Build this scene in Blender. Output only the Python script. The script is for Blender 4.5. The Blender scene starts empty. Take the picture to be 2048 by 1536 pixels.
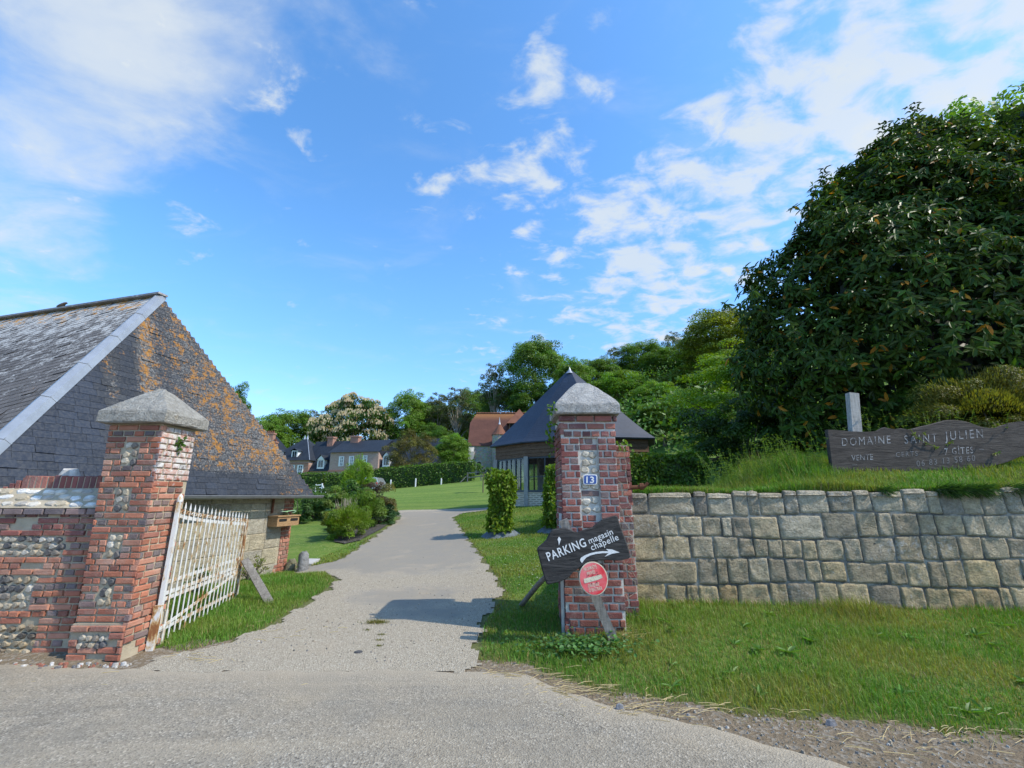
import bpy, math, random
import numpy as np
from mathutils import Vector, Matrix

rng = np.random.default_rng(7)
random.seed(7)
sc = bpy.context.scene
R = math.radians

# ------------------------------------------------------------------ camera
EYE = 1.64
FPX = 871.0                       # focal length in photograph pixels (2048 wide)
PITCH = R(14.3)
cam_d = bpy.data.cameras.new("camera")
cam_d.sensor_width = 36.0
cam_d.lens = FPX / 2048 * 36.0
cam_d.clip_start = 0.05
cam_d.clip_end = 3000
cam = bpy.data.objects.new("camera", cam_d)
sc.collection.objects.link(cam)
cam.location = (0, 0, EYE)
cam.rotation_euler = (math.pi / 2 + PITCH, 0, 0)
sc.camera = cam

# ------------------------------------------------------------------ light
SUN_AZ, SUN_EL = R(109), R(47)    # azimuth clockwise from the view direction (+Y)
sun_d = bpy.data.lights.new("sun", 'SUN')
sun_d.energy = 2.8
sun_d.angle = R(0.53)
sun_d.color = (1.0, 0.925, 0.80)
sun = bpy.data.objects.new("sun", sun_d)
sc.collection.objects.link(sun)
to_sun = Vector((math.sin(SUN_AZ) * math.cos(SUN_EL), math.cos(SUN_AZ) * math.cos(SUN_EL), math.sin(SUN_EL)))
sun.rotation_euler = to_sun.to_track_quat('Z', 'Y').to_euler()
sun.location = (20, -20, 40)

sc.view_settings.view_transform = 'Standard'
sc.view_settings.look = 'None'
sc.view_settings.exposure = 0.86
sc.view_settings.gamma = 1.0
sc.cycles.use_denoising = True
sc.cycles.max_bounces = 6
sc.cycles.diffuse_bounces = 3
sc.cycles.glossy_bounces = 3
sc.cycles.transmission_bounces = 4
sc.cycles.transparent_max_bounces = 6
sc.cycles.caustics_reflective = False
sc.cycles.caustics_refractive = False

# ------------------------------------------------------------------ projection helpers (photo pixel -> direction)
CP, SP = math.cos(PITCH), math.sin(PITCH)
def ray(px, py):
    u = (px - 1024) / FPX; v = (768 - py) / FPX
    return u, CP - v * SP, SP + v * CP
def at(px, py, Y):
    x, y, z = ray(px, py)
    return Vector((x / y * Y, Y, EYE + z / y * Y))
def on_plane(px, py, p0, e):
    """meet the vertical plane through p0 along the ground direction e: (s, Z)"""
    dx, dy, dz = ray(px, py)
    det = dx * (-e[1]) - dy * (-e[0])
    k = (p0[0] * (-e[1]) - p0[1] * (-e[0])) / det
    return (k * dx - p0[0]) * e[0] + (k * dy - p0[1]) * e[1], EYE + k * dz

# ------------------------------------------------------------------ world: sky and clouds
w = bpy.data.worlds.new("World"); sc.world = w; w.use_nodes = True
nt = w.node_tree; nt.nodes.clear()
def wn(t, **kw):
    n = nt.nodes.new(t)
    for k, v in kw.items(): setattr(n, k, v)
    return n
def wl(a, b): nt.links.new(a, b)
def wmath(op, a, b=None, c=None):
    n = wn('ShaderNodeMath', operation=op)
    for i, x in enumerate((a, b, c)):
        if x is None: continue
        if hasattr(x, 'is_linked') or hasattr(x, 'node'): wl(x, n.inputs[i])
        else: n.inputs[i].default_value = x
    return n.outputs[0]
out = wn('ShaderNodeOutputWorld'); bg = wn('ShaderNodeBackground')
sky = wn('ShaderNodeTexSky', sky_type='NISHITA', sun_disc=False)
sky.sun_elevation = SUN_EL; sky.sun_rotation = SUN_AZ
sky.altitude = 50; sky.air_density = 1.0; sky.dust_density = 0.6; sky.ozone_density = 2.2
SKYC = wn('ShaderNodeHueSaturation'); SKYC.inputs['Saturation'].default_value = 1.18; SKYC.inputs['Value'].default_value = 1.30
wl(sky.outputs[0], SKYC.inputs['Color'])
HZ = wn('ShaderNodeMixRGB', blend_type='MULTIPLY'); HZ.inputs[2].default_value = (0.76, 0.71, 0.86, 1); 
SKT = wn('ShaderNodeMixRGB', blend_type='MULTIPLY'); SKT.inputs[0].default_value = 1.0; SKT.inputs[2].default_value = (0.80, 0.945, 0.985, 1); wl(SKYC.outputs[0], SKT.inputs[1]); wl(SKT.outputs[0], HZ.inputs[1])
tc = wn('ShaderNodeTexCoord'); sep = wn('ShaderNodeSeparateXYZ'); wl(tc.outputs['Generated'], sep.inputs[0])
zz = wmath('ADD', wmath('MAXIMUM', sep.outputs[2], 0.0), 0.16)
cx_ = wmath('DIVIDE', sep.outputs[0], zz); cy_ = wmath('DIVIDE', sep.outputs[1], zz)
comb = wn('ShaderNodeCombineXYZ'); wl(cx_, comb.inputs[0]); wl(cy_, comb.inputs[1])
def noise(vec, scale, detail, rough, dist=0.0, off=(0, 0, 0), rot=0.0, sxy=(1, 1, 1)):
    m = wn('ShaderNodeMapping'); m.inputs['Location'].default_value = off; m.inputs['Rotation'].default_value = (0, 0, rot); m.inputs['Scale'].default_value = sxy
    wl(vec, m.inputs[0])
    n = wn('ShaderNodeTexNoise'); n.inputs['Scale'].default_value = scale; n.inputs['Detail'].default_value = detail
    n.inputs['Roughness'].default_value = rough; n.inputs['Distortion'].default_value = dist
    wl(m.outputs[0], n.inputs['Vector']); return n.outputs['Fac']
n_big = noise(comb.outputs[0], 1.15, 7, 0.55, 0.35, (3.1, 1.7, 0))
n_small = noise(comb.outputs[0], 8.0, 6, 0.58, 0.3, (0.4, 2.2, 0), R(28), (1.0, 1.35, 1))
n_wisp = noise(comb.outputs[0], 3.6, 8, 0.60, 0.5, (7.3, 0.9, 0), R(-35), (0.8, 1.25, 1))
def blob(px, py, rad, amp):
    d = Vector(ray(px, py)).normalized()
    vm = wn('ShaderNodeVectorMath', operation='DISTANCE'); wl(tc.outputs['Generated'], vm.inputs[0]); vm.inputs[1].default_value = d
    mr = wn('ShaderNodeMapRange', interpolation_type='SMOOTHERSTEP'); wl(vm.outputs['Value'], mr.inputs[0])
    mr.inputs[1].default_value = 0.0; mr.inputs[2].default_value = rad; mr.inputs[3].default_value = amp; mr.inputs[4].default_value = 0.0
    return mr.outputs[0]
def addall(xs):
    r = xs[0]
    for x in xs[1:]: r = wmath('ADD', r, x)
    return r
soft_mask = addall([blob(40, 60, 0.42, 0.95), blob(190, 230, 0.22, 0.6), blob(60, 380, 0.22, 0.55), blob(330, 30, 0.26, 0.75), blob(600, 60, 0.24, 0.62),
                    blob(760, 110, 0.16, 0.35), blob(40, 570, 0.22, 0.6), blob(940, 20, 0.15, 0.25), blob(1400, 620, 0.30, 0.45), blob(230, 480, 0.14, 0.2)])
puff_mask = addall([blob(1230, 560, 0.32, 0.66), blob(1450, 300, 0.26, 0.55), blob(1420, 540, 0.36, 0.62), blob(1700, 180, 0.34, 0.62), blob(1980, 60, 0.34, 0.70),
                    blob(1090, 190, 0.17, 0.50), blob(1040, 380, 0.14, 0.66), blob(870, 380, 0.11, 0.72), blob(930, 310, 0.11, 0.5), blob(1110, 300, 0.14, 0.35),
                    blob(590, 240, 0.09, 0.62), blob(390, 470, 0.10, 0.52), blob(1210, 50, 0.09, 0.30), blob(1220, 400, 0.18, 0.40), blob(1060, 90, 0.12, 0.36),
                    blob(1600, 30, 0.16, 0.30), blob(1000, 560, 0.12, 0.34), blob(960, 680, 0.14, 0.3), blob(560, 120, 0.13, 0.35), blob(1200, 140, 0.1, 0.3)])
def ramp(x, a, b, lo=0.0, hi=1.0):
    mr = wn('ShaderNodeMapRange', interpolation_type='SMOOTHSTEP'); wl(x, mr.inputs[0])
    mr.inputs[1].default_value = a; mr.inputs[2].default_value = b; mr.inputs[3].default_value = lo; mr.inputs[4].default_value = hi
    return mr.outputs[0]
d_soft = ramp(wmath('ADD', wmath('ADD', wmath('MULTIPLY', n_big, 0.75), wmath('ADD', wmath('MULTIPLY', n_wisp, 0.75), wmath('MULTIPLY', n_small, 0.32))), wmath('MULTIPLY', soft_mask, 0.27)), 1.00, 1.50, 0, 0.76)
d_puff = ramp(wmath('ADD', wmath('ADD', wmath('MULTIPLY', n_small, 1.35), wmath('MULTIPLY', n_big, 0.20)), wmath('MULTIPLY', puff_mask, 0.36)), 0.93, 1.28, 0, 0.84)
veil = ramp(n_wisp, 0.48, 0.85, 0.0, 0.20)
dens = wmath('MINIMUM', addall([d_soft, d_puff, veil]), 0.97)
dens = wmath('MULTIPLY', dens, ramp(sep.outputs[2], 0.0, 0.10, 0.4, 1.0))
mix = wn('ShaderNodeMixRGB'); wl(dens, mix.inputs[0]); wl(HZ.outputs[0], mix.inputs[1]); wl(ramp(sep.outputs[2], 0.0, 0.50, 1.0, 0.0), HZ.inputs[0])
cl_shade = wn('ShaderNodeMixRGB'); wl(n_big, cl_shade.inputs[0]); cl_shade.inputs[1].default_value = (2.45, 2.8, 3.1, 1); cl_shade.inputs[2].default_value = (3.15, 3.3, 3.35, 1)
wl(cl_shade.outputs[0], mix.inputs[2])
wl(mix.outputs[0], bg.inputs[0]); bg.inputs[1].default_value = 0.15
wl(bg.outputs[0], out.inputs[0])
w.cycles.sampling_method = 'AUTOMATIC'

# ------------------------------------------------------------------ object helpers
COL = sc.collection
def tag(o, label=None, cat=None, group=None, kind=None):
    if label: o['label'] = label
    if cat: o['category'] = cat
    if group: o['group'] = group
    if kind: o['kind'] = kind
    return o
def thing(name, label, cat, loc=(0, 0, 0), group=None, rz=0.0):
    o = bpy.data.objects.new(name, None); COL.objects.link(o)
    o.location = loc; o.rotation_euler = (0, 0, rz); o.empty_display_size = 0.2
    return tag(o, label, cat, group)
def copy_tree(o, parent=None):
    c = o.copy(); COL.objects.link(c); c.parent = parent
    for ch in list(o.children): copy_tree(ch, c)
    return c
class MB:
    """collects geometry in world space; build() links it as one mesh object"""
    def __init__(s): s.V = []; s.F = []; s.C = []; s.n = 0
    def add(s, V, F, col=(1, 1, 1, 1)):
        V = np.asarray(V, float).reshape(-1, 3); k = len(V)
        F = np.asarray(F, int)
        s.V.append(V); s.F.append(F + s.n)
        c = np.asarray(col, float)
        if c.ndim == 1:
            if len(c) == 3: c = np.append(c, 1)
            c = np.tile(c, (k, 1))
        s.C.append(c); s.n += k
        return s
    def poly(s, pts, col=(1, 1, 1, 1)):
        return s.add(pts, [list(range(len(pts)))], col)
    def box(s, lo, hi, col=(1, 1, 1, 1), fr=None, jit=0.0):
        x0, y0, z0 = lo; x1, y1, z1 = hi
        V = np.array([[x0, y0, z0], [x1, y0, z0], [x1, y1, z0], [x0, y1, z0], [x0, y0, z1], [x1, y0, z1], [x1, y1, z1], [x0, y1, z1]], float)
        if jit: V = V + rng.uniform(-jit, jit, V.shape)
        if fr is not None: V = fr(V)
        return s.add(V, [[0, 3, 2, 1], [4, 5, 6, 7], [0, 1, 5, 4], [1, 2, 6, 5], [2, 3, 7, 6], [3, 0, 4, 7]], col)
    def tube(s, pts, rad, col=(1, 1, 1, 1), n=8, caps=True):
        pts = [Vector(p) for p in pts]
        if not hasattr(rad, '__len__'): rad = [rad] * len(pts)
        V = []; 
        for i, p in enumerate(pts):
            d = (pts[min(i + 1, len(pts) - 1)] - pts[max(i - 1, 0)]).normalized()
            a = d.cross(Vector((0, 0, 1)) if abs(d.z) < 0.95 else Vector((1, 0, 0))).normalized(); b = d.cross(a)
            for k in range(n):
                t = 2 * math.pi * k / n
                V.append(p + (a * math.cos(t) + b * math.sin(t)) * rad[i])
        F = []
        for i in range(len(pts) - 1):
            for k in range(n):
                F.append([i * n + k, i * n + (k + 1) % n, (i + 1) * n + (k + 1) % n, (i + 1) * n + k])
        s.add([tuple(v) for v in V], F, col)
        if caps:
            m = len(pts) - 1
            s.poly([tuple(v) for v in V[:n]], col); s.poly([tuple(v) for v in V[m * n:]][::-1], col)
        return s
    def beam(s, p, q, wx, wz, up=(0, 0, 1), col=(1, 1, 1, 1), jit=0.0):
        p, q = Vector(p), Vector(q); d = (q - p).normalized(); up = Vector(up)
        a = d.cross(up).normalized(); b = a.cross(d).normalized()
        V = []
        for e in (p, q):
            for (i, j) in ((-1, -1), (1, -1), (1, 1), (-1, 1)):
                V.append(tuple(e + a * (i * wx / 2) + b * (j * wz / 2)))
        V = np.array(V)
        if jit: V += rng.uniform(-jit, jit, V.shape)
        return s.add(V, [[0, 3, 2, 1], [4, 5, 6, 7], [0, 1, 5, 4], [1, 2, 6, 5], [2, 3, 7, 6], [3, 0, 4, 7]], col)
    def mesh(s, name):
        me = bpy.data.meshes.new(name)
        V = np.concatenate(s.V); me.vertices.add(len(V)); me.vertices.foreach_set('co', V.astype(np.float32).ravel())
        idx = []; tot = []
        for F in s.F:
            idx.append(F.ravel()); tot.append(np.full(len(F), F.shape[1]))
        idx = np.concatenate(idx); tot = np.concatenate(tot)
        st = np.concatenate([[0], np.cumsum(tot)[:-1]])
        me.loops.add(len(idx)); me.loops.foreach_set('vertex_index', idx.astype(np.int32))
        me.polygons.add(len(tot)); me.polygons.foreach_set('loop_start', st.astype(np.int32)); me.polygons.foreach_set('loop_total', tot.astype(np.int32))
        C = np.concatenate(s.C)
        a = me.attributes.new('col', 'FLOAT_COLOR', 'POINT'); a.data.foreach_set('color', C.astype(np.float32).ravel())
        me.update(calc_edges=True); me.validate()
        return me
    def build(s, name, m, parent=None, smooth=False):
        me = s.mesh(name)
        me.polygons.foreach_set('use_smooth', np.full(len(me.polygons), bool(smooth)))
        me.materials.append(m)
        o = bpy.data.objects.new(name, me); COL.objects.link(o)
        if parent is not None:
            o.parent = parent; o.matrix_parent_inverse = Matrix.Translation(-parent.location)
        return o

# ------------------------------------------------------------------ materials
class NB:
    def __init__(s, name):
        s.m = bpy.data.materials.new(name); s.m.use_nodes = True; s.t = s.m.node_tree; s.t.nodes.clear()
        s.out = s.t.nodes.new('ShaderNodeOutputMaterial'); s.b = s.t.nodes.new('ShaderNodeBsdfPrincipled')
        s.t.links.new(s.b.outputs[0], s.out.inputs[0]); s.tc = s.t.nodes.new('ShaderNodeTexCoord')
    def n(s, t, **kw):
        x = s.t.nodes.new(t)
        for k, v in kw.items(): setattr(x, k, v)
        return x
    def l(s, a, b): s.t.links.new(a, b)
    def put(s, inp, v):
        if isinstance(v, bpy.types.NodeSocket): s.l(v, inp)
        elif isinstance(v, (tuple, list)): inp.default_value = tuple(v) + ((1,) if len(v) == 3 and len(inp.default_value) == 4 else ())
        else: inp.default_value = v
    def vec(s, scale=(1, 1, 1), loc=(0, 0, 0), rot=(0, 0, 0), src='Object'):
        m = s.n('ShaderNodeMapping'); s.l(s.tc.outputs[src], m.inputs[0])
        m.inputs['Scale'].default_value = scale; m.inputs['Location'].default_value = loc; m.inputs['Rotation'].default_value = rot
        return m.outputs[0]
    def noise(s, scale, detail=4, rough=0.55, dist=0.0, vec=None, out='Fac'):
        x = s.n('ShaderNodeTexNoise'); s.l(vec if vec is not None else s.tc.outputs['Object'], x.inputs['Vector'])
        x.inputs['Scale'].default_value = scale; x.inputs['Detail'].default_value = detail; x.inputs['Roughness'].default_value = rough; x.inputs['Distortion'].default_value = dist
        return x.outputs[out]
    def voro(s, scale, feature='F1', vec=None, out='Distance', rand=1.0):
        x = s.n('ShaderNodeTexVoronoi', feature=feature); s.l(vec if vec is not None else s.tc.outputs['Object'], x.inputs['Vector'])
        x.inputs['Scale'].default_value = scale; x.inputs['Randomness'].default_value = rand
        return x.outputs[out]
    def ramp(s, x, a, b, lo=0.0, hi=1.0):
        m = s.n('ShaderNodeMapRange'); s.put(m.inputs[0], x)
        for i, v in enumerate((a, b, lo, hi)): s.put(m.inputs[i + 1], v)
        return m.outputs[0]
    def mix(s, f, a, b, mode='MIX'):
        m = s.n('ShaderNodeMixRGB', blend_type=mode); s.put(m.inputs[0], f); s.put(m.inputs[1], a); s.put(m.inputs[2], b); return m.outputs[0]
    def math(s, op, a, b=0.0):
        m = s.n('ShaderNodeMath', operation=op); s.put(m.inputs[0], a); s.put(m.inputs[1], b); return m.outputs[0]
    def attr(s, out='Color'):
        a = s.n('ShaderNodeAttribute'); a.attribute_name = 'col'; return a.outputs[out]
    def bump(s, h, dist=0.01, strength=1.0):
        b = s.n('ShaderNodeBump'); b.inputs['Distance'].default_value = dist; b.inputs['Strength'].default_value = strength
        s.put(b.inputs['Height'], h); s.l(b.outputs[0], s.b.inputs['Normal']); return b
    def done(s, col, rough=0.8, spec=0.3, metal=0.0):
        s.put(s.b.inputs['Base Color'], col); s.put(s.b.inputs['Roughness'], rough); s.b.inputs['Specular IOR Level'].default_value = spec
        s.put(s.b.inputs['Metallic'], metal); return s.m

def m_leaf(name, rough=0.5, trans=0.3, spec=0.35, shiftcol=(1.25, 1.25, 0.35)):
    k = NB(name); c = k.attr()
    k.done(c, rough, spec)
    tr = k.n('ShaderNodeBsdfTranslucent'); k.l(k.mix(1.0, c, shiftcol, 'MULTIPLY'), tr.inputs[0])
    ms = k.n('ShaderNodeMixShader'); ms.inputs[0].default_value = trans
    k.l(k.b.outputs[0], ms.inputs[1]); k.l(tr.outputs[0], ms.inputs[2]); k.l(ms.outputs[0], k.out.inputs[0])
    return k.m
M_LEAF = m_leaf('foliage', 0.5, 0.42)
M_GRASS = m_leaf('grass_blades', 0.55, 0.35, 0.25)
M_LAUREL = m_leaf('glossy_leaf', 0.42, 0.28, 0.22)

def m_bark(name, a=(0.10, 0.075, 0.055), b=(0.22, 0.19, 0.15)):
    k = NB(name); n = k.noise(6, 6, 0.65, 0.4, k.vec((1, 1, 0.25)))
    k.bump(n, 0.02); return k.done(k.mix(k.ramp(n, 0.35, 0.7), a, b), 0.9, 0.1)
M_BARK = m_bark('bark'); M_PALEBARK = m_bark('pale_bark', (0.2, 0.17, 0.13), (0.42, 0.37, 0.30))

def m_brick():
    k = NB('brick_faces'); c = k.attr(); n1 = k.noise(9, 6, 0.65); n2 = k.noise(70, 4, 0.6); n3 = k.noise(3.0, 6, 0.7)
    c = k.mix(k.ramp(n1, 0.35, 0.75, 0.0, 0.45), c, k.mix(1.0, c, (0.5, 0.47, 0.48), 'MULTIPLY'))
    c = k.mix(k.ramp(k.math('ADD', k.math('MULTIPLY', n3, 0.7), k.math('MULTIPLY', n2, 0.3)), 0.49, 0.72, 0.0, 0.55), c, (0.42, 0.36, 0.29))
    al = k.attr('Alpha')
    lime = k.ramp(k.math('ADD', k.noise(14, 6, 0.7), k.math('MULTIPLY', al, 0.55)), 0.98, 1.22, 0.0, 0.9)
    c = k.mix(lime, c, (0.62, 0.60, 0.56))
    k.bump(k.math('ADD', n2, k.math('MULTIPLY', n1, 1.2)), 0.006); return k.done(c, 0.92, 0.15)
M_BRICK = m_brick()
def m_mortar():
    k = NB('lime_mortar'); n = k.noise(40, 6, 0.7); n2 = k.noise(5, 5, 0.6)
    c = k.mix(k.ramp(n2, 0.3, 0.7), (0.33, 0.275, 0.19), (0.46, 0.395, 0.285)); c = k.mix(k.ramp(n, 0.5, 0.75, 0, 0.5), c, (0.22, 0.20, 0.175))
    k.bump(n, 0.008); return k.done(c, 0.95, 0.1)
M_MORTAR = m_mortar()
def m_stone(name, lich=1.0, sc_=1.0):
    k = NB(name); c = k.attr(); n1 = k.noise(7 * sc_, 8, 0.65, 0.3); n2 = k.noise(45 * sc_, 6, 0.7); n3 = k.noise(22 * sc_, 5, 0.6); big = k.noise(1.6 * sc_, 4, 0.6)
    c = k.mix(k.ramp(n1, 0.35, 0.72, 0.0, 0.55), c, k.mix(1.0, c, (0.48, 0.47, 0.47), 'MULTIPLY'))
    c = k.mix(k.ramp(n2, 0.50, 0.70, 0, 0.45), c, (0.15, 0.145, 0.135))
    c = k.mix(k.ramp(k.noise(3.1 * sc_, 6, 0.7, 0.5, k.vec((1.6, 1.6, 0.5), (3, 7, 1))), 0.54, 0.68, 0, 0.4 * lich), c, (0.13, 0.125, 0.115))
    c = k.mix(k.ramp(k.math('ADD', k.math('MULTIPLY', n3, 0.6), k.math('MULTIPLY', big, 0.5)), 0.63, 0.70, 0, 0.7 * lich), c, (0.52, 0.52, 0.49))
    c = k.mix(k.ramp(k.noise(5.5 * sc_, 5, 0.6, 0, k.vec(loc=(9, 3, 1))), 0.64, 0.74, 0, 0.5 * lich), c, (0.36, 0.26, 0.12))
    n5 = k.noise(13 * sc_, 7, 0.72, 0.6, k.vec((1, 1, 1.3), (2, 6, 3))); c = k.mix(k.ramp(n5, 0.40, 0.60, 0.38, 0.0), c, k.mix(1.0, c, (0.40, 0.385, 0.36), 'MULTIPLY')); c = k.mix(k.ramp(k.voro(9 * sc_, 'F1', k.mix(0.06, k.tc.outputs['Object'], k.noise(20, 3, 0.6, 0, None, 'Color'))), 0.16, 0.08, 0, 0.45 * lich), c, (0.50, 0.50, 0.46))
    k.bump(k.math('ADD', k.math('MULTIPLY', n1, 2.6), k.math('ADD', n2, k.math('MULTIPLY', n5, 1.6))), 0.022); return k.done(c, 0.92, 0.15)
M_STONE = m_stone('rubble_stone', 0.7); M_CAP = m_stone('cap_stone', 0.8, 1.3); M_ASHLAR = m_stone('ashlar_stone', 0.35)
def m_flint():
    k = NB('flint'); c = k.attr(); n1 = k.noise(22, 5, 0.65, 0.4); n2 = k.noise(90, 4, 0.7)
    c = k.mix(k.ramp(n1, 0.35, 0.7, 0, 0.4), c, k.mix(1.0, c, (0.55, 0.52, 0.48), 'MULTIPLY')); c = k.mix(k.ramp(n2, 0.5, 0.75, 0, 0.3), c, (0.52, 0.48, 0.40))
    k.bump(k.math('ADD', n1, n2), 0.008); return k.done(c, 0.7, 0.3)
M_FLINT = m_flint()
def m_joint():
    k = NB('dark_joint'); n = k.noise(60, 6, 0.75); n2 = k.noise(4, 4, 0.6)
    c = k.mix(k.ramp(n2, 0.42, 0.62), (0.10, 0.092, 0.078), (0.34, 0.32, 0.27)); c = k.mix(k.ramp(n, 0.55, 0.7, 0, 0.6), c, (0.36, 0.345, 0.32))
    k.bump(n, 0.015); return k.done(c, 0.95, 0.1)
M_JOINT = m_joint()
def m_slate():
    k = NB('weathered_slate'); c = k.attr(); al = k.attr('Alpha'); n1 = k.noise(6.0, 7, 0.70, 0.35); n2 = k.noise(26, 5, 0.65); n3 = k.noise(1.3, 4, 0.6)
    n4 = k.noise(30, 5, 0.7, 0.2, k.vec(loc=(4, 8, 2)))
    c = k.mix(k.ramp(n2, 0.4, 0.75, 0, 0.35), c, (0.12, 0.12, 0.115))
    # grey-white crust lichen, then orange lichen, both where the slates stay damp (alpha)
    c = k.mix(k.ramp(k.math('ADD', k.math('MULTIPLY', n4, 0.75), k.math('MULTIPLY', al, 0.28)), 0.58, 0.72, 0, 0.6), c, (0.30, 0.29, 0.265))
    o = k.math('ADD', k.math('ADD', k.math('MULTIPLY', n1, 0.58), k.math('MULTIPLY', n2, 0.40)), k.math('ADD', k.math('MULTIPLY', al, 0.25), k.math('MULTIPLY', n3, 0.16)))
    c = k.mix(k.ramp(o, 0.778, 0.85, 0, 0.88), c, k.mix(n4, (0.20, 0.085, 0.02), (0.40, 0.19, 0.03)))
    k.bump(n2, 0.004); return k.done(c, k.ramp(al, 0.0, 0.5, 0.5, 0.9), 0.2)
M_SLATE = m_slate()
def m_greyslate():
    k = NB('lichen_crusted_slate'); c = k.attr(); al = k.attr('Alpha'); n1 = k.noise(4.5, 7, 0.7, 0.2); n2 = k.noise(26, 5, 0.65)
    c = k.mix(k.ramp(n2, 0.4, 0.7, 0, 0.4), c, (0.17, 0.155, 0.14))
    c = k.mix(k.ramp(k.math('ADD', k.math('MULTIPLY', n1, 0.6), k.math('ADD', k.math('MULTIPLY', n2, 0.35), k.math('MULTIPLY', al, 0.22))), 0.60, 0.70, 0, 0.85), c, (0.50, 0.49, 0.46))
    o = k.math('ADD', k.noise(6, 6, 0.7, 0.3, k.vec(loc=(3, 3, 3))), k.math('MULTIPLY', k.ramp(al, 0.75, 1.0), 0.2))
    c = k.mix(k.ramp(o, 0.68, 0.74, 0, 0.9), c, (0.50, 0.24, 0.04))
    k.bump(n2, 0.004); return k.done(c, 0.85, 0.25)
M_GSLATE = m_greyslate()
def m_simple(name, c, rough=0.7, spec=0.3, metal=0.0, var=0.25, scale=12, bump=0.003):
    k = NB(name); n = k.noise(scale, 6, 0.65)
    k.bump(n, bump)
    return k.done(k.mix(k.ramp(n, 0.3, 0.75), tuple(x * (1 - var) for x in c), tuple(min(1, x * (1 + var)) for x in c)), rough, spec, metal)
M_ZINC = m_simple('zinc', (0.38, 0.40, 0.415), 0.42, 0.5, 0.55, 0.14, 5, 0.001)
M_LEAD = m_simple('grey_gutter', (0.22, 0.225, 0.23), 0.45, 0.5, 0.4, 0.2, 8, 0.001)
M_RUST = m_simple('rust', (0.13, 0.055, 0.03), 0.85, 0.2, 0.0, 0.5, 30)
def m_rusty_paint():
    k = NB('rusty_white_paint'); n1 = k.noise(16, 6, 0.7, 0.3, k.vec((1, 1, 0.45))); n2 = k.noise(3.1, 3, 0.5)
    f = k.math('ADD', k.math('MULTIPLY', n1, 0.75), k.math('ADD', k.math('MULTIPLY', n2, 0.35), k.math('MULTIPLY', k.attr('Alpha'), 0.095)))
    c = k.mix(k.ramp(f, 0.59, 0.67), (0.60, 0.60, 0.575), (0.46, 0.31, 0.14)); c = k.mix(k.ramp(f, 0.66, 0.73), c, (0.23, 0.095, 0.035))
    k.bump(f, 0.003); return k.done(c, 0.6, 0.35)
M_PAINT = m_rusty_paint()
def m_wood(name, a, b, sc_=(2.0, 18, 18), rot=(0, 0, 0), knots=0.0):
    k = NB(name); v = k.vec(sc_, rot=rot); n = k.noise(1.6, 8, 0.7, 1.1, v); n2 = k.noise(40, 4, 0.6, 0, k.vec((0.2, 1, 1), rot=rot))
    f = k.math('ADD', k.math('MULTIPLY', n, 0.75), k.math('MULTIPLY', n2, 0.25))
    k.bump(f, 0.012); return k.done(k.mix(k.ramp(f, 0.35, 0.68), a, b), 0.82, 0.25)
M_BOARD = m_wood('charred_board', (0.012, 0.012, 0.012), (0.075, 0.070, 0.066), (2.2, 14, 14), (0, R(20), 0))
M_GREYBOARD = m_wood('weathered_board', (0.022, 0.018, 0.0155), (0.105, 0.088, 0.074), (1.6, 10, 13), (0, R(4), 0))
M_GREYPOST = m_wood('silver_grey_timber', (0.10, 0.088, 0.072), (0.30, 0.275, 0.24), (16, 16, 1.6))
M_PALEPOST = m_wood('bleached_timber', (0.20, 0.19, 0.17), (0.46, 0.44, 0.405), (16, 16, 1.6))
M_CLAD = m_wood('brown_weatherboard', (0.052, 0.030, 0.018), (0.20, 0.12, 0.07), (3, 3, 14))
M_BOXWOOD = m_wood('oiled_oak', (0.24, 0.135, 0.06), (0.42, 0.27, 0.14), (4, 4, 22))
M_WHITEPAINT = m_simple('white_paint', (0.72, 0.72, 0.70), 0.55, 0.35, 0, 0.12, 20, 0.001)
M_LETTER = m_simple('white_lettering', (0.68, 0.68, 0.66), 0.7, 0.25, 0, 0.28, 110, 0.001)
def m_fade():
    k = NB('worn_chalk_lettering'); n = k.noise(55, 5, 0.75); n2 = k.noise(9, 3, 0.6)
    return k.done(k.mix(k.ramp(k.math('ADD', n, k.math('MULTIPLY', n2, 0.7)), 0.60, 0.98), (0.50, 0.49, 0.48), (0.09, 0.08, 0.075)), 0.9, 0.1)
M_FADE = m_fade()
M_FAINT = m_simple('faint_chalk_lettering', (0.19, 0.18, 0.175), 0.9, 0.1, 0, 0.6, 70, 0.001)
def m_red():
    k = NB('faded_red_enamel'); n = k.noise(5, 4, 0.6, 0.3)
    return k.done(k.mix(k.ramp(n, 0.38, 0.62), (0.72, 0.035, 0.045), (0.80, 0.20, 0.20)), 0.4, 0.5)
M_RED = m_red()
M_CREAM = m_simple('flaking_cream', (0.66, 0.58, 0.42), 0.8, 0.2, 0, 0.25, 60)
M_BLUE = m_simple('blue_enamel', (0.015, 0.065, 0.26), 0.25, 0.6, 0, 0.1, 5, 0.0)
M_ROOFSLATE = None
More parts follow.
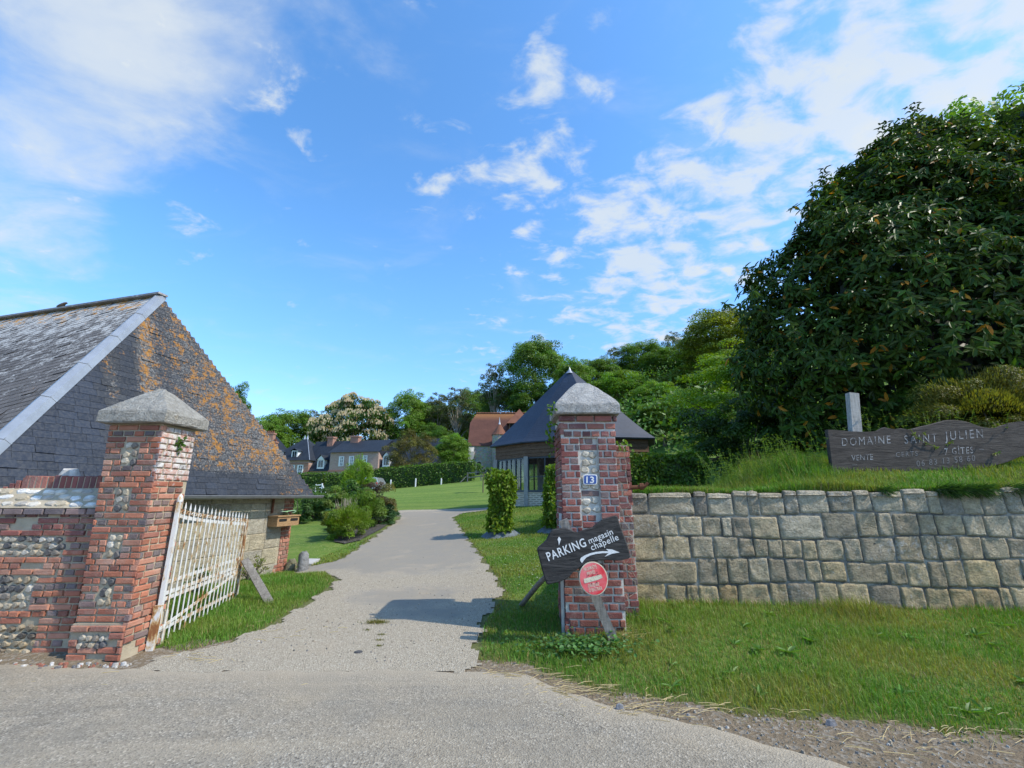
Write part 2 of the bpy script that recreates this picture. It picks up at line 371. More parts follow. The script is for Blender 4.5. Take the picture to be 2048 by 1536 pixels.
def m_roof(name, a, b, course=0.14, width=0.24, bumpd=0.01, rough=0.6, rim=None):
    k = NB(name); n = k.noise(0.8, 6, 0.65); n2 = k.noise(9, 4, 0.6)
    c = k.mix(k.ramp(n, 0.3, 0.7), a, b); c = k.mix(k.ramp(n2, 0.45, 0.75, 0, 0.4), c, tuple(x * 0.6 for x in a))
    sp = k.n('ShaderNodeSeparateXYZ'); k.l(k.tc.outputs['Object'], sp.inputs[0])
    fr = k.math('FRACT', k.math('DIVIDE', sp.outputs[2], course)); c = k.mix(k.ramp(fr, 0.0, 0.14, 0.45, 0.0), c, tuple(x * 0.35 for x in a))
    if rim:   # lichen along the ridge, height given in object space
        c = k.mix(k.ramp(k.math('ADD', sp.outputs[2], k.math('MULTIPLY', n2, 1.2)), rim - 0.1, rim + 0.9, 0, 0.6), c, (0.34, 0.15, 0.045))
    k.bump(k.math('ADD', fr, k.math('MULTIPLY', n2, 0.4)), bumpd); return k.done(c, rough, 0.4)
M_ROOF = m_roof('blue_grey_slate_roof', (0.012, 0.016, 0.023), (0.022, 0.028, 0.038), 0.10)
M_PAVROOF = m_roof('dark_slate_roof', (0.023, 0.034, 0.056), (0.042, 0.057, 0.088), 0.085, 0.2, 0.006, 0.6)
M_TILE = m_roof('red_tile_roof', (0.085, 0.033, 0.022), (0.135, 0.054, 0.036), 0.16, 0.2, 0.02, 0.85, 14.3)
M_TILE2 = m_roof('orange_tile_roof', (0.14, 0.055, 0.032), (0.225, 0.095, 0.056), 0.16, 0.2, 0.02, 0.85)
def m_brickwall(name, a, b, mo, bw=0.24, bh=0.075, ang=0.0, msz=0.014):
    k = NB(name); v = k.n('ShaderNodeCombineXYZ'); sp = k.n('ShaderNodeSeparateXYZ')
    k.l(k.vec(rot=(0, 0, ang)), sp.inputs[0]); k.l(k.math('ADD', sp.outputs[0], sp.outputs[1]), v.inputs[0]); k.l(sp.outputs[2], v.inputs[1])
    t = k.n('ShaderNodeTexBrick'); k.l(v.outputs[0], t.inputs['Vector']); t.inputs['Scale'].default_value = 1.0
    t.inputs['Brick Width'].default_value = bw; t.inputs['Row Height'].default_value = bh; t.inputs['Mortar Size'].default_value = msz
    t.inputs['Color1'].default_value = a + (1,); t.inputs['Color2'].default_value = b + (1,); t.inputs['Mortar'].default_value = mo + (1,)
    n = k.noise(1.3, 6, 0.65); c = k.mix(k.ramp(n, 0.4, 0.75, 0, 0.45), t.outputs['Color'], k.mix(0.5, a, mo))
    k.bump(t.outputs['Fac'], -0.006); return k.done(c, 0.9, 0.15)
M_HOUSEBRICK = m_brickwall('pink_brick', (0.31, 0.165, 0.125), (0.43, 0.275, 0.22), (0.46, 0.385, 0.325), 0.24, 0.08, R(12))
M_CHIMBRICK = m_brickwall('red_chimney_brick', (0.28, 0.10, 0.065), (0.36, 0.15, 0.10), (0.35, 0.27, 0.22))
M_PLINTH = m_brickwall('plinth_brick', (0.10, 0.058, 0.042), (0.21, 0.12, 0.085), (0.60, 0.52, 0.40), 0.22, 0.075, R(20), 0.030)
def m_rubble():
    k = NB('flint_rubble_masonry'); d = k.voro(4.2, 'F1', k.vec((1, 1, 1.5)), 'Color'); e = k.voro(4.2, 'DISTANCE_TO_EDGE', k.vec((1, 1, 1.5))); n = k.noise(1.2, 6, 0.65)
    c = k.mix(0.38, k.mix(n, (0.26, 0.235, 0.19), (0.42, 0.375, 0.295)), k.mix(1.0, d, (0.45, 0.42, 0.36), 'MULTIPLY')); c = k.mix(k.ramp(e, 0.0, 0.06, 0.7, 0), c, (0.42, 0.38, 0.31))
    k.bump(e, 0.03); return k.done(c, 0.92, 0.15)
M_RUBBLE = m_rubble()
M_PALESTONE = m_simple('pale_dressed_stone', (0.44, 0.41, 0.35), 0.9, 0.15, 0, 0.2, 3)
def m_glass():
    k = NB('window_glass'); k.done((0.02, 0.025, 0.025), 0.04, 0.8); k.b.inputs['Transmission Weight'].default_value = 0.0
    gl = k.n('ShaderNodeBsdfGlossy'); gl.inputs['Roughness'].default_value = 0.02; gl.inputs['Color'].default_value = (0.9, 0.95, 0.95, 1)
    tr = k.n('ShaderNodeBsdfTransparent'); tr.inputs[0].default_value = (0.62, 0.68, 0.66, 1)
    fr = k.n('ShaderNodeLayerWeight'); fr.inputs[0].default_value = 0.5
    f = k.ramp(k.math('POWER', fr.outputs['Facing'], 4.0), 0.0, 1.0, 0.06, 0.9)
    ms = k.n('ShaderNodeMixShader'); k.l(f, ms.inputs[0]); k.l(tr.outputs[0], ms.inputs[1]); k.l(gl.outputs[0], ms.inputs[2]); k.l(ms.outputs[0], k.out.inputs[0])
    return k.m
M_GLASS = m_glass()
M_DARKGLASS = m_simple('dark_pane', (0.035, 0.045, 0.055), 0.08, 0.7, 0, 0.2, 2, 0.0)
M_FRAME = m_simple('slate_blue_frame', (0.055, 0.068, 0.085), 0.5, 0.4, 0, 0.1, 10, 0.001)
M_DARK = m_simple('dark_interior', (0.02, 0.019, 0.018), 0.8, 0.2)
M_DOOR = m_simple('dark_red_door', (0.05, 0.022, 0.022), 0.6, 0.3)
M_SILVER = m_simple('silver_car_paint', (0.42, 0.46, 0.50), 0.25, 0.6, 0.6, 0.05, 3, 0.0)
M_TYRE = m_simple('tyre_rubber', (0.02, 0.02, 0.02), 0.85, 0.2)
M_SHEET = m_simple('grey_weed_sheet', (0.12, 0.145, 0.16), 0.7, 0.3, 0, 0.3, 6, 0.02)
M_GREEN = m_simple('pale_green_paper', (0.35, 0.55, 0.33), 0.5, 0.4, 0, 0.25, 20)
M_CONCRETE = m_simple('concrete', (0.44, 0.43, 0.41), 0.9, 0.15, 0, 0.12, 8)
M_BIRD = m_simple('brown_plumage', (0.10, 0.08, 0.06), 0.8, 0.2, 0, 0.4, 60)

def m_road():
    k = NB('worn_asphalt'); v = k.voro(80, 'F1', None, 'Color'); e = k.voro(80); n1 = k.noise(0.55, 6, 0.6, 0.3); n2 = k.noise(170, 4, 0.75); n3 = k.noise(3.2, 7, 0.7, 0.4)
    tr = k.noise(1.5, 5, 0.6, 0.3, k.vec((0.25, 2.6, 1), rot=(0, 0, R(38))))
    g = k.n('ShaderNodeRGBToBW'); k.l(v, g.inputs[0])
    c = k.mix(g.outputs[0], (0.095, 0.090, 0.080), (0.32, 0.298, 0.258)); c = k.mix(k.ramp(g.outputs[0], 0.76, 0.86), c, (0.43, 0.405, 0.36)); c = k.mix(k.ramp(g.outputs[0], 0.28, 0.18, 0, 0.7), c, (0.05, 0.05, 0.052))
    c = k.mix(k.ramp(n2, 0.36, 0.62, 0.0, 0.5), c, (0.29, 0.255, 0.205))
    dust = k.math('ADD', k.math('MULTIPLY', n1, 0.55), k.math('ADD', k.math('MULTIPLY', n3, 0.40), k.math('MULTIPLY', tr, 0.25)))
    c = k.mix(k.ramp(dust, 0.52, 0.74, 0.0, 0.6), c, (0.315, 0.265, 0.195))
    c = k.mix(k.ramp(tr, 0.56, 0.72, 0.0, 0.35), c, (0.135, 0.13, 0.122))
    st2 = k.noise(0.9, 7, 0.68, 0.8, k.vec((1, 1.6, 1), (2, 5, 0))); c = k.mix(k.ramp(st2, 0.56, 0.74, 0, 0.5), c, (0.095, 0.088, 0.078))
    c = k.mix(k.ramp(k.noise(0.45, 5, 0.6, 0.4, k.vec(loc=(8, 1, 0))), 0.54, 0.60, 0, 0.30), c, (0.19, 0.178, 0.155))
    tk = k.noise(0.8, 4, 0.55, 0.2, k.vec((0.12, 1.9, 1), rot=(0, 0, R(6)))); c = k.mix(k.ramp(tk, 0.52, 0.66, 0, 0.40), c, (0.37, 0.32, 0.245))
    c = k.mix(k.attr('Alpha'), c, (0.36, 0.315, 0.25)); c = k.mix(1.0, c, (1.06, 1.03, 0.95), 'MULTIPLY')
    k.bump(k.math('ADD', e, k.math('MULTIPLY', n2, 0.5)), 0.006); return k.done(c, 0.92, 0.2)
M_ROAD = m_road()
def m_drive():
    k = NB('gravelled_drive'); v = k.voro(75, 'F1', None, 'Color'); e = k.voro(75); n1 = k.noise(0.7, 6, 0.62, 0.4); n2 = k.noise(120, 5, 0.75); n3 = k.noise(2.6, 7, 0.7)
    g = k.n('ShaderNodeRGBToBW'); k.l(v, g.inputs[0])
    grav = k.mix(g.outputs[0], (0.26, 0.232, 0.185), (0.46, 0.415, 0.34)); grav = k.mix(k.ramp(g.outputs[0], 0.74, 0.84, 0, 0.7), grav, (0.47, 0.44, 0.38))
    tar = k.mix(n2, (0.165, 0.155, 0.138), (0.34, 0.318, 0.28)); tar = k.mix(k.ramp(n3, 0.45, 0.7, 0, 0.6), tar, (0.30, 0.265, 0.21))
    f = k.ramp(k.math('ADD', k.attr('Alpha'), k.math('MULTIPLY', k.math('SUBTRACT', k.math('ADD', k.math('MULTIPLY', n1, 0.6), k.math('MULTIPLY', n3, 0.4)), 0.5), 1.6)), 0.35, 0.65)
    c = k.mix(f, tar, grav)
    c = k.mix(k.ramp(k.noise(1.1, 5, 0.6, 0.5, k.vec(loc=(5, 2, 0))), 0.58, 0.72, 0, 0.45), c, (0.40, 0.34, 0.26))
    c = k.mix(1.0, c, (1.0, 0.965, 0.89), 'MULTIPLY'); k.bump(k.math('ADD', k.math('MULTIPLY', e, f), k.math('MULTIPLY', n2, 0.4)), 0.012); return k.done(c, 0.93, 0.15)
M_DRIVE = m_drive()
def m_shoulder():
    k = NB('dusty_gravel_soil'); v = k.voro(34, 'F1', None, 'Color'); e = k.voro(34); n1 = k.noise(1.5, 6, 0.65, 0.3); n2 = k.noise(110, 5, 0.75)
    g = k.n('ShaderNodeRGBToBW'); k.l(v, g.inputs[0])
    c = k.mix(k.ramp(n2, 0.3, 0.7), (0.145, 0.108, 0.068), (0.28, 0.222, 0.150)); c = k.mix(k.ramp(g.outputs[0], 0.58, 0.8, 0, 0.6), c, (0.36, 0.325, 0.27))
    c = k.mix(k.ramp(n1, 0.5, 0.7, 0, 0.5), c, (0.24, 0.19, 0.12))
    k.bump(k.math('ADD', e, n2), 0.015); return k.done(c, 0.95, 0.1)
M_SHOULDER = m_shoulder()
def m_lawn():
    k = NB('mown_lawn'); n1 = k.noise(0.35, 5, 0.6, 0.4); n2 = k.noise(26, 6, 0.75); n3 = k.noise(2.2, 6, 0.7); st = k.noise(1.1, 5, 0.65, 0.2, k.vec((0.35, 2.6, 1), rot=(0, 0, R(-12))))
    c = k.mix(k.ramp(n2, 0.28, 0.72), (0.055, 0.115, 0.014), (0.155, 0.26, 0.038)); c = k.mix(k.ramp(n1, 0.4, 0.68, 0, 0.5), c, (0.135, 0.205, 0.042))
    c = k.mix(k.ramp(k.math('ADD', k.math('MULTIPLY', n3, 0.5), k.math('MULTIPLY', st, 0.5)), 0.47, 0.64, 0, 0.7), c, (0.205, 0.235, 0.062))
    s2 = k.noise(1.0, 6, 0.6, 0.6, k.vec((0.10, 0.85, 1), rot=(0, 0, R(24)))); c = k.mix(k.ramp(s2, 0.42, 0.58, 0, 0.75), c, (0.060, 0.130, 0.020))
    c = k.mix(k.ramp(k.noise(7.0, 6, 0.75), 0.42, 0.66, 0, 0.55), c, (0.23, 0.26, 0.075))
    c = k.mix(k.ramp(k.noise(3.3, 5, 0.7, 0.3, k.vec(loc=(4, 4, 4))), 0.52, 0.66, 0, 0.5), c, (0.065, 0.14, 0.022))
    c = k.mix(k.attr('Alpha'), c, k.mix(n2, (0.10, 0.075, 0.04), (0.20, 0.16, 0.09)))
    k.bump(k.math('ADD', n2, k.math('MULTIPLY', st, 0.6)), 0.035); return k.done(c, 0.9, 0.12)
M_LAWN = m_lawn()

# ------------------------------------------------------------------ terrain
CTRL = []
for x in (-40, -20, -10, -5, -2, 0, 2, 5, 10, 25):
    for y in (-12, -4, 0, 3, 4.4): CTRL.append((x, y, 0.0))
CTRL += [(-9, 5.4, 0.0), (-4.3, 5.2, 0.01), (-1.5, 5, 0.0), (1.0, 5.3, 0.03), (1.0, 6.2, 0.10), (1.75, 6.3, 0.2), (4, 6.1, 0.2), (7.5, 5.9, 0.18), (3, 5.0, 0.06), (6, 4.6, 0.06), (12, 6, 0.25),
         (-4.4, 7.5, 0.05), (-3.0, 7.0, 0.06), (-1.8, 8, 0.1), (-2.2, 11, 0.25), (-2.7, 14, 0.43), (-3.0, 17, 0.63), (-3.6, 20, 0.84), (-3.6, 22, 1.0), (0.5, 8, 0.22),
         (-5.2, 10.5, -0.07), (-4.4, 9.4, 0.05), (-5.2, 13.5, 0.32), (-7, 17, 0.5), (-6, 20, 0.75), (-12, 14, 0.3), (-12, 30, 1.2), (-10, 8, -0.05),
         (0.2, 10.5, 0.40), (-0.35, 13, 0.56), (1.6, 13, 0.7), (1.5, 17.2, 1.2), (4, 16.2, 1.3), (-0.7, 20, 1.13), (2.7, 19.8, 1.25), (6, 18, 1.4), (-0.5, 22.5, 1.15), (-2, 21.5, 1.03),
         (-18, 50, 1.9), (-8.6, 50, 2.74), (-4.7, 50, 3.16), (-30, 50, 1.5), (-4, 35, 1.95), (-12, 40, 1.9), (2, 35, 2.2),
         (-5, 70, 5.0), (-25, 70, 3.4), (-12, 62, 3.6), (-50, 70, 2.0), (2, 60, 4.8), (8, 30, 2.6), (15, 22, 3.2), (8, 14, 2.0), (20, 30, 5), (20, 60, 13), (40, 60, 20), (10, 90, 17), (40, 100, 33),
         (-10, 100, 10), (-40, 110, 6), (-80, 100, 2), (-80, 50, 0.5), (80, 100, 45), (60, 40, 16), (-150, 300, 10), (0, 300, 42), (150, 300, 60), (200, 60, 40), (40, 10, 4), (-60, 20, 0), (-200, 0, 0), (200, -20, 3), (0, -60, -0.3)]
CT = np.array(CTRL)
def _rbf():
    d = np.linalg.norm(CT[:, None, :2] - CT[None, :, :2], axis=2); n = len(CT)
    A = np.zeros((n + 3, n + 3)); A[:n, :n] = np.sqrt(d * d + 0.6) ; P = np.c_[np.ones(n), CT[:, :2]]
    A[:n, n:] = P; A[n:, :n] = P.T
    return np.linalg.solve(A, np.r_[CT[:, 2], 0, 0, 0])
WT = _rbf()
def Gs(X, Y):
    X = np.asarray(X, float); Y = np.asarray(Y, float); o = np.zeros(X.shape)
    n = len(CT)
    for i in range(n): o = o + WT[i] * np.sqrt((X - CT[i, 0]) ** 2 + (Y - CT[i, 1]) ** 2 + 0.6)
    return o + WT[n] + WT[n + 1] * X + WT[n + 2] * Y
def G(x, y): return float(Gs(np.array([x]), np.array([y]))[0])
def ground_px(px, py, ymax=140.0):
    dx, dy, dz = ray(px, py); dx, dz = dx / dy, dz / dy
    Y = 2.2; prev = Y
    while Y < ymax:
        if EYE + dz * Y <= G(dx * Y, Y):
            lo, hi = prev, Y
            for _ in range(20):
                m = (lo + hi) / 2
                if EYE + dz * m <= G(dx * m, m): hi = m
                else: lo = m
            return Vector((dx * hi, hi, G(dx * hi, hi)))
        prev = Y; Y += 0.15 if Y < 30 else 0.6
    return Vector((dx * ymax, ymax, G(dx * ymax, ymax)))
def smooth(a, b, x): t = np.clip((np.asarray(x, float) - a) / (b - a), 0, 1); return t * t * (3 - 2 * t)

WALL_A, WALL_B = np.array([1.62, 6.46]), np.array([9.6, 5.82])     # front face of the stone wall
def wall_y(x): return WALL_A[1] + (np.asarray(x, float) - WALL_A[0]) / (WALL_B[0] - WALL_A[0]) * (WALL_B[1] - WALL_A[1])
def wall_top(x): return 1.662 + 0.012 * (np.asarray(x, float) - 1.6)
def bank_h(X, Y):
    X = np.asarray(X, float); Y = np.asarray(Y, float)
    b = wall_top(np.clip(X, 1.6, 10)) - 0.012 + (0.33 * smooth(6.35, 7.15, Y) + 0.25 * smooth(7.2, 9.5, Y)) * smooth(3.1, 5.0, X - 0.42 * np.clip(Y - 7, 0, 6)) + 0.05 * np.clip(Y - 9, 0, 8) + 0.12 * np.clip(X - 6, 0, 20) * smooth(6.5, 10, Y)
    g = Gs(X, Y); e = smooth(0.14, 0.262, X / np.maximum(Y, 1))
    return g - 0.05 + (b - g + 0.05) * e

ROAD_EDGE_PX = [(-900, 1350), (-300, 1345), (60, 1330), (180, 1338), (300, 1345), (500, 1345), (760, 1343), (1000, 1347), (1060, 1358), (1150, 1392), (1250, 1420), (1380, 1452), (1500, 1482), (1600, 1508), (1700, 1536), (1900, 1600), (2300, 1740)]
road_edge = [ground_px(*p) for p in ROAD_EDGE_PX]
RX = np.array([p.x for p in road_edge]); RY = np.array([p.y for p in road_edge])
o_ = np.argsort(RX); RX, RY = RX[o_], RY[o_]
def road_y(x): return np.interp(x, RX, RY)
SH_PX = [(920, 1326), (1000, 1332), (1060, 1346), (1150, 1378), (1300, 1412), (1450, 1436), (1600, 1450), (1800, 1466), (2048, 1486), (2400, 1520)]
sh_edge = [ground_px(*p) for p in SH_PX]
SX = np.array([p.x for p in sh_edge]); SY = np.array([p.y for p in sh_edge])
def verge_y(x): return np.interp(x, SX, SY)
DL_PX = [(255, 1348), (330, 1316), (450, 1288), (540, 1255), (610, 1212), (660, 1178), (676, 1160), (655, 1146), (600, 1150), (590, 1138), (640, 1130), (668, 1125), (700, 1110), (750, 1075), (790, 1045), (803, 1036), (790, 1028), (800, 1021)]
DR_PX = [(945, 1347), (948, 1322), (955, 1290), (962, 1250), (985, 1215), (1003, 1190), (1000, 1175), (985, 1150), (960, 1115), (935, 1080), (915, 1050), (905, 1036), (925, 1027), (990, 1019.5), (1000, 1016.0), (930, 1017.5), (870, 1019.5)]
dl = [ground_px(*p) for p in DL_PX]; dr = [ground_px(*p) for p in DR_PX]
DRIVE = np.array([(p.x, p.y) for p in dl] + [(p.x, p.y) for p in dr[::-1]])
def inside(poly, X, Y):
    r = np.zeros(X.shape, bool); n = len(poly); j = n - 1
    for i in range(n):
        xi, yi = poly[i]; xj, yj = poly[j]
        c = ((yi > Y) != (yj > Y)) & (X < (xj - xi) * (Y - yi) / (yj - yi + 1e-12) + xi)
        r ^= c; j = i
    return r
def edge_dist(poly, X, Y):
    d = np.full(X.shape, 1e9)
    for i in range(len(poly)):
        a = poly[i]; b = poly[(i + 1) % len(poly)]; ab = b - a
        t = np.clip(((X - a[0]) * ab[0] + (Y - a[1]) * ab[1]) / (ab @ ab + 1e-12), 0, 1)
        d = np.minimum(d, np.hypot(X - a[0] - t * ab[0], Y - a[1] - t * ab[1]))
    return d
def sheet(name, xs, ys, hf, m, alpha=None, mask=None):
    X, Y = np.meshgrid(xs, ys); Z = hf(X, Y); V = np.c_[X.ravel(), Y.ravel(), Z.ravel()]
    nx = len(xs); ny = len(ys); i, j = np.meshgrid(np.arange(nx - 1), np.arange(ny - 1)); a = (j * nx + i).ravel()
    F = np.c_[a, a + 1, a + nx + 1, a + nx]
    if mask is not None:
        cx = V[F].mean(axis=1); F = F[mask(cx[:, 0], cx[:, 1])]
        used = np.unique(F); mp = np.full(len(V), -1); mp[used] = np.arange(len(used)); F = mp[F]; V = V[used]
    C = np.ones((len(V), 4)); C[:, 3] = alpha(V[:, 0], V[:, 1]) if alpha is not None else 0
    b = MB(); b.add(V, F, C); o = b.build(name, m, smooth=True); return tag(o, kind='structure')
def steps(*seg):
    r = []
    for a, b, d in seg: r += list(np.arange(a, b - 1e-6, d))
    return np.array(r + [seg[-1][1]])
gx = steps((-260, -60, 20), (-60, -14, 2.0), (-14, -7, 0.5), (-7, 8, 0.16), (8, 20, 0.6), (20, 60, 2.5), (60, 260, 20))
gy = steps((-60, -4, 4), (-4, 2.5, 0.5), (2.5, 14, 0.15), (14, 26, 0.3), (26, 60, 1.0), (60, 130, 4), (130, 420, 20))
def lawn_alpha(X, Y):
    d = edge_dist(DRIVE, X, Y); a = np.clip(1 - d / 0.22, 0, 1) * 0.8 * (Y > 4)
    a = np.maximum(a, smooth(0.35, 0.0, Y - np.maximum(verge_y(X), road_y(X))))
    return np.where(Y < 4.0, np.maximum(a, smooth(4.2, 3.5, Y) * (X < 0.5)), a)
sheet('lawn', gx, gy, Gs, M_LAWN, lawn_alpha)
wob = lambda X, Y: 0.05 * np.sin(X * 5.1 + 1) + 0.035 * np.sin(X * 13.7) + 0.02 * np.sin(X * 31 + 2)
rx = steps((-60, -8, 2), (-8, 9, 0.05), (9, 60, 2)); RV = []
tt = np.array([0, 0.01, 0.03, 0.06, 0.1, 0.2, 0.35, 0.5, 0.7, 1.0])
rye = road_y(rx) + wob(rx, 0) * 0.5
Y_ = rye[None, :] + (-14 - rye[None, :]) * tt[:, None]; X_ = np.tile(rx, (len(tt), 1)); Z_ = Gs(X_, Y_) + 0.012 + 0.02 * (Y_ - rye[None, :] < -0.02)
a_ = np.clip(1 - (rye[None, :] - Y_) / 0.35, 0, 1) * 0.75
n_ = len(rx); i_, j_ = np.meshgrid(np.arange(n_ - 1), np.arange(len(tt) - 1)); k_ = (j_ * n_ + i_).ravel()
b = MB(); b.add(np.c_[X_.ravel(), Y_.ravel(), Z_.ravel()], np.c_[k_, k_ + n_, k_ + n_ + 1, k_ + 1], np.c_[np.ones((X_.size, 3)), a_.ravel()])
tag(b.build('road', M_ROAD, smooth=True), kind='structure')
def drive_alpha(X, Y):     # how gravelly: bare asphalt further up, loose gravel near the gate and along the edges
    a = 0.80 * smooth(10.5, 7.5, Y) + 0.30 * smooth(0.5, 0.0, edge_dist(DRIVE, X, Y)) + 0.9 * smooth(20.5, 21.5, Y) + 0.08
    a -= 0.8 * np.exp(-((X + 1.6) ** 2 / 0.9 + (Y - 7.5) ** 2 / 0.35)) + 0.5 * np.exp(-((X + 0.8) ** 2 / 0.9 + (Y - 6.6) ** 2 / 0.12))
    a += 0.7 * np.exp(-((X + 4.2) ** 2 / 0.6 + (Y - 9.7) ** 2 / 0.4))
    return np.clip(a, 0, 1)
jx = lambda X, Y: 0.05 * np.sin(Y * 7.3 + X) + 0.03 * np.sin(Y * 17.9 + 2 * X)
sheet('driveway', steps((-6.0, 1.4, 0.05)), steps((4.3, 14, 0.05), (14, 27, 0.1)), lambda X, Y: Gs(X, Y) + 0.014, M_DRIVE, drive_alpha,
      lambda X, Y: inside(DRIVE, X + jx(X, Y), Y + 0.5 * jx(Y, X)) & (Y > road_y(X) - 0.14))
sheet('gravel_shoulder', steps((-1.1, 12, 0.06)), steps((1.0, 5.2, 0.05)), lambda X, Y: Gs(X, Y) + 0.007, M_SHOULDER, None,
      lambda X, Y: (Y < verge_y(X) + 0.10 + wob(X, Y)) & (Y > road_y(X) - 0.12))
sheet('dirt_strip', steps((-12, -2.2, 0.08)), steps((4.3, 5.6, 0.06)), lambda X, Y: Gs(X, Y) + 0.007 + 0.05 * smooth(4.75, 5.1, Y) * smooth(-3.9, -4.3, X), M_SHOULDER, None,
      lambda X, Y: (Y > road_y(X) - 0.1) & (Y < 5.15 + 0.4 * smooth(-4.2, -3.5, X) + wob(X, Y)))
bx = steps((0.6, 2.4, 0.06), (2.4, 11, 0.16), (11, 44, 1.5))
# bank behind the stone wall: rows follow the wall line
tb = np.concatenate([np.linspace(0, 1.5, 16), np.linspace(1.7, 6, 16), np.linspace(6.6, 20, 12)])
XB, TB = np.meshgrid(bx, tb); YB = wall_y(np.clip(XB, -5, 9.6)) + 0.09 + TB
b = MB(); nb = len(bx); i_, j_ = np.meshgrid(np.arange(nb - 1), np.arange(len(tb) - 1)); k_ = (j_ * nb + i_).ravel()
b.add(np.c_[XB.ravel(), YB.ravel(), bank_h(XB, YB).ravel()], np.c_[k_, k_ + 1, k_ + nb + 1, k_ + nb], np.c_[np.ones((XB.size, 3)), np.zeros(XB.size)])
tag(b.build('grass_bank', M_LAWN, smooth=True), kind='structure')

# ------------------------------------------------------------------ foliage primitives
def unit(v): return v / np.maximum(np.linalg.norm(v, axis=-1, keepdims=True), 1e-9)
def rand_dir(n): return unit(rng.normal(size=(n, 3)))
def rhombs(mb, P, A, N, L, W, C):
    """pointed leaves: base P, axis A, face normal N"""
    A = unit(A); B = unit(np.cross(A, N)); n = len(P); L = np.broadcast_to(np.asarray(L, float), (n,))[:, None]; W = np.broadcast_to(np.asarray(W, float), (n,))[:, None]
    V = np.stack([P, P + A * L * 0.45 + B * W * 0.5, P + A * L, P + A * L * 0.45 - B * W * 0.5], 1).reshape(-1, 3)
    F = np.arange(4 * n).reshape(-1, 4); mb.add(V, F, np.repeat(np.c_[C, np.ones(n)], 4, axis=0))
def big_leaves(mb, P, A, N, L, W, C, fold=0.18, droop=0.25):
    A = unit(A); B = unit(np.cross(A, N)); N = unit(np.cross(B, A)); n = len(P); L = np.broadcast_to(np.asarray(L, float), (n,))[:, None]; W = np.broadcast_to(np.asarray(W, float), (n,))[:, None]
    tip = P + A * L - N * L * droop
    V = np.stack([P, P + A * L * 0.33 + B * W * 0.45 + N * W * fold, P + A * L * 0.72 + B * W * 0.40 + N * (W * fold - L * droop * 0.5), tip,
                  P + A * L * 0.72 - B * W * 0.40 + N * (W * fold - L * droop * 0.5), P + A * L * 0.33 - B * W * 0.45 + N * W * fold], 1).reshape(-1, 3)
    a = np.arange(n)[:, None] * 6; F = np.concatenate([a + np.array([[0, 1, 2, 3]]), a + np.array([[0, 3, 4, 5]])])
    mb.add(V, F, np.repeat(np.c_[C, np.ones(n)], 6, axis=0))
def tint(n, base, hv=0.12, vv=0.3):
    base = np.asarray(base, float); v = 1 + rng.uniform(-vv, vv, (n, 1)); h = 1 + rng.uniform(-hv, hv, (n, 3)); return np.clip(base * v * h, 0.002, 0.9)
def clump_tints(n, k, base, hv=0.10, vv=0.3):
    t = tint(k, base, hv, vv); return t
def crown(mb, cen, rad, n_leaf, n_clump, leaf, base, clump_r=(0.16, 0.30), shell=0.55, flat=1.0, hv=0.1, vv=0.28, aspect=0.55, up=0.25, lo=-0.75, sparse=0.0):
    """leaf clumps spread through an ellipsoid; returns the clump centres"""
    cen = np.asarray(cen, float); rad = np.asarray(rad, float); d = rand_dir(n_clump * 3); d = d[d[:, 2] > lo][:n_clump]; k = len(d)
    r = rng.uniform(shell, 1.0, (k, 1)) ** 0.6; cc = cen + d * r * rad * rng.uniform(0.82, 1.06, (k, 1))
    cr = rng.uniform(clump_r[0], clump_r[1], k) * rad.mean(); ct = tint(k, base, hv, vv)
    w_ = cr ** 2; idx = rng.choice(k, n_leaf, p=w_ / w_.sum()); ld = rand_dir(n_leaf); ld[:, 2] = np.where(ld[:, 2] < -0.4, -ld[:, 2], ld[:, 2])
    rr = rng.uniform(0.35, 1.0, (n_leaf, 1)) ** 0.5; P = cc[idx] + ld * rr * cr[idx][:, None] * np.array([1, 1, 0.75 * flat])
    N = unit(ld + rand_dir(n_leaf) * 0.7 + np.array([0, 0, up])); A = np.cross(N, rand_dir(n_leaf))
    L = leaf * rng.uniform(0.7, 1.35, n_leaf); C = ct[idx] * rng.uniform(0.8, 1.22, (n_leaf, 1))
    rhombs(mb, P, A, N, L, L * aspect, C); return cc, cr
def limbs(mb, base, top, r0, targets, n=7, bend=0.12):
    base = Vector(base); top = Vector(top); pts = []; H = (top - base)
    for i in range(6):
        f = i / 5; pts.append(base + H * f + Vector((math.sin(f * 4) * bend, math.cos(f * 3.3) * bend - bend, 0)) * H.length * 0.12)
    rad = [r0 * (1.25 if i == 0 else 1) * (1 - 0.75 * i / 5) for i in range(6)]; mb.tube(pts, rad, n=9)
    for t in targets[:n]:
        t = Vector(t); f = min(0.85, max(0.28, (t.z - base.z) / max(H.length, 0.1) * 0.55)); s = base + H * f; m = s.lerp(t, 0.55) + Vector((0, 0, 0.08 * (t - s).length))
        mb.tube([s, m, t], [r0 * 0.42 * (1 - 0.4 * f), r0 * 0.25, r0 * 0.06], n=6)
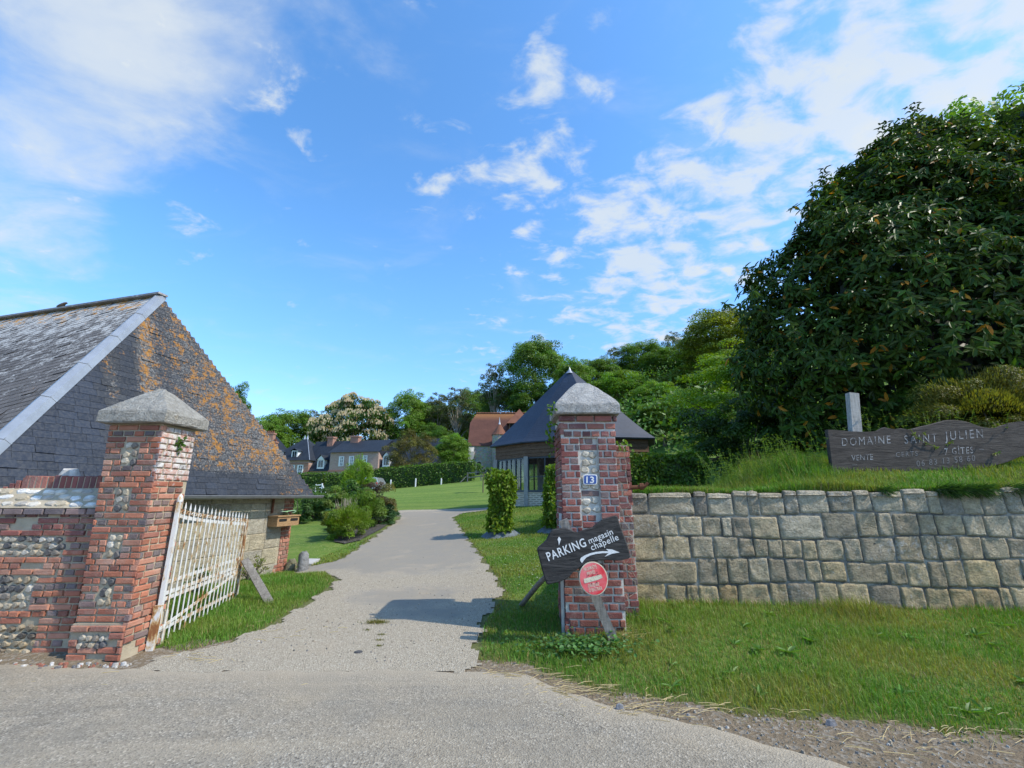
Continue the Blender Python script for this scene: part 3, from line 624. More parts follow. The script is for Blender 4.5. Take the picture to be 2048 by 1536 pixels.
def proto_tree(name, H, Wd, n_leaf, n_clump, leaf, base, trunk=0.28, r0=0.25, bark=None, shell=0.5, clump_r=(0.17, 0.3), blossom=0, flat=1.0, nl=9, lo=-0.75, vv=0.28, cone=False, aspect=0.55, up=0.25):
    """unit builder around the origin; H tall, Wd wide"""
    root = bpy.data.objects.new(name, None); COL.objects.link(root)
    c = MB(); t0 = H * trunk * 0.55; cen = (0, 0, (H + t0) / 2); rad = (Wd / 2, Wd / 2, (H - t0) / 2)
    if cone:
        k = n_clump; z = rng.uniform(0.0, 1, k) ** 1.15; r = (1 - z ** 1.25) ** 0.8 * Wd / 2 * rng.uniform(0.5, 0.95, k); th = rng.uniform(0, 2 * math.pi, k)
        cc = np.c_[r * np.cos(th), r * np.sin(th), t0 + z * (H - t0)]; cr = rng.uniform(0.10, 0.17, k) * Wd; ct = tint(k, base, 0.1, vv)
        idx = rng.choice(k, n_leaf); ld = rand_dir(n_leaf); P = cc[idx] + ld * cr[idx][:, None] * rng.uniform(0.2, 1, (n_leaf, 1)); N = unit(ld + rand_dir(n_leaf) * 0.6 + np.array([0, 0, 0.3]))
        L = leaf * rng.uniform(0.7, 1.4, n_leaf); rhombs(c, P, np.cross(N, rand_dir(n_leaf)) + np.array([0, 0, 0.5]), N, L, L * aspect, ct[idx] * rng.uniform(0.8, 1.25, (n_leaf, 1)))
    else:
        cc, cr = crown(c, cen, rad, n_leaf, n_clump, leaf, base, clump_r, shell, flat, vv=vv, lo=lo, aspect=aspect, up=up)
    tr = MB(); limbs(tr, (0, 0, -0.4), (0, 0, t0 + (H - t0) * 0.62), r0, [tuple(x) for x in cc[::max(1, len(cc) // (nl + 1))]], nl)
    t = tr.build('trunk', bark or M_BARK, root, smooth=True); f = c.build('crown', M_LEAF, root)
    if blossom:
        bl = MB(); k = blossom; pick = rng.choice(len(cc), k); d = rand_dir(k); d[:, 2] = np.abs(d[:, 2]) * 0.9 - 0.15; d = unit(d + unit(cc[pick] - np.array(cen)) * 0.8)
        Pb = cc[pick] + d * cr[pick][:, None] * np.array([1, 1, 0.8]) * 1.02
        keep = rng.uniform(0, 1, k) < np.where(Pb[:, 0] < 0.05 * Wd, 1.0, 0.62); Pb = Pb[keep]; m = len(Pb)
        for s in range(4):
            N = unit(rand_dir(m)); rhombs(bl, Pb + rng.normal(0, 0.03, (m, 3)), np.tile([[0, 0, 1.0]], (m, 1)) + rand_dir(m) * 0.25, N, rng.uniform(0.24, 0.40, m), rng.uniform(0.12, 0.19, m), tint(m, (0.62, 0.53, 0.40), 0.06, 0.15))
        bl.build('blossom', M_LEAF, root)
    root['hw'] = (H, Wd); return root
PROTO_USED = {}
def place(proto, label, cat, x, y, H, Wd, group, rz=None, z=None):
    key = proto.name
    o = proto if key not in PROTO_USED else copy_tree(proto)
    PROTO_USED[key] = 1
    h, wd = proto['hw']; o.location = (x, y, (G(x, y) if z is None else z)); o.scale = (Wd / wd, Wd / wd, H / h); o.rotation_euler = (0, 0, rng.uniform(0, 6.28) if rz is None else rz)
    if 'hw' in o and o is not proto: del o['hw']
    tag(o, label, cat, group); return o
def hedge_mesh(pts, width, hts, leaf, n_per_m2, base, rot=0.35, basez=None, core=True, zf=None, bulge=0.06, leafasp=0.6, vv=0.3, big=False):
    """clipped hedge along a ground polyline; leaves on all faces over a twiggy core"""
    mb = MB(); pts = [Vector((p[0], p[1], 0)) for p in pts]
    for i in range(len(pts) - 1):
        a, c = pts[i], pts[i + 1]; Ls = (c - a).length; e = (c - a).normalized(); nrm = Vector((-e.y, e.x, 0)); h0, h1 = hts[i], hts[i + 1]
        zf_ = zf or G; faces = [('f', Ls, (h0 + h1) / 2), ('b', Ls, (h0 + h1) / 2), ('t', Ls, width), ('s', width, h0), ('e', width, h1)]
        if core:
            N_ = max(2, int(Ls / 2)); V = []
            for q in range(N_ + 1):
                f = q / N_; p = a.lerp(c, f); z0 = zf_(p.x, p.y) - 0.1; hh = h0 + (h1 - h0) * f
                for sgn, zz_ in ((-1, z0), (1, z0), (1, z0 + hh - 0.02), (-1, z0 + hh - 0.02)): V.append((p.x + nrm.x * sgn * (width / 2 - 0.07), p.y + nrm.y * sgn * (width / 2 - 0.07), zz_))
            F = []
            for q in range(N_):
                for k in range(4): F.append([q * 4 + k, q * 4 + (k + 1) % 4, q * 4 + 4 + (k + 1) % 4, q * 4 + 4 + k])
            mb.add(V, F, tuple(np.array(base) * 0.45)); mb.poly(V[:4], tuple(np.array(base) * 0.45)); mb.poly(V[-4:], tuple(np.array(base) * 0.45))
        for nm, l1, l2 in faces:
            n = int(l1 * l2 * n_per_m2) + 3; u = rng.uniform(0, 1, n); v = rng.uniform(0, 1, n)
            if nm in 'fb': f = u; side = np.full(n, -1.0 if nm == 'f' else 1.0); zr = v
            elif nm == 't': f = u; side = v * 2 - 1; zr = np.ones(n)
            else: f = np.full(n, 0.0 if nm == 's' else 1.0); side = u * 2 - 1; zr = v
            px = a.x + (c.x - a.x) * f + nrm.x * side * width / 2; py = a.y + (c.y - a.y) * f + nrm.y * side * width / 2
            if nm in 'se': px = px + e.x * (-1 if nm == 's' else 1) * 0.02; py = py + e.y * (-1 if nm == 's' else 1) * 0.02
            g = Gs(px, py) if zf is None else np.array([zf(x_, y_) for x_, y_ in zip(px, py)]); hh = h0 + (h1 - h0) * f
            lump = bulge * (np.sin(px * 2.7 + py * 1.3 + zr * 5) + np.sin(px * 6.1 - py * 4.2 + zr * 9) * 0.7)
            on = np.array({'f': (-nrm.x, -nrm.y, 0), 'b': (nrm.x, nrm.y, 0), 't': (0, 0, 1), 's': (-e.x, -e.y, 0), 'e': (e.x, e.y, 0)}[nm])
            P = np.c_[px, py, g + zr * hh] + on * (lump + rng.normal(0, 0.04, n))[:, None]
            N = unit(on + rand_dir(n) * 0.75 + np.array([0, 0, 0.35])); A = np.cross(N, rand_dir(n)) + on * 0.5
            L = leaf * rng.uniform(0.7, 1.4, n); C = tint(n, base, 0.12, vv) * (0.85 + 0.3 * rng.uniform(0, 1, (n, 1)))
            (big_leaves if big else rhombs)(mb, P, A, N, L, L * leafasp, C)
    return mb

# ------------------------------------------------------------------ masonry builders
RED = np.array([(0.375, 0.142, 0.085), (0.41, 0.165, 0.100), (0.34, 0.130, 0.084), (0.44, 0.21, 0.14), (0.275, 0.118, 0.085)])
PURP = np.array([(0.21, 0.078, 0.066), (0.25, 0.095, 0.076), (0.18, 0.070, 0.064), (0.29, 0.12, 0.09), (0.15, 0.072, 0.068)])
DARKB = np.array([(0.14, 0.115, 0.115), (0.18, 0.135, 0.125), (0.22, 0.15, 0.135)])
def framef(o, u, n, v=(0, 0, 1)):
    o, u, n, v = (np.asarray(q, float) for q in (o, u, n, v))
    return lambda V: o + V[:, 0:1] * u + V[:, 1:2] * n + V[:, 2:3] * v
def brick(mb, fr, s0, s1, z0, z1, d, col, lime=0.0, dep=0.05, ch=0.006, jit=0.0025):
    V = []
    for (y, i) in ((-dep, 0), (d - ch, 0), (d, ch)):
        V += [(s0 + i, y, z0 + i), (s1 - i, y, z0 + i), (s1 - i, y, z1 - i), (s0 + i, y, z1 - i)]
    V = np.array(V); V[4:] += rng.uniform(-jit, jit, (8, 3))
    mb.add(fr(V), [[0, 1, 5, 4], [1, 2, 6, 5], [2, 3, 7, 6], [3, 0, 4, 7], [4, 5, 9, 8], [5, 6, 10, 9], [6, 7, 11, 10], [7, 4, 8, 11], [8, 9, 10, 11]], tuple(col) + (lime,))
def lay(mb, fr, s0, s1, z0, z1, pal=RED, dark=0.18, course=0.079, bh=0.063, L=0.225, hd=0.108, skip=None, lime=None, rough=0.003, alt=True, phase=0):
    nrow = max(1, int(round((z1 - z0) / course))); cz = (z1 - z0) / nrow
    for r in range(nrow):
        za = z0 + r * cz + (cz - bh) / 2; zb = za + bh
        hdr = alt and ((r + phase) % 2 == 1); l = hd if hdr else L
        s = s0 - (l * 0.5 if ((r + phase) % 4 in (1, 2)) else 0.0) - (0 if s1 - s0 < 0.5 else rng.uniform(0, 0.02))
        while s < s1:
            a = max(s, s0) + 0.005; b_ = min(s + l, s1) - 0.005; s += l + 0.012
            if b_ - a < 0.03: continue
            if skip and skip((a + b_) / 2, (za + zb) / 2, b_ - a): continue
            p = DARKB if rng.uniform() < (dark * 1.9 if hdr else dark * 0.35) else pal
            c = p[rng.integers(len(p))] * rng.uniform(0.8, 1.2)
            lm = 0.0 if lime is None else lime((a + b_) / 2, (za + zb) / 2)
            brick(mb, fr, a, b_, za, zb, rng.uniform(-rough * 0.35, rough) + 0.004, c, lm)
FL = np.array([(0.46, 0.41, 0.32), (0.38, 0.32, 0.23), (0.09, 0.088, 0.09), (0.13, 0.12, 0.115), (0.34, 0.27, 0.18), (0.50, 0.46, 0.39), (0.22, 0.19, 0.155), (0.42, 0.36, 0.26), (0.40, 0.35, 0.27)])
WHITEFL = np.array([(0.66, 0.62, 0.54), (0.58, 0.53, 0.44), (0.50, 0.42, 0.29), (0.68, 0.66, 0.61), (0.42, 0.38, 0.32)])
def nodule(mb, fr, s, z, rx_, rz_, h, col, k=9):
    th = np.linspace(0, 2 * math.pi, k, endpoint=False) + rng.uniform(0, 1); ir = rng.uniform(0.74, 1.12, k)
    V = [(s, h, z)] + [(s + math.cos(t) * rx_ * 0.62 * i, h * rng.uniform(0.75, 1.0), z + math.sin(t) * rz_ * 0.62 * i) for t, i in zip(th, ir)]
    V += [(s + math.cos(t) * rx_ * i, -0.012, z + math.sin(t) * rz_ * i) for t, i in zip(th, ir)]
    V = fr(np.array(V)); c = np.clip(np.asarray(col)[None, :] * rng.uniform(0.72, 1.25, (len(V), 1)), 0, 0.85)
    cc = np.c_[c, np.ones(len(V))]
    mb.add(V, [[0, 1 + i, 1 + (i + 1) % k] for i in range(k)], cc)
    mb.add(V, [[1 + i, 1 + k + i, 1 + k + (i + 1) % k, 1 + (i + 1) % k] for i in range(k)], cc)
def nodules(mb, fr, s0, s1, z0, z1, dx, dz, pal=FL, h=0.03, rows=None):
    nz = max(1, int(round((z1 - z0) / dz))); nx = max(1, int(round((s1 - s0) / dx)))
    for j in range(nz):
        for i in range(nx):
            s = s0 + (i + 0.5 + (0.25 if j % 2 else -0.25) * (nx > 2) + rng.uniform(-0.16, 0.16)) * (s1 - s0) / nx; z = z0 + (j + 0.5 + rng.uniform(-0.12, 0.12)) * (z1 - z0) / nz
            if s < s0 or s > s1: continue
            c = pal[rng.integers(len(pal))] * rng.uniform(0.8, 1.15)
            nodule(mb, fr, s, z, (s1 - s0) / nx * rng.uniform(0.52, 0.68), (z1 - z0) / nz * rng.uniform(0.48, 0.60), h * rng.uniform(0.7, 1.3), c)
def rough_block(mb, fr, s0, s1, z0, z1, d, col, nu=8, nv=7, round_=0.5, rough=0.014, sub=0.07):
    """one quarry-faced stone: a bulged, uneven face with rounded edges sinking into the joint"""
    ga = lambda n_: np.concatenate([[-1, -0.955, -0.87], np.linspace(-0.72, 0.72, n_ - 6), [0.87, 0.955, 1]]) if n_ > 8 else np.linspace(-1, 1, n_); a, b = np.meshgrid(ga(nu), ga(nv)); a = a.ravel(); b = b.ravel()
    sk = rng.uniform(-0.05, 0.05, 4)
    x = a * (1 - 0.10 * round_ * b ** 4 * a ** 2) + sk[0] * b * 0.6 + sk[1] * a * b; z = b * (1 - 0.09 * round_ * a ** 4 * b ** 2) + sk[2] * a * 0.5 + sk[3] * a * b
    m = np.maximum(np.abs(a), np.abs(b)); e = 1 - np.clip((m - 0.90) / 0.10, 0, 1) ** 2
    f1, f2, p1, p2 = rng.uniform(1.5, 4, 2).tolist() + rng.uniform(0, 6, 2).tolist()
    y = -sub + (d + sub) * e + rough * (np.sin(a * f1 + b * 2 + p1) + np.sin(b * f2 * 1.3 - a * 1.7 + p2)) * np.clip(e * 1.3, 0.1, 1) + rng.normal(0, rough * 0.75, a.shape) * e
    V = fr(np.c_[(s0 + s1) / 2 + x * (s1 - s0) / 2, y, (z0 + z1) / 2 + z * (z1 - z0) / 2])
    i, j = np.meshgrid(np.arange(nu - 1), np.arange(nv - 1)); q = (j * nu + i).ravel()
    c = np.asarray(col)[None, :] * rng.uniform(0.9, 1.1, (len(V), 1))
    mb.add(V, np.c_[q, q + 1, q + nu + 1, q + nu], np.c_[c, np.ones(len(V))])
def cap_stone(mb, x0, x1, y0, y1, z0, hv, hs, top=0.12, cc_=(0.46, 0.44, 0.385), bulge=0.0):
    """pyramidal coping: an upright rim, then four slopes to a blunt top; worn edges"""
    cx, cy = (x0 + x1) / 2, (y0 + y1) / 2
    rings = [(0.0, 0.97), (0.015, 1.0), (hv * 0.8, 1.0), (hv, 0.985)]
    for f in (0.12, 0.3, 0.5, 0.7, 0.86, 0.95, 1.0):
        r = (1 - f) * (1 - top) + top; 
        if f > 0.9: r = top * (1.15 if f < 0.97 else 0.62)
        rings.append((hv + hs * (f + bulge * math.sin(f * math.pi)) * (1 if f < 0.94 else (0.985 if f < 0.97 else 1.0)), r))
    n = 7; V = []
    for z, r in rings:
        per = []
        for sd in range(4):
            for k in range(n):
                t = k / n * 2 - 1; p = [(t, -1), (1, t), (-t, 1), (-1, -t)][sd]; m = max(abs(p[0]), abs(p[1])); cr = 1 - 0.035 * (abs(p[0] * p[1])) ** 4
                per.append((cx + p[0] * cr * r * (x1 - x0) / 2, cy + p[1] * cr * r * (y1 - y0) / 2, z0 + z))
        V.append(per)
    V = np.array(V); V += rng.normal(0, 0.0035, V.shape); m = 4 * n; F = []
    for i in range(len(rings) - 1):
        for k in range(m): F.append([i * m + k, i * m + (k + 1) % m, (i + 1) * m + (k + 1) % m, (i + 1) * m + k])
    V = V.reshape(-1, 3); mb.add(V, F, cc_); mb.poly(V[-m:], cc_); mb.poly(V[:m][::-1], cc_)
def text_mesh(body, px, py, size, ang, Y, name, m, parent, shear=0.0, sx=1.0, dy=None, ext=0.0035, spacing=1.0, bold=0.0, frame=None, fit=None):
    """painted letters: a font outline laid on the sign board (origin and size measured on the photograph)"""
    cu = bpy.data.curves.new(name, 'FONT'); cu.body = body; cu.size = 1.0; cu.resolution_u = 3; cu.space_character = spacing; cu.offset = bold
    ob = bpy.data.objects.new(name, cu); COL.objects.link(ob); dg = bpy.context.evaluated_depsgraph_get()
    me = bpy.data.meshes.new_from_object(ob.evaluated_get(dg)); bpy.data.objects.remove(ob); bpy.data.curves.remove(cu)
    n = len(me.vertices); co = np.zeros(n * 3, np.float32); me.vertices.foreach_get('co', co); co = co.reshape(-1, 3)
    ca, sa = math.cos(ang), math.sin(ang); P = []
    if fit: x0_ = co[:, 0].min(); co[:, 0] -= x0_; sx = fit / (co[:, 0].max() * size)
    for x, y, _ in co:
        x = x * sx + y * shear; u_, v_ = x * size, y * size
        X_, Y_ = px + u_ * ca - v_ * sa, py - (u_ * sa + v_ * ca)
        p = at(X_, Y_, Y) if frame is None else frame(X_, Y_); P.append((p[0], p[1], p[2]))
    me.vertices.foreach_set('co', np.array(P, np.float32).ravel()); me.update(); me.materials.clear(); me.materials.append(m)
    me.name = name; o = bpy.data.objects.new(name, me); COL.objects.link(o)
    if parent is not None: o.parent = parent; o.matrix_parent_inverse = Matrix.Translation(-parent.location)
    return o
def slab_px(mb, pts, Y, thick, col=(1, 1, 1, 1), edge=0.012, lean=0.0):
    """a solid board cut to an outline, front face at distance Y, worn edge"""
    F_ = np.array([at(x, y, Y) for x, y in pts]); c = F_.mean(axis=0); n = len(F_)
    r1 = c + (F_ - c) * 1.0; r0 = F_ - unit(F_ - c) * edge; r0 = r0.copy(); f = r0.copy(); m1 = r1.copy(); m1[:, 1] += edge * 0.8; bk = r1.copy(); bk[:, 1] += thick
    V = np.concatenate([f, m1, bk]); Fq = []
    for i in range(2):
        for k in range(n): Fq.append([i * n + k, (i + 1) * n + k, (i + 1) * n + (k + 1) % n, i * n + (k + 1) % n])
    mb.add(V, Fq, col); mb.poly(f, col); mb.poly(bk[::-1], col)
def densify(pts, k=3, amp=0.8):
    out = []
    for i in range(len(pts)):
        a, b = np.array(pts[i], float), np.array(pts[(i + 1) % len(pts)], float)
        for q in range(k): out.append(tuple(a + (b - a) * q / k + (rng.uniform(-amp, amp, 2) if q else 0)))
    return out
def flat_px(mb, pts, Y, col=(1, 1, 1, 1)): mb.poly([tuple(at(x, y, Y)) for x, y in pts], col)

lay2 = lambda *a_, **k_: lay(*a_, **dict(dict(course=0.067, bh=0.0525), **k_))
# ------------------------------------------------------------------ left gate pillar
LX0, LX1, LY0, LY1, LZ = -4.61, -3.985, 4.95, 5.47, 2.43
t = thing('gate_pillar', 'red brick gate pillar with flint panels and pale pyramid cap, holding the white gate', 'pillar', (-4.31, 5.2, 0))
mb = MB(); mb.box((LX0 + 0.012, LY0 + 0.012, -0.2), (LX1 - 0.012, LY1, LZ), (1, 1, 1, 1)); mb.box((LX0 - 0.005, LY0 - 0.016, -0.2), (LX1 + 0.006, LY1 + 0.03, 0.36), jit=0.003); mb.build('mortar', M_MORTAR, t)
ff = framef((LX0, LY0, 0), (1, 0, 0), (0, -1, 0)); fs = framef((LX1, LY0, 0), (0, 1, 0), (1, 0, 0))
bk = MB(); W_ = LX1 - LX0
def lskip(s, z, l): return abs(s - W_ * 0.47) < 0.085 and l < 0.2 and any(a < z < b_ for a, b_ in PAN)
PAN = [(0.50, 0.80), (0.98, 1.24), (1.46, 1.72), (1.96, 2.22)]
for a, b_ in ((0.44, 0.50), (0.80, 0.98), (1.24, 1.46), (1.72, 1.96), (2.22, 2.42)): lay2(bk, ff, 0.0, W_, a, b_, RED, 0.2)
for i, (a, b_) in enumerate(PAN):
    lay2(bk, ff, 0.0, W_ * 0.47 - 0.092, a, b_, RED, 0.28, phase=i); lay2(bk, ff, W_ * 0.47 + 0.092, W_, a, b_, RED, 0.28, phase=i + 1)
lay2(bk, fs, 0.0, 0.50, 0.44, 1.45, RED, 0.2, phase=1)
lay2(bk, fs, 0.0, 0.50, 1.45, 1.80, RED, 0.15, phase=0, lime=lambda s, z: 0.8 * (z - 1.4) / 0.4)
lay2(bk, fs, 0.0, 0.52, 1.80, 2.41, RED, 0.1, phase=1, lime=lambda s, z: 1.12)
lay2(bk, ff, 0, W_, 0.36, 0.44, RED, 0.3)
fp = framef((LX0, LY0 - 0.03, 0), (1, 0, 0), (0, -1, 0)); fp2 = framef((LX1 + 0.02, LY0 - 0.03, 0), (0, 1, 0), (1, 0, 0))
lay2(bk, fp, -0.005, W_ + 0.01, 0.02, 0.35, RED, 0.2, skip=lambda s, z, l: rng.uniform() < 0.12 or (0.10 < s < 0.46 and 0.12 < z < 0.26), rough=0.016, alt=False)
lay2(bk, fp2, 0.0, 0.5, 0.03, 0.45, RED, 0.2, skip=lambda s, z, l: rng.uniform() < 0.15, rough=0.014)
bk.build('brickwork', M_BRICK, t)
fl = MB()
for a, b_ in PAN: nodules(fl, ff, W_ * 0.47 - 0.08, W_ * 0.47 + 0.08, a + 0.005, b_ - 0.005, 0.08, 0.085, np.concatenate([FL, np.array([(0.46, 0.41, 0.31), (0.42, 0.37, 0.27), (0.48, 0.43, 0.34), (0.38, 0.33, 0.24)])]), 0.007)
nodules(fl, fp, 0.10, 0.46, 0.13, 0.26, 0.07, 0.06, FL, 0.012)
fl.build('flint_panel', M_FLINT, t)
cs = MB(); cap_stone(cs, LX0 - 0.10, LX1 + 0.085, LY0 - 0.10, LY1 + 0.12, LZ + 0.005, 0.135, 0.33, 0.10); cs.build('cap', M_CAP, t)
iv = MB(); n = 26; P = np.array([LX1 + 0.01, 5.2, 2.22]) + rng.normal(0, 1, (n, 3)) * [0.012, 0.035, 0.045]
big_leaves(iv, P, rand_dir(n) + np.array([0.8, 0, 0.2]), rand_dir(n) + np.array([1, 0, 0.6]), 0.05, 0.035, tint(n, (0.06, 0.13, 0.02)))
iv.build('wall_fern', M_LEAF, t)
for o_ in t.children:      # the old pillar has settled: its foot stands a little further right than its head
    n_ = len(o_.data.vertices); co_ = np.zeros(n_ * 3, np.float32); o_.data.vertices.foreach_get('co', co_); co_ = co_.reshape(-1, 3)
    co_[:, 0] += np.clip(1 - co_[:, 2] / 2.40, 0, 1.1) * (0.035 + 0.10 * np.clip((LX1 - co_[:, 0]) / (LX1 - LX0), 0, 1)); o_.data.vertices.foreach_set('co', co_.ravel()); o_.data.update()
# rubble heaped at the foot of the pillar
mb = MB()
for i in range(70):
    x = rng.uniform(-5.6, -3.75); y = 4.86 - abs(rng.normal(0, 0.06)) + 0.10 * (x < -4.8); r = rng.uniform(0.008, 0.03); c = [(0.5, 0.47, 0.42), (0.3, 0.11, 0.07), (0.12, 0.12, 0.13), (0.6, 0.58, 0.54)][rng.integers(4)]
    nodule(mb, framef((x, y, G(x, y) + 0.01), (1, 0, 0), (0, 0, 1), (0, 1, 0)), 0, 0, r * 1.3, r, r, c, 6)
tag(mb.build('rubble', M_FLINT), 'brick and flint crumbs strewn along the foot of the left wall', 'rubble', kind='stuff')

# ------------------------------------------------------------------ left flint wall
t = thing('flint_wall', 'old flint and brick wall with white flint coping beside the left pillar', 'wall', (-5.5, 5.2, 0))
WX0, WX1, WY = -6.35, LX0 - 0.002, 5.07
mb = MB(); mb.box((WX0, WY + 0.012, -0.2), (WX1, WY + 0.42, 1.52))
mb.add([(WX0, WY - 0.035, 1.50), (WX1, WY - 0.035, 1.50), (WX1, WY + 0.17, 1.72), (WX0, WY + 0.17, 1.72), (WX0, WY + 0.42, 1.50), (WX1, WY + 0.42, 1.50), (WX0, WY + 0.42, 1.72), (WX1, WY + 0.42, 1.72)], [[0, 1, 2, 3], [4, 6, 7, 5], [3, 2, 7, 6], [0, 3, 6, 4], [1, 5, 7, 2]])
mb.box((-5.72, WY + 0.172, 1.70), (WX1, WY + 0.40, 1.845)); mb.build('mortar', M_MORTAR, t)
fw = framef((WX0, WY, 0), (1, 0, 0), (0, -1, 0)); Lw = WX1 - WX0; bk = MB()
dmg = lambda s, z, l: rng.uniform() < 0.08 or (abs(s - 0.95) < 0.12 and 1.24 < z < 1.37)
lay2(bk, fw, 0, Lw, 1.20, 1.46, PURP * 1.1, 0.25, skip=dmg, rough=0.012)
lay2(bk, fw, 0, Lw - 0.3, 0.80, 0.985, RED, 0.12, skip=dmg, rough=0.01); lay2(bk, fw, 0, Lw - 0.35, 0.32, 0.45, RED, 0.25, skip=dmg, rough=0.01)
lay2(bk, fw, Lw - 0.30, Lw, 0.45, 1.20, RED, 0.25, rough=0.012, skip=lambda s, z, l: s < Lw - 0.22 and int(z / 0.158) % 2 == 0 and rng.uniform() < 0.6)
lay2(bk, fw, Lw - 0.52, Lw - 0.30, 0.45, 0.78, RED, 0.3, rough=0.012); lay2(bk, fw, Lw - 0.38, Lw, 0.03, 0.46, RED * 0.95, 0.25, rough=0.014, skip=lambda s, z, l: rng.uniform() < 0.12)
fd = framef((WX0, WY - 0.03, 0), (1, 0, 0), (0, -1, 0)); lay(bk, fd, 0, Lw, 1.425, 1.495, DARKB * 1.3, 0.5, L=0.22, rough=0.008, alt=False)
s = 0.62
while s < Lw - 0.05:          # upright headers along the top
    c = PURP[rng.integers(5)] * rng.uniform(0.8, 1.35); fr = framef((WX0, WY + 0.165, 0), (1, 0, 0), (0, -1, 0)); brick(bk, fr, s, s + 0.058, 1.715, 1.86 + rng.uniform(-0.008, 0.006), 0.0, c, 0.2, 0.2); s += 0.071
for i in range(6):           # stepped-down end of the header course
    fr = framef((WX0, WY + 0.165, 0), (1, 0, 0), (0, -1, 0)); brick(bk, fr, 0.60 - i * 0.07, 0.655 - i * 0.07, 1.66 - i * 0.012, 1.84 - i * 0.035, 0.0, PURP[i % 5], 0.3, 0.2)
bk.build('brickwork', M_BRICK, t)
fl = MB(); nodules(fl, fw, 0, Lw - 0.32, 0.99, 1.20, 0.085, 0.07, FL, 0.010); nodules(fl, fw, 0, Lw - 0.52, 0.455, 0.795, 0.09, 0.085, FL * 0.85, 0.010); nodules(fl, fw, 0, Lw - 0.36, 0.03, 0.31, 0.09, 0.075, FL * np.array([0.8, 0.72, 0.6]), 0.018)
fc = framef((WX0, WY - 0.035, 1.50), (1, 0, 0), np.array((0, -0.73, 0.68)), np.array((0, 0.68, 0.73))); nodules(fl, fc, 0, Lw, 0.01, 0.29, 0.16, 0.095, WHITEFL, 0.016)
fl.build('flint_facing', M_FLINT, t)
mb = MB(); fr = framef((-5.32, WY + 0.27, 1.85), (1, 0, 0), (0, 0, 1), (0, 1, 0))
nodule(mb, fr, 0, 0, 0.15, 0.10, 0.10, (0.52, 0.49, 0.44), 10); nodule(mb, fr, 0.06, -0.02, 0.09, 0.07, 0.085, (0.55, 0.52, 0.47), 9)
tag(mb.build('loose_flint', M_FLINT, smooth=True), 'single pale flint stone lying on top of the left wall', 'stone')

# ------------------------------------------------------------------ right gate pillar
RX0, RX1, RY0, RY1, RZ = 0.625, 1.35, 5.64, 6.38, 2.66
t = thing('gate_pillar', 'dark red brick gate pillar with house number 13 and white-grey pyramid cap', 'pillar', (0.98, 6.0, 0))
mb = MB(); mb.box((RX0 + 0.012, RY0 + 0.012 + 0.03, -0.2), (RX1 - 0.012, RY1, RZ)); mb.box((RX1 - 0.02, RY0 + 0.374, -0.2), (RX1 + 0.245, RY1 + 0.2, 2.30)); 
W_ = RX1 - RX0; p0, p1 = 0.245, 0.485
mb.box((RX0 + 0.012, RY0 + 0.012, -0.2), (RX0 + p0, RY0 + 0.05, RZ - 0.05)); mb.box((RX0 + p1, RY0 + 0.012, -0.2), (RX1 - 0.012, RY0 + 0.05, RZ - 0.05)); mb.box((RX0 + p0 - 0.002, RY0 + 0.014, -0.2), (RX0 + p1 + 0.002, RY0 + 0.05, 0.75)); mb.box((RX0 + p0 - 0.002, RY0 + 0.014, 2.36), (RX0 + p1 + 0.002, RY0 + 0.05, RZ - 0.05))
mb.build('mortar', m_simple('pale_pointing', (0.52, 0.49, 0.43), 0.95, 0.1, 0, 0.25, 30, 0.006), t)
ff = framef((RX0, RY0, 0), (1, 0, 0), (0, -1, 0)); fi = framef((RX0, RY0 + 0.035, 0), (1, 0, 0), (0, -1, 0)); fsl = framef((RX0, RY1, 0), (0, -1, 0), (-1, 0, 0)); fb = framef((RX1 - 0.02, RY0 + 0.36, 0), (1, 0, 0), (0, -1, 0)); fbr = framef((RX1 + 0.255, RY0 + 0.36, 0), (0, 1, 0), (1, 0, 0))
bk = MB(); lm = lambda s, z: 0.25 + 0.25 * (z > 1.8)
lay(bk, ff, 0, p0, 0.75, 2.36, PURP, 0.08, course=0.0835, bh=0.066, lime=lm); lay(bk, ff, p1, W_, 0.75, 2.36, PURP, 0.08, course=0.0835, bh=0.066, lime=lm, phase=1)
lay(bk, ff, 0, W_, 2.36, 2.56, PURP * 1.15, 0.05, course=0.0835, bh=0.066, lime=lm, phase=1); lay(bk, framef((RX0 - 0.02, RY0 - 0.022, 0), (1, 0, 0), (0, -1, 0)), 0, W_ + 0.04, 2.565, 2.65, PURP, 0.1, course=0.0835, bh=0.068)
lay(bk, ff, 0, W_, 0.22, 0.75, PURP * 0.85, 0.1, course=0.0835, bh=0.066, lime=lm)
lay(bk, ff, 0.05, W_ - 0.02, -0.02, 0.22, PURP * np.array([1.0, 1.0, 0.85]), 0.1, course=0.08, bh=0.066, rough=0.02, skip=lambda s, z, l: rng.uniform() < 0.06)
lay(bk, fsl, 0, RY1 - RY0, 0.0, 2.56, PURP, 0.08, course=0.0835, bh=0.066, lime=lambda s, z: 0.3, rough=0.005)
for a, b_ in ((2.20, 2.36), (1.62, 1.70), (1.24, 1.40), (0.75, 0.92)): lay(bk, fi, p0 + 0.008, p1 - 0.008, a, b_, PURP * 1.2, 0.05, course=0.0835, bh=0.066, lime=lambda s, z: 0.4)
lay(bk, fb, 0.03, 0.275, 0.1, 2.30, PURP * 1.1, 0.12, course=0.0835, bh=0.066, lime=lambda s, z: 0.45, rough=0.014); lay(bk, fbr, 0.0, 0.4, 1.5, 2.30, PURP, 0.12, course=0.0835, bh=0.066, lime=lambda s, z: 0.6)
bk.build('brickwork', M_BRICK, t)
fl = MB(); PALE = np.array([(0.54, 0.50, 0.41), (0.60, 0.56, 0.47), (0.48, 0.43, 0.34)])
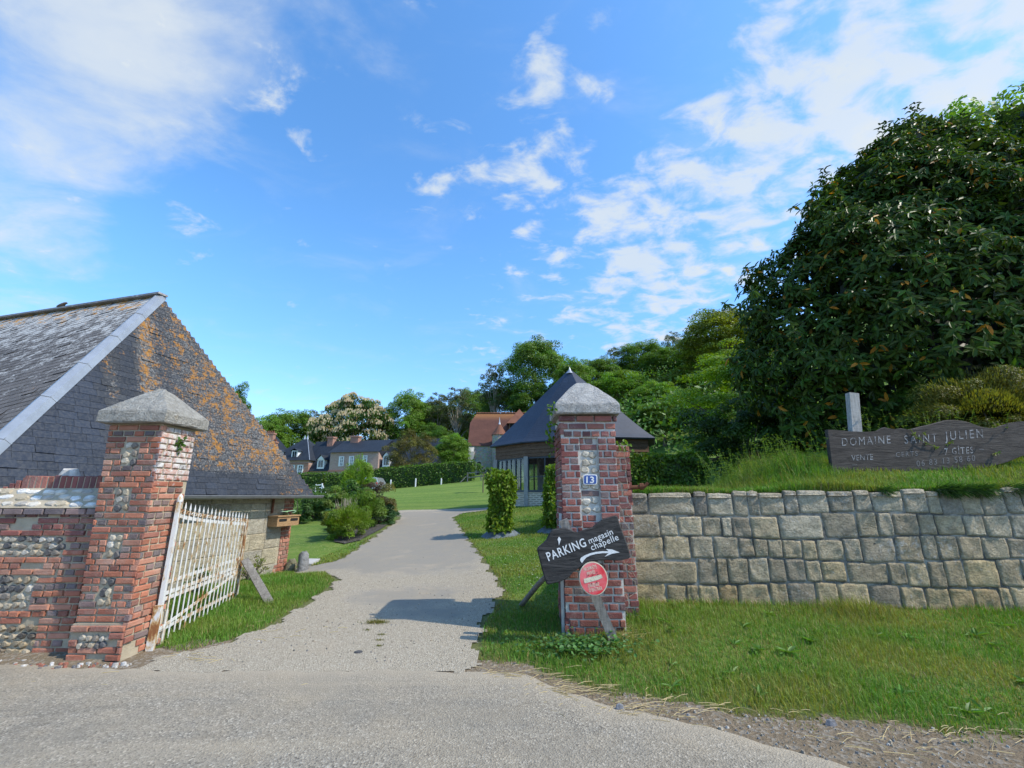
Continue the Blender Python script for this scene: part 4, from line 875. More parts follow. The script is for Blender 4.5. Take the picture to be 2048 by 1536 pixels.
for a, b_ in ((1.70, 2.20), (1.40, 1.62), (0.92, 1.24)): nodules(fl, fi, p0 + 0.01, p1 - 0.01, a + 0.005, b_ - 0.005, 0.115, 0.095, PALE, 0.014)
fl.build('flint_panel', M_FLINT, t)
cs = MB(); cap_stone(cs, RX0 - 0.075, RX1 + 0.07, RY0 - 0.10, RY1 + 0.10, RZ, 0.14, 0.37, 0.20, (0.50, 0.49, 0.46), bulge=0.03); cs.build('cap', M_CAP, t)
mb = MB(); mb.tube([(RX1 + 0.20, RY0 + 0.40, 1.73), (RX1 + 0.42, RY0 + 0.34, 1.75), (RX1 + 0.47, RY0 + 0.33, 1.80)], [0.03, 0.026, 0.02]); mb.tube([(RX1 + 0.36, RY0 + 0.35, 1.75), (RX1 + 0.41, RY0 + 0.34, 1.75)], 0.043); mb.build('iron_hinge_pin', M_RUST, t)
mb = MB(); mb.beam((RX0 - 0.022, RY0 + 0.05, 0.02), (RX0 - 0.018, RY0 + 0.05, 1.42), 0.035, 0.05, (0, 1, 0)); mb.build('iron_strip', M_ZINC, t)
pl = MB(); PY = RY0 - 0.006
def rr_px(x0, y0, x1, y1, r):
    q = []
    for cx, cy, a0 in ((x1 - r, y0 + r, -90), (x1 - r, y1 - r, 0), (x0 + r, y1 - r, 90), (x0 + r, y0 + r, 180)):
        for k in range(5): a = R(a0 + k * 22.5); q.append((cx + r * math.cos(a), cy + r * math.sin(a)))
    return q
slab_px(pl, rr_px(1166.5, 949, 1194.5, 969.5, 4), PY, 0.012, edge=0.003); pn = pl.build('number_plate', M_LETTER, t); tag(pn, 'blue enamel number plate with white border reading 13')
pl = MB(); slab_px(pl, rr_px(1168.2, 950.7, 1192.8, 967.8, 3), PY - 0.002, 0.002, edge=0.001); pl.build('blue_field', M_BLUE, pn)
text_mesh('13', 1172.6, 965.8, 18.2, 0, PY - 0.004, 'digits', M_LETTER, pn, bold=0.02, fit=15.6)
# creeper on the pillar and dry tendrils
iv = MB()
for (cx, cy, cz, k, sx_, sz_) in ((0.53, 5.95, 2.52, 40, 0.03, 0.15), (1.52, 6.0, 2.28, 26, 0.05, 0.05), (0.54, 5.75, 2.75, 24, 0.03, 0.05)):
    P = np.array([cx, cy, cz]) + rng.normal(0, 1, (k, 3)) * [sx_, 0.09, sz_]; big_leaves(iv, P, rand_dir(k) + np.array([-0.2, -0.3, -0.3]), rand_dir(k) + np.array([-0.3, -0.8, 0.6]), 0.055, 0.045, tint(k, (0.10, 0.19, 0.02)))
iv.build('creeper', M_LEAF, t)
tw = MB()
for i in range(16):
    p = Vector((1.42 + rng.uniform(0, 0.2), 5.95 + rng.uniform(-0.03, 0), rng.uniform(0.25, 2.0))); q = [p]
    for k in range(5): p = p + Vector((rng.normal(0, 0.05), rng.uniform(-0.015, 0.01), rng.uniform(0.0, 0.12))); q.append(p)
    tw.tube(q, 0.0035, n=4)
tw.build('dry_creeper_stems', M_PALEBARK, t)

# ------------------------------------------------------------------ stone retaining wall
t = thing('stone_wall', 'rough grey and buff stone retaining wall holding up the grass bank', 'wall', (4, 6.2, 0.2))
e3 = np.array([WALL_B[0] - WALL_A[0], WALL_B[1] - WALL_A[1], 0]); LW = np.linalg.norm(e3); e3 = e3 / LW; n3 = np.array([e3[1], -e3[0], 0])
fr = framef((WALL_A[0], WALL_A[1], 0), e3, n3); mb = MB(); mb.box((0, -0.38, -0.1), (LW, -0.010, 1.60), fr=fr)
k_ = np.array([[0, -0.38, 1.6], [LW, -0.38, 1.6], [LW, -0.03, 1.6], [0, -0.03, 1.6], [0, -0.38, 1.62], [LW, -0.38, 1.70], [LW, -0.03, 1.70], [0, -0.03, 1.60]]); mb.add(fr(k_), [[4, 5, 6, 7], [3, 2, 6, 7], [0, 4, 5, 1]])
mb.build('mortar', M_JOINT, t)
st = MB(); SB = np.array([(0.36, 0.305, 0.205), (0.40, 0.335, 0.215), (0.33, 0.29, 0.215), (0.42, 0.355, 0.24), (0.29, 0.26, 0.21), (0.38, 0.295, 0.175)]); SG = np.array([(0.29, 0.275, 0.235), (0.34, 0.32, 0.27), (0.25, 0.24, 0.22), (0.38, 0.36, 0.305), (0.42, 0.385, 0.31)])
FRAC = [0.0, 0.045, 0.245, 0.435, 0.615, 0.805, 1.0]
for r in range(6):
    s = 0.02; q = 0
    while s < LW:
        l = rng.choice([0.15, 0.20, 0.23, 0.26, 0.28, 0.31, 0.34, 0.40]) * rng.uniform(0.88, 1.1) if r else rng.uniform(0.12, 0.3)
        if s < 0.1: l = {1: 0.46, 2: 0.60, 3: 0.47, 4: 0.44, 5: 0.30, 0: 0.3}[r]
        if rng.uniform() < 0.07 and r: l *= 1.5
        zb = 0.10 + (wall_top(1.6 + s) - 0.10) * (FRAC[r] + 0.018 * math.sin(s * 1.9 + r * 1.7) * (0 < r)); zt = 0.10 + (wall_top(1.6 + s) - 0.10) * (FRAC[r + 1] + (0.018 * math.sin(s * 1.9 + (r + 1) * 1.7) if r < 5 else 0.012 * math.sin(s * 9)))
        g = rng.uniform(-0.002, 0.010); mixg = np.clip((r - 1.6) / 3 + rng.uniform(-0.3, 0.3), 0, 1); c = SB[rng.integers(6)] * (1 - mixg) + SG[rng.integers(5)] * mixg; c = c * rng.uniform(1.08, 1.48) * np.array((1.08, 1.0, 0.86)); zb += rng.uniform(-0.008, 0.008) * (r > 0)
        rough_block(st, fr, s + g * 0.5, s + l - g * 0.5, zb + g * 0.5, zt - g * 0.5 * (r < 5), rng.uniform(0.002, 0.012), c, nu=15, nv=13, rough=0.004, sub=0.035); 
        if r == 5:   # upper surface of the top course
            ft = framef((WALL_A[0], WALL_A[1], 0) + n3 * 0.0, e3, np.array([0, 0, 1.0]), -n3); 
            rough_block(st, ft, s + g * 0.6, s + l - g * 0.6, -0.03, 0.30, zt - 0.004, c, nu=5, nv=5, rough=0.008, sub=-(zt - 0.06))
        s += l
st.build('stonework', M_STONE, t, smooth=True)

# ------------------------------------------------------------------ barn on the left
BO = np.array([-4.84, 11.0, 1.64]); BA = R(15.0); be = np.array([-math.sin(BA), -math.cos(BA), 0]); bn = np.array([-math.cos(BA), math.sin(BA), 0]); BWID = 6.17; BD = 1.91; BH = 4.10
apex = BO + be * BWID / 2 + bn * BD + np.array([0, 0, BH])
t = thing('slate_barn', 'long stone barn under a steep lichen-spotted slate roof with brick corner', 'barn', (-7.5, 9.5, 0))
up1 = bn * BD + np.array([0, 0, BH]); SL1 = np.linalg.norm(up1); up1 = up1 / SL1; nm1 = np.cross(be, up1); nm1 = nm1 if nm1[2] > 0 else -nm1
def slates(mb, O, e, up, nm, smin, smax, tmax, ex, wd, colf, alf, rot=0.0):
    """overlapping slates laid course by course, each a tilted sheet with a thick lower edge"""
    ca, sa = math.cos(rot), math.sin(rot); i0, i1 = (-int(6 / ex), int((tmax + 6) / ex)) if rot else (0, int(tmax / ex) + 1)
    for r in range(i0, i1):
        sl = -12.0 + (wd / 2 if r % 2 else 0) if rot else -1.0 + (wd / 2 if r % 2 else 0); sh = 26.0 if rot else 12.0
        s = sl + rng.uniform(-0.02, 0.02)
        while s < sh:
            w_ = wd * rng.uniform(0.88, 1.12); a, b_ = s, s + w_; s += w_ + 0.004; t0 = r * ex; t1 = t0 + ex * 1.35
            if rot:
                q = np.array([(a, t0), (b_, t0), (b_, t1), (a, t1)]); q = np.c_[q[:, 0] * ca - q[:, 1] * sa, q[:, 0] * sa + q[:, 1] * ca]
                cs_, ct_ = q[:, 0].mean(), q[:, 1].mean()
                if not (0.0 <= ct_ <= tmax and smin(ct_) <= cs_ <= smax(ct_)): continue
                q[:, 1] = np.clip(q[:, 1], 0, tmax); q[:, 0] = np.clip(q[:, 0], [smin(x) for x in q[:, 1]], [smax(x) for x in q[:, 1]])
            else:
                tm = min(t0 + ex * 0.5, tmax)
                if t0 > tmax: continue
                a = max(a, smin(tm)); b_ = min(b_, smax(tm))
                if b_ - a < 0.025: continue
                t1 = min(t1, tmax); sg = rng.uniform(-0.008, 0.008); q = np.array([(a, t0 + sg), (b_, t0 + sg + rng.uniform(-0.006, 0.006)), (b_, t1), (a, t1)]); cs_, ct_ = (a + b_) / 2, t0
            lift = 0.0065 + abs(rng.normal(0, 0.002)) + (0.010 if rng.uniform() < 0.04 else 0)
            P = O + q[:, 0:1] * e + q[:, 1:2] * up; V = np.concatenate([P[2:4] + nm * 0.001, P[0:2] + nm * lift, P[0:2] + nm * (lift - 0.006)])
            c = np.asarray(colf(cs_, ct_)) * rng.uniform(0.78, 1.22); al = [alf(*q[i_]) for i_ in (2, 3, 0, 1, 0, 1)]; mb.add(V, [[2, 3, 0, 1], [4, 5, 3, 2]], np.c_[np.tile(c, (6, 1)), al])
hip = MB(); half = BWID / 2
lichen = lambda s, tt: float(np.clip(smooth(4.9, 2.6, s) * 0.80 + 0.10 * smooth(2.4, 0.8, s) * (tt > 0.8) - 0.25 * smooth(0.9, 0.2, s) * (tt < 0.8) + 0.22 * math.exp(-((s - 4.25) / 0.16) ** 2) * 3 * (0.6 < tt < 2.9) + 0.8 * math.exp(-((s - (3.75 - 0.05 * tt)) / 0.14) ** 2) - 0.55 * smooth(0.55, 0.3, tt) * float(smooth(0.4, 1.8, s)), 0, 1))
slates(hip, BO, be, up1, nm1, lambda tt: half * tt / SL1, lambda tt: BWID - half * tt / SL1, SL1, 0.122, 0.215, lambda s, tt: np.array((0.018, 0.026, 0.042)) * (1 - lichen(s, tt)) + np.array((0.040, 0.043, 0.047)) * lichen(s, tt), lichen)
hip.poly([BO - nm1 * 0.004, BO + be * BWID - nm1 * 0.004, apex - nm1 * 0.004], (0.03, 0.03, 0.03, 0)); hip.build('end_roof', M_SLATE, t)
S0 = BO + be * BWID; up2 = -be * half + np.array([0, 0, BH]); SL2 = np.linalg.norm(up2); up2 = up2 / SL2; nm2 = np.cross(bn, up2); nm2 = nm2 if nm2[2] > 0 else -nm2
sl = MB(); slates(sl, S0, bn, up2, nm2, lambda tt: BD * tt / SL2, lambda tt: 9.5, SL2, 0.125, 0.22, lambda s, tt: (0.105, 0.095, 0.088), lambda s, tt: float(np.clip(tt / SL2, 0, 1)), rot=R(-17))
sl.poly([S0 - nm2 * 0.004, S0 + bn * 9.5 - nm2 * 0.004, apex + bn * (9.5 - BD) - nm2 * 0.004, apex - nm2 * 0.004], (0.06, 0.055, 0.05, 0)); sl.build('long_roof', M_GSLATE, t)
bkr = MB(); up3 = be * half + np.array([0, 0, BH]); nrm3 = np.cross(bn, up3); bkr.poly([BO, apex, apex + bn * (9.5 - BD), BO + bn * 9.5], (0.07, 0.065, 0.06, 0.5)); bkr.build('rear_roof', M_GSLATE, t)
hc = MB(); a_, b_ = S0 + np.array([0, 0, 0.02]), apex + np.array([0, 0, 0.02]); nseg = 6; upv = unit(nm1 + nm2)
for i in range(nseg):
    p, q = a_ + (b_ - a_) * (i / nseg), a_ + (b_ - a_) * ((i + 1) / nseg); o = upv * (0.02 + 0.004 * (i % 2)); d = unit(b_ - a_); sd = unit(np.cross(d, upv))
    w2 = 0.112; V = [p + o - sd * w2 - upv * 0.085, p + o - sd * 0.05, p + o + sd * 0.05, p + o + sd * w2 - upv * 0.085]; V2 = [v + (q - p) for v in V]; hc.add(V + V2, [[0, 1, 5, 4], [1, 2, 6, 5], [2, 3, 7, 6]])
    hc.beam(q + o - d * 0.02 + upv * 0.004, q + o + d * 0.012 + upv * 0.004, 0.11, 0.012, tuple(upv))
    for sg in (-1, 1): hc.beam(q + o + sd * sg * 0.05, q + o + sd * sg * w2 - upv * 0.083, 0.02, 0.008, tuple(upv))
hc.build('hip_flashing', M_ZINC, t)
rc = MB(); rc.beam(apex + np.array([0, 0, 0.03]) - bn * 0.08, apex + bn * 7.6 + np.array([0, 0, 0.03]), 0.20, 0.04, col=(0.24, 0.235, 0.23, 0.5)); rc.build('ridge_cap', M_GSLATE, t)
gt = MB(); p, q = BO - bn * 0.06 - be * 0.20 - np.array([0, 0, 0.015]), BO + be * 5.55 - bn * 0.06 - np.array([0, 0, 0.015]); n = 9
V = []
for e_ in (p, q):
    for k in range(n): a = math.pi * (1 + k / (n - 1)); V.append(e_ + (-bn) * math.cos(a) * 0.065 + np.array([0, 0, math.sin(a) * 0.065]))
gt.add(V, [[k, k + 1, n + k + 1, n + k] for k in range(n - 1)]); gt.poly(V[:n]); gt.tube([p - bn * 0.065, q - bn * 0.065], 0.009, n=6); 
for i in range(9): gt.beam(p + (q - p) * (i + 0.5) / 9 + bn * 0.05, p + (q - p) * (i + 0.5) / 9 - bn * 0.068, 0.02, 0.006)
gt.build('gutter', M_LEAD, t)
# walls: end wall set back under the eaves, long walls behind it
IN = 0.30; wo = BO + bn * IN + be * 0.30; wo = np.array([wo[0], wo[1], 0]); fr = framef(wo, be, -bn); WL = BWID - 0.9
mb = MB(); mb.box((0.0, -6.0, -0.4), (WL, -0.015, 1.72), fr=fr); mb.build('core_wall', M_MORTAR, t)
st = MB(); rowz = [-0.15, 0.16, 0.50, 0.83, 1.15, 1.47, 1.70]
for r in range(6):
    s = 0.36 if r % 2 else 0.30
    while s < WL:
        l = rng.uniform(0.36, 0.70); c = np.array([(0.58, 0.51, 0.35), (0.53, 0.47, 0.345), (0.61, 0.53, 0.37), (0.48, 0.44, 0.345)][rng.integers(4)]) * rng.uniform(0.9, 1.1); brick(st, fr, s, min(s + l, WL) - 0.012, rowz[r] + 0.008, rowz[r + 1] - 0.008, 0.0, c, 0, 0.05, 0.008, 0.003); s += l
st.build('ashlar_facing', M_ASHLAR, t)
bk = MB(); lay(bk, fr, 0.0, 0.30, -0.12, 1.70, RED * 0.95, 0.03, course=0.088, bh=0.070, lime=lambda s, z: 0.15); frs = framef(wo, bn, -be); lay(bk, frs, 0.0, 0.5, -0.12, 1.70, RED, 0.03, course=0.088, bh=0.07)
lay(bk, fr, 0.29, 0.42, -0.12, 0.13, RED * 0.95, 0.03, course=0.088, bh=0.07); bk.build('brick_quoin', M_BRICK, t)
dp = MB(); dp.tube([wo + be * 0.68 - bn * 0.03 + np.array([0, 0, 1.25]), wo + be * 0.68 - bn * 0.03 + np.array([0, 0, 1.68])], 0.028); dp.build('downpipe', M_RUST, t)
# letterbox fixed on the brick corner
sA, zA = on_plane(566, 1040, wo, be); 
MBX = thing('letterbox', 'wooden letterbox with two dark slots fixed on the brick corner of the barn', 'letterbox', tuple(wo + be * sA - bn * 0.1 + np.array([0, 0, zA])))
lb = MB(); s0, s1 = 0.08, 0.74; z0, z1 = zA - 0.115, zA + 0.085; lb.box((s0, 0.0, z0), (s1, 0.26, z1), fr=fr); lb.build('box', M_BOXWOOD, MBX)
lb = MB(); lb.box((s0 - 0.02, 0.0, z1 + 0.002), (s1 + 0.02, 0.285, z1 + 0.028), fr=fr); lb.build('lid', M_BOXWOOD, MBX)
for a, b_ in ((0.12, 0.36), (0.46, 0.70)):
    lb = MB(); q = []
    for cx, a0 in ((b_ - 0.03, -90), (a + 0.03, 90)):
        for k in range(7): an = R(a0 + k * 30); q.append((cx + 0.03 * math.cos(an), 0.2615, zA + 0.015 + 0.03 * math.sin(an)))
    q = np.array(q); q2 = q.copy(); q2[:, 1] = 0.264; nq = len(q); V = fr(np.concatenate([q, q2])); lb.add(V, [[i, (i + 1) % nq, nq + (i + 1) % nq, nq + i] for i in range(nq)]); lb.poly(V[nq:]); lb.build('slot', M_DARK, MBX)
lb = MB()
for i in range(7): 
    s = rng.uniform(0.10, 0.42); lb.beam(fr(np.array([[s, rng.uniform(0.05, 0.2), z1 + 0.035 + 0.012 * i]]))[0], fr(np.array([[s + rng.uniform(-0.25, 0.15), rng.uniform(0.05, 0.22), z1 + 0.04 + 0.012 * i + rng.uniform(0, 0.03)]]))[0], 0.09, 0.006, jit=0.01)
tag(lb.build('paper_bundle', M_GREEN), 'pale green and white papers lying on the letterbox lid', 'papers')
def upright_stone(px, pyb, w_, h_, d_, lean, label, c, kk):
    p = ground_px(px, pyb); mb = MB(); rings = []
    for i in range(8):
        f = i / 7; r = (1.0 if f < 0.8 else 1 - (f - 0.8) * 2.2); 
        rings.append([(p.x + math.cos(2 * math.pi * k / 10) * w_ / 2 * r * (1 + 0.15 * math.sin(k * 2.3 + kk)) * min(1, 1.0) + lean * f * h_, p.y + math.sin(2 * math.pi * k / 10) * d_ / 2 * r, p.z - 0.08 + f * (h_ + 0.08)) for k in range(10)])
    V = np.array(rings).reshape(-1, 3) + rng.normal(0, 0.012, (80, 3)); F = [[i * 10 + k, i * 10 + (k + 1) % 10, i * 10 + 10 + (k + 1) % 10, i * 10 + 10 + k] for i in range(7) for k in range(10)]
    mb.add(V, F, c); mb.poly(V[-10:], c); return tag(mb.build('guard_stone', M_STONE, smooth=True), label, 'stone')
upright_stone(604, 1143, 0.22, 0.42, 0.22, 0.0, 'upright grey guard stone standing at the foot of the barn corner', (0.33, 0.33, 0.32), 1)
upright_stone(577, 1143, 0.26, 0.26, 0.14, 0.25, 'low mossy slab leaning between the barn corner and the guard stone', (0.33, 0.31, 0.20), 4)
q = [ground_px(*p) for p in ((600, 1121), (640, 1121.5), (622, 1132), (600, 1134))]; mb = MB(); V = [(p.x, p.y, p.z + 0.05) for p in q] + [(p.x, p.y, p.z - 0.1) for p in q]
mb.add(V, [[0, 1, 2, 3], [0, 4, 5, 1], [1, 5, 6, 2], [2, 6, 7, 3], [3, 7, 4, 0]]); tag(mb.build('concrete_slab', M_CONCRETE), 'small pale concrete slab in the grass behind the guard stone', 'slab')
# bird on the ridge
bp = Vector(apex + bn * 3.0 + np.array([0, 0, 0.085])); bs, bz = on_plane(123, 612, apex[:2], bn[:2]); bp = Vector(apex + bn * bs); bp.z = apex[2] + 0.085
mb = MB(); mb.tube([bp + Vector((-0.11, 0, 0.03)), bp + Vector((-0.04, 0, 0.05)), bp + Vector((0.03, 0, 0.075)), bp + Vector((0.065, 0, 0.11)), bp + Vector((0.10, 0, 0.115)), bp + Vector((0.125, 0, 0.108))], [0.012, 0.035, 0.042, 0.028, 0.024, 0.004], n=8)
bird = tag(mb.build('bird', M_BIRD, smooth=True), 'small brown bird perched on the barn ridge', 'bird')
mb = MB(); mb.tube([bp + Vector((0.0, 0, 0.05)), bp + Vector((0.005, 0, -0.01))], 0.004, n=5); mb.tube([bp + Vector((0.02, 0.015, 0.05)), bp + Vector((0.025, 0.015, -0.01))], 0.004, n=5); mb.build('legs', M_DARK, bird)

# ------------------------------------------------------------------ iron gate
GA, GB = Vector((-3.905, 5.30, 0.0)), Vector((-4.43, 7.62, 0.0)); gd = (GB - GA); GL = gd.length; gd.normalize(); gn = Vector((gd.y, -gd.x, 0))
t = thing('iron_gate', 'open white iron gate leaf with pointed rusty bars and swept top rail', 'gate', (-3.905, 5.3, 0.05))
gp = lambda s, z, o=0.0: GA + gd * s + gn * o + Vector((0, 0, z))
ztop = lambda s: 1.585 - 0.245 * (s / GL) ** 0.75
mb = MB(); mb.beam(gp(0.0, 0.07), gp(0.0, 1.56), 0.05, 0.04, tuple(gn), (1, 1, 1, 0.3)); sm = mb.build('stile', M_PAINT, t)
mb = MB(); mb.tube([gp(0, 1.562), gp(0, 1.58), gp(0, 1.60), gp(0, 1.63), gp(0, 1.655)], [0.030, 0.032, 0.031, 0.022, 0.004], (1, 1, 1, 0), 10); mb.build('finial', M_PAINT, sm, smooth=True)
mb = MB(); mb.beam(gp(-0.06, 0.02), gp(-0.05, 0.46), 0.05, 0.07, tuple(gn), (1, 1, 1, 1)); mb.build('hinge_post', M_PAINT, t)
mb = MB(); mb.beam(gp(GL, 0.09), gp(GL, 1.25), 0.045, 0.035, tuple(gn), (1, 1, 1, 1)); mb.build('stile', M_PAINT, t)
for z in (0.665, 0.545, 0.485, 0.165): mb = MB(); mb.beam(gp(0.0, z + 0.02), gp(GL, z - 0.02), 0.010, 0.040, col=(1, 1, 1, 0.8)); mb.build('rail', M_PAINT, t)
mb = MB(); prev = None
for k in range(13):
    s = GL * k / 12; p = gp(s, ztop(s) - 0.17)
    if prev is not None: mb.beam(prev, p, 0.012, 0.042, col=(1, 1, 1, 0.1))
    prev = p
mb.build('rail', M_PAINT, t)
mb = MB(); mb.beam(gp(0.02, 0.20, 0.012), gp(GL - 0.02, 0.455, 0.012), 0.010, 0.035, col=(1, 1, 1, 0.8)); mb.build('brace', M_PAINT, t)
for k in range(1, 19):
    s = GL * k / 18.6; zt = ztop(s); a = rng.uniform(0.0, 1.0) * (0.4 + 0.9 * s / GL); mb = MB(); lean = rng.normal(0, 0.004); zb = 0.10 - rng.uniform(0, 0.05)
    mb.tube([gp(s, zb, 0.016), gp(s + lean, 0.7, 0.016), gp(s + lean, zt - 0.085, 0.016)], 0.0088, (1, 1, 1, a), 6); mb.tube([gp(s + lean, zt - 0.085, 0.016), gp(s + lean, zt - 0.07, 0.016), gp(s + lean, zt, 0.016)], [0.009, 0.0125, 0.002], (1, 1, 1, a * 0.7), 6); mb.build('bar', M_PAINT, t)
mb = MB()
for k in range(36):
    s = GL * (k + 0.5) / 36; zc = ztop(s) - 0.115; q = [gp(s + 0.026 * math.cos(a), zc + 0.020 * math.sin(a), 0.016) for a in np.linspace(0, 2 * math.pi, 9)]; mb.tube(q, 0.0055, (1, 1, 1, 1.4), 5, caps=False)
mb.build('scrollwork', M_PAINT, t)
# plank propping the gate open
a_ = Vector((-4.33, 7.55, 0.62)); b_ = ground_px(545, 1207); mb = MB(); mb.beam(a_, b_ - Vector((0, 0, 0.05)), 0.11, 0.045, (0.3, -0.8, 0.5), jit=0.004)
tag(mb.build('wooden_prop', M_GREYPOST), 'weathered grey plank propping the free end of the white gate', 'plank')

# ------------------------------------------------------------------ parking sign
SY_ = 5.30
def zpx(l, ox=1060, oy=1020, k=5.487): return [(ox + x / k, oy + y / k) for x, y in l]
BOARD = zpx([(78, 440), (90, 410), (180, 330), (215, 255), (250, 215), (320, 200), (390, 195), (440, 215), (490, 240), (530, 245), (580, 225), (640, 205), (690, 190), (720, 165), (755, 135), (790, 110), (860, 85), (940, 62), (965, 75), (1000, 190), (1060, 340), (1100, 480), (1105, 515), (1085, 535), (1000, 555), (920, 556), (850, 550), (780, 552), (720, 562), (660, 578), (600, 605), (540, 640), (480, 680), (435, 730), (400, 760), (330, 790), (260, 805), (200, 820), (180, 810), (150, 720), (120, 610)])
t = thing('parking_sign', 'dark wavy wooden board lettered PARKING magasin chapelle with a white arrow', 'sign', tuple(at(1150, 1275, SY_ + 0.1)))
mb = MB(); slab_px(mb, densify(BOARD, 2, 0.35), SY_, 0.045, edge=0.014); bd = mb.build('board', M_BOARD, t)
A_ = R(22.5); AX, AY = zpx([(205, 560)])[0]
LY = SY_ - 0.003
text_mesh('PARKING', AX, AY, 25.0, R(21.5), LY, 'lettering', M_LETTER, bd, spacing=1.12, bold=0.014, fit=82.0)
AX, AY = zpx([(655, 372)])[0]; text_mesh('magasin', AX, AY, 18.0, R(22.5), LY, 'lettering', M_LETTER, bd, spacing=1.04, bold=0.006, fit=51.5)
AX, AY = zpx([(680, 445)])[0]; text_mesh('chapelle', AX, AY, 18.5, R(22.0), LY, 'lettering', M_LETTER, bd, spacing=1.08, bold=0.006, fit=58.5)
mb = MB(); flat_px(mb, zpx([(570, 582), (553, 560), (551, 540), (562, 522), (600, 498), (660, 474), (720, 460), (790, 452), (862, 452), (862, 474), (790, 474), (720, 483), (665, 498), (620, 520), (594, 548)]), LY); flat_px(mb, zpx([(834, 428), (900, 432), (985, 466), (862, 474), (862, 452)]), LY); flat_px(mb, zpx([(985, 466), (900, 480), (818, 514), (862, 474)]), LY); mb.build('arrow', M_LETTER, bd)
mb = MB(); flat_px(mb, zpx([(318, 290), (340, 320), (328, 355), (318, 388), (312, 350), (302, 322)]), LY); mb.build('paint_mark', M_LETTER, bd)
pb = ground_px(1240, 1284); mb = MB(); pt = at(1126, 1040, SY_ + 0.12); mb.beam(pb - Vector((0, 0, 0.15)), pt, 0.105, 0.06, (0, -1, 0), jit=0.004); mb.build('post', M_GREYPOST, t)
pb = ground_px(1043, 1206); mb = MB(); mb.tube([pb - Vector((0.03, 0, 0.06)), pb.lerp(at(1120, 1120, SY_ + 0.12), 0.5), at(1135, 1110, SY_ + 0.10)], [0.036, 0.034, 0.03], n=9); mb.build('strut', M_GREYPOST, t)
# round red sign
NY = SY_ - 0.022; cx, cy = 1187, 1157.5
el = lambda r, m=40: [(cx + (28.5 * math.cos(a) * math.cos(R(-14)) - 34.5 * math.sin(a) * math.sin(R(-14))) * r, cy + (28.5 * math.cos(a) * math.sin(R(-14)) + 34.5 * math.sin(a) * math.cos(R(-14))) * r) for a in np.linspace(0, 2 * math.pi, m, endpoint=False)]
t = thing('round_sign', 'round faded red no entry sign nailed below the parking board', 'sign', tuple(at(cx, cy, NY)))
mb = MB(); slab_px(mb, el(1.0), NY, 0.006, edge=0.002); dk = mb.build('rim', M_CREAM, t)
mb = MB(); flat_px(mb, el(0.94), NY - 0.003); mb.build('disc', M_RED, t)
mb = MB(); flat_px(mb, zpx([(588, 756), (640, 742), (700, 728), (780, 706), (798, 742), (740, 768), (660, 790), (600, 805)]), NY - 0.006); mb.build('bar', M_CREAM, t)
for body, (x, y), s_, k in (('PROPRIÉTÉ', (592, 672), 10.0, 0.55), ('PRIVÉE', (628, 716), 9.5, 0.60), ('DÉFENSE', (640, 852), 9.5, 0.62), ("D'ENTRER", (650, 902), 10.0, 0.60)):
    AX, AY = zpx([(x, y)])[0]; text_mesh(body, AX, AY, s_, R(13 if y < 800 else 11), NY - 0.006, 'lettering', M_CREAM, t, sx=k, bold=0.01)
mb = MB()
for x, y in ((640, 718), (735, 684), (690, 714), (677, 808), (745, 706), (735, 792)): 
    mb = MB(); a, b_ = zpx([(x, y)])[0]; mb.tube([at(a, b_, NY - 0.004), at(a, b_, NY - 0.010)], 0.0055, n=7); mb.build('nail', M_RUST, t)

# ------------------------------------------------------------------ long wooden board on the bank
DY = 7.0
def zp2(l): return [(1640 + x / 5.0196, 760 + y / 5.0196) for x, y in l]
BD2 = zp2([(72, 497), (200, 505), (300, 515), (430, 520), (520, 517), (580, 510), (620, 487), (650, 473), (700, 487), (760, 492), (820, 483), (880, 497), (950, 485), (1040, 460), (1130, 440), (1200, 420), (1270, 402), (1350, 400), (1430, 408), (1500, 425), (1580, 455), (1650, 475), (1720, 482), (1790, 475), (1860, 450), (1930, 424), (2000, 416), (2120, 410), (2300, 425), (2330, 600), (2250, 700), (2120, 740), (2030, 765), (1960, 795), (1900, 820), (1800, 850), (1650, 885), (1500, 915), (1380, 930), (1100, 942), (900, 940), (600, 946), (400, 945), (130, 945), (110, 800), (90, 640)])
t = thing('wooden_sign', 'long weathered plank sign painted DOMAINE SAINT JULIEN on the grass bank', 'sign', tuple(at(1850, 950, DY)))
mb = MB(); slab_px(mb, densify(BD2, 2, 0.25), DY, 0.06, edge=0.012); bd = mb.build('board', M_GREYBOARD, t)
LY = DY - 0.003
def word(body, x, y, s_, a, m, k=0.8, spc=1.15, bold=0.0):
    AX, AY = zp2([(x, y)])[0]; text_mesh(body, AX, AY, s_, R(a), LY, 'lettering', m, bd, sx=k, spacing=spc, bold=bold)
word('DOMAINE', 215, 662, 23, 3.0, M_FADE, 0.80, 1.28); word('SAINT', 845, 640, 24, 3.5, M_FADE, 0.80, 1.36); word('JULIEN', 1262, 606, 25, 4.5, M_FADE, 0.80, 1.34, 0.004)
word('VENTE', 318, 810, 16, 3, M_FADE, 0.85, 1.10, 0.006); word('CERTS', 760, 775, 14, 4, M_FAINT, 0.95, 1.25); word('7 GÎTES', 1250, 752, 19, 3.5, M_FADE, 0.75, 1.25, 0.006); word('06 83 13 58 60', 970, 868, 17, 5.6, M_FAINT, 0.90, 1.25)
mb = MB(); flat_px(mb, zp2([(325, 850), (372, 848), (372, 853), (325, 856)]), LY); flat_px(mb, zp2([(1645, 700), (1600, 700), (1600, 694), (1645, 694)]), LY); mb.build('paint_dash', M_FAINT, bd)
mb = MB(); p_ = at(1704, 787, DY + 0.13); q_ = at(1712, 930, DY + 0.13); mb.beam(q_ - Vector((0, 0, 0.3)), p_, 0.155, 0.10, (0, -1, 0), jit=0.003); mb.build('post', M_PALEPOST, t)
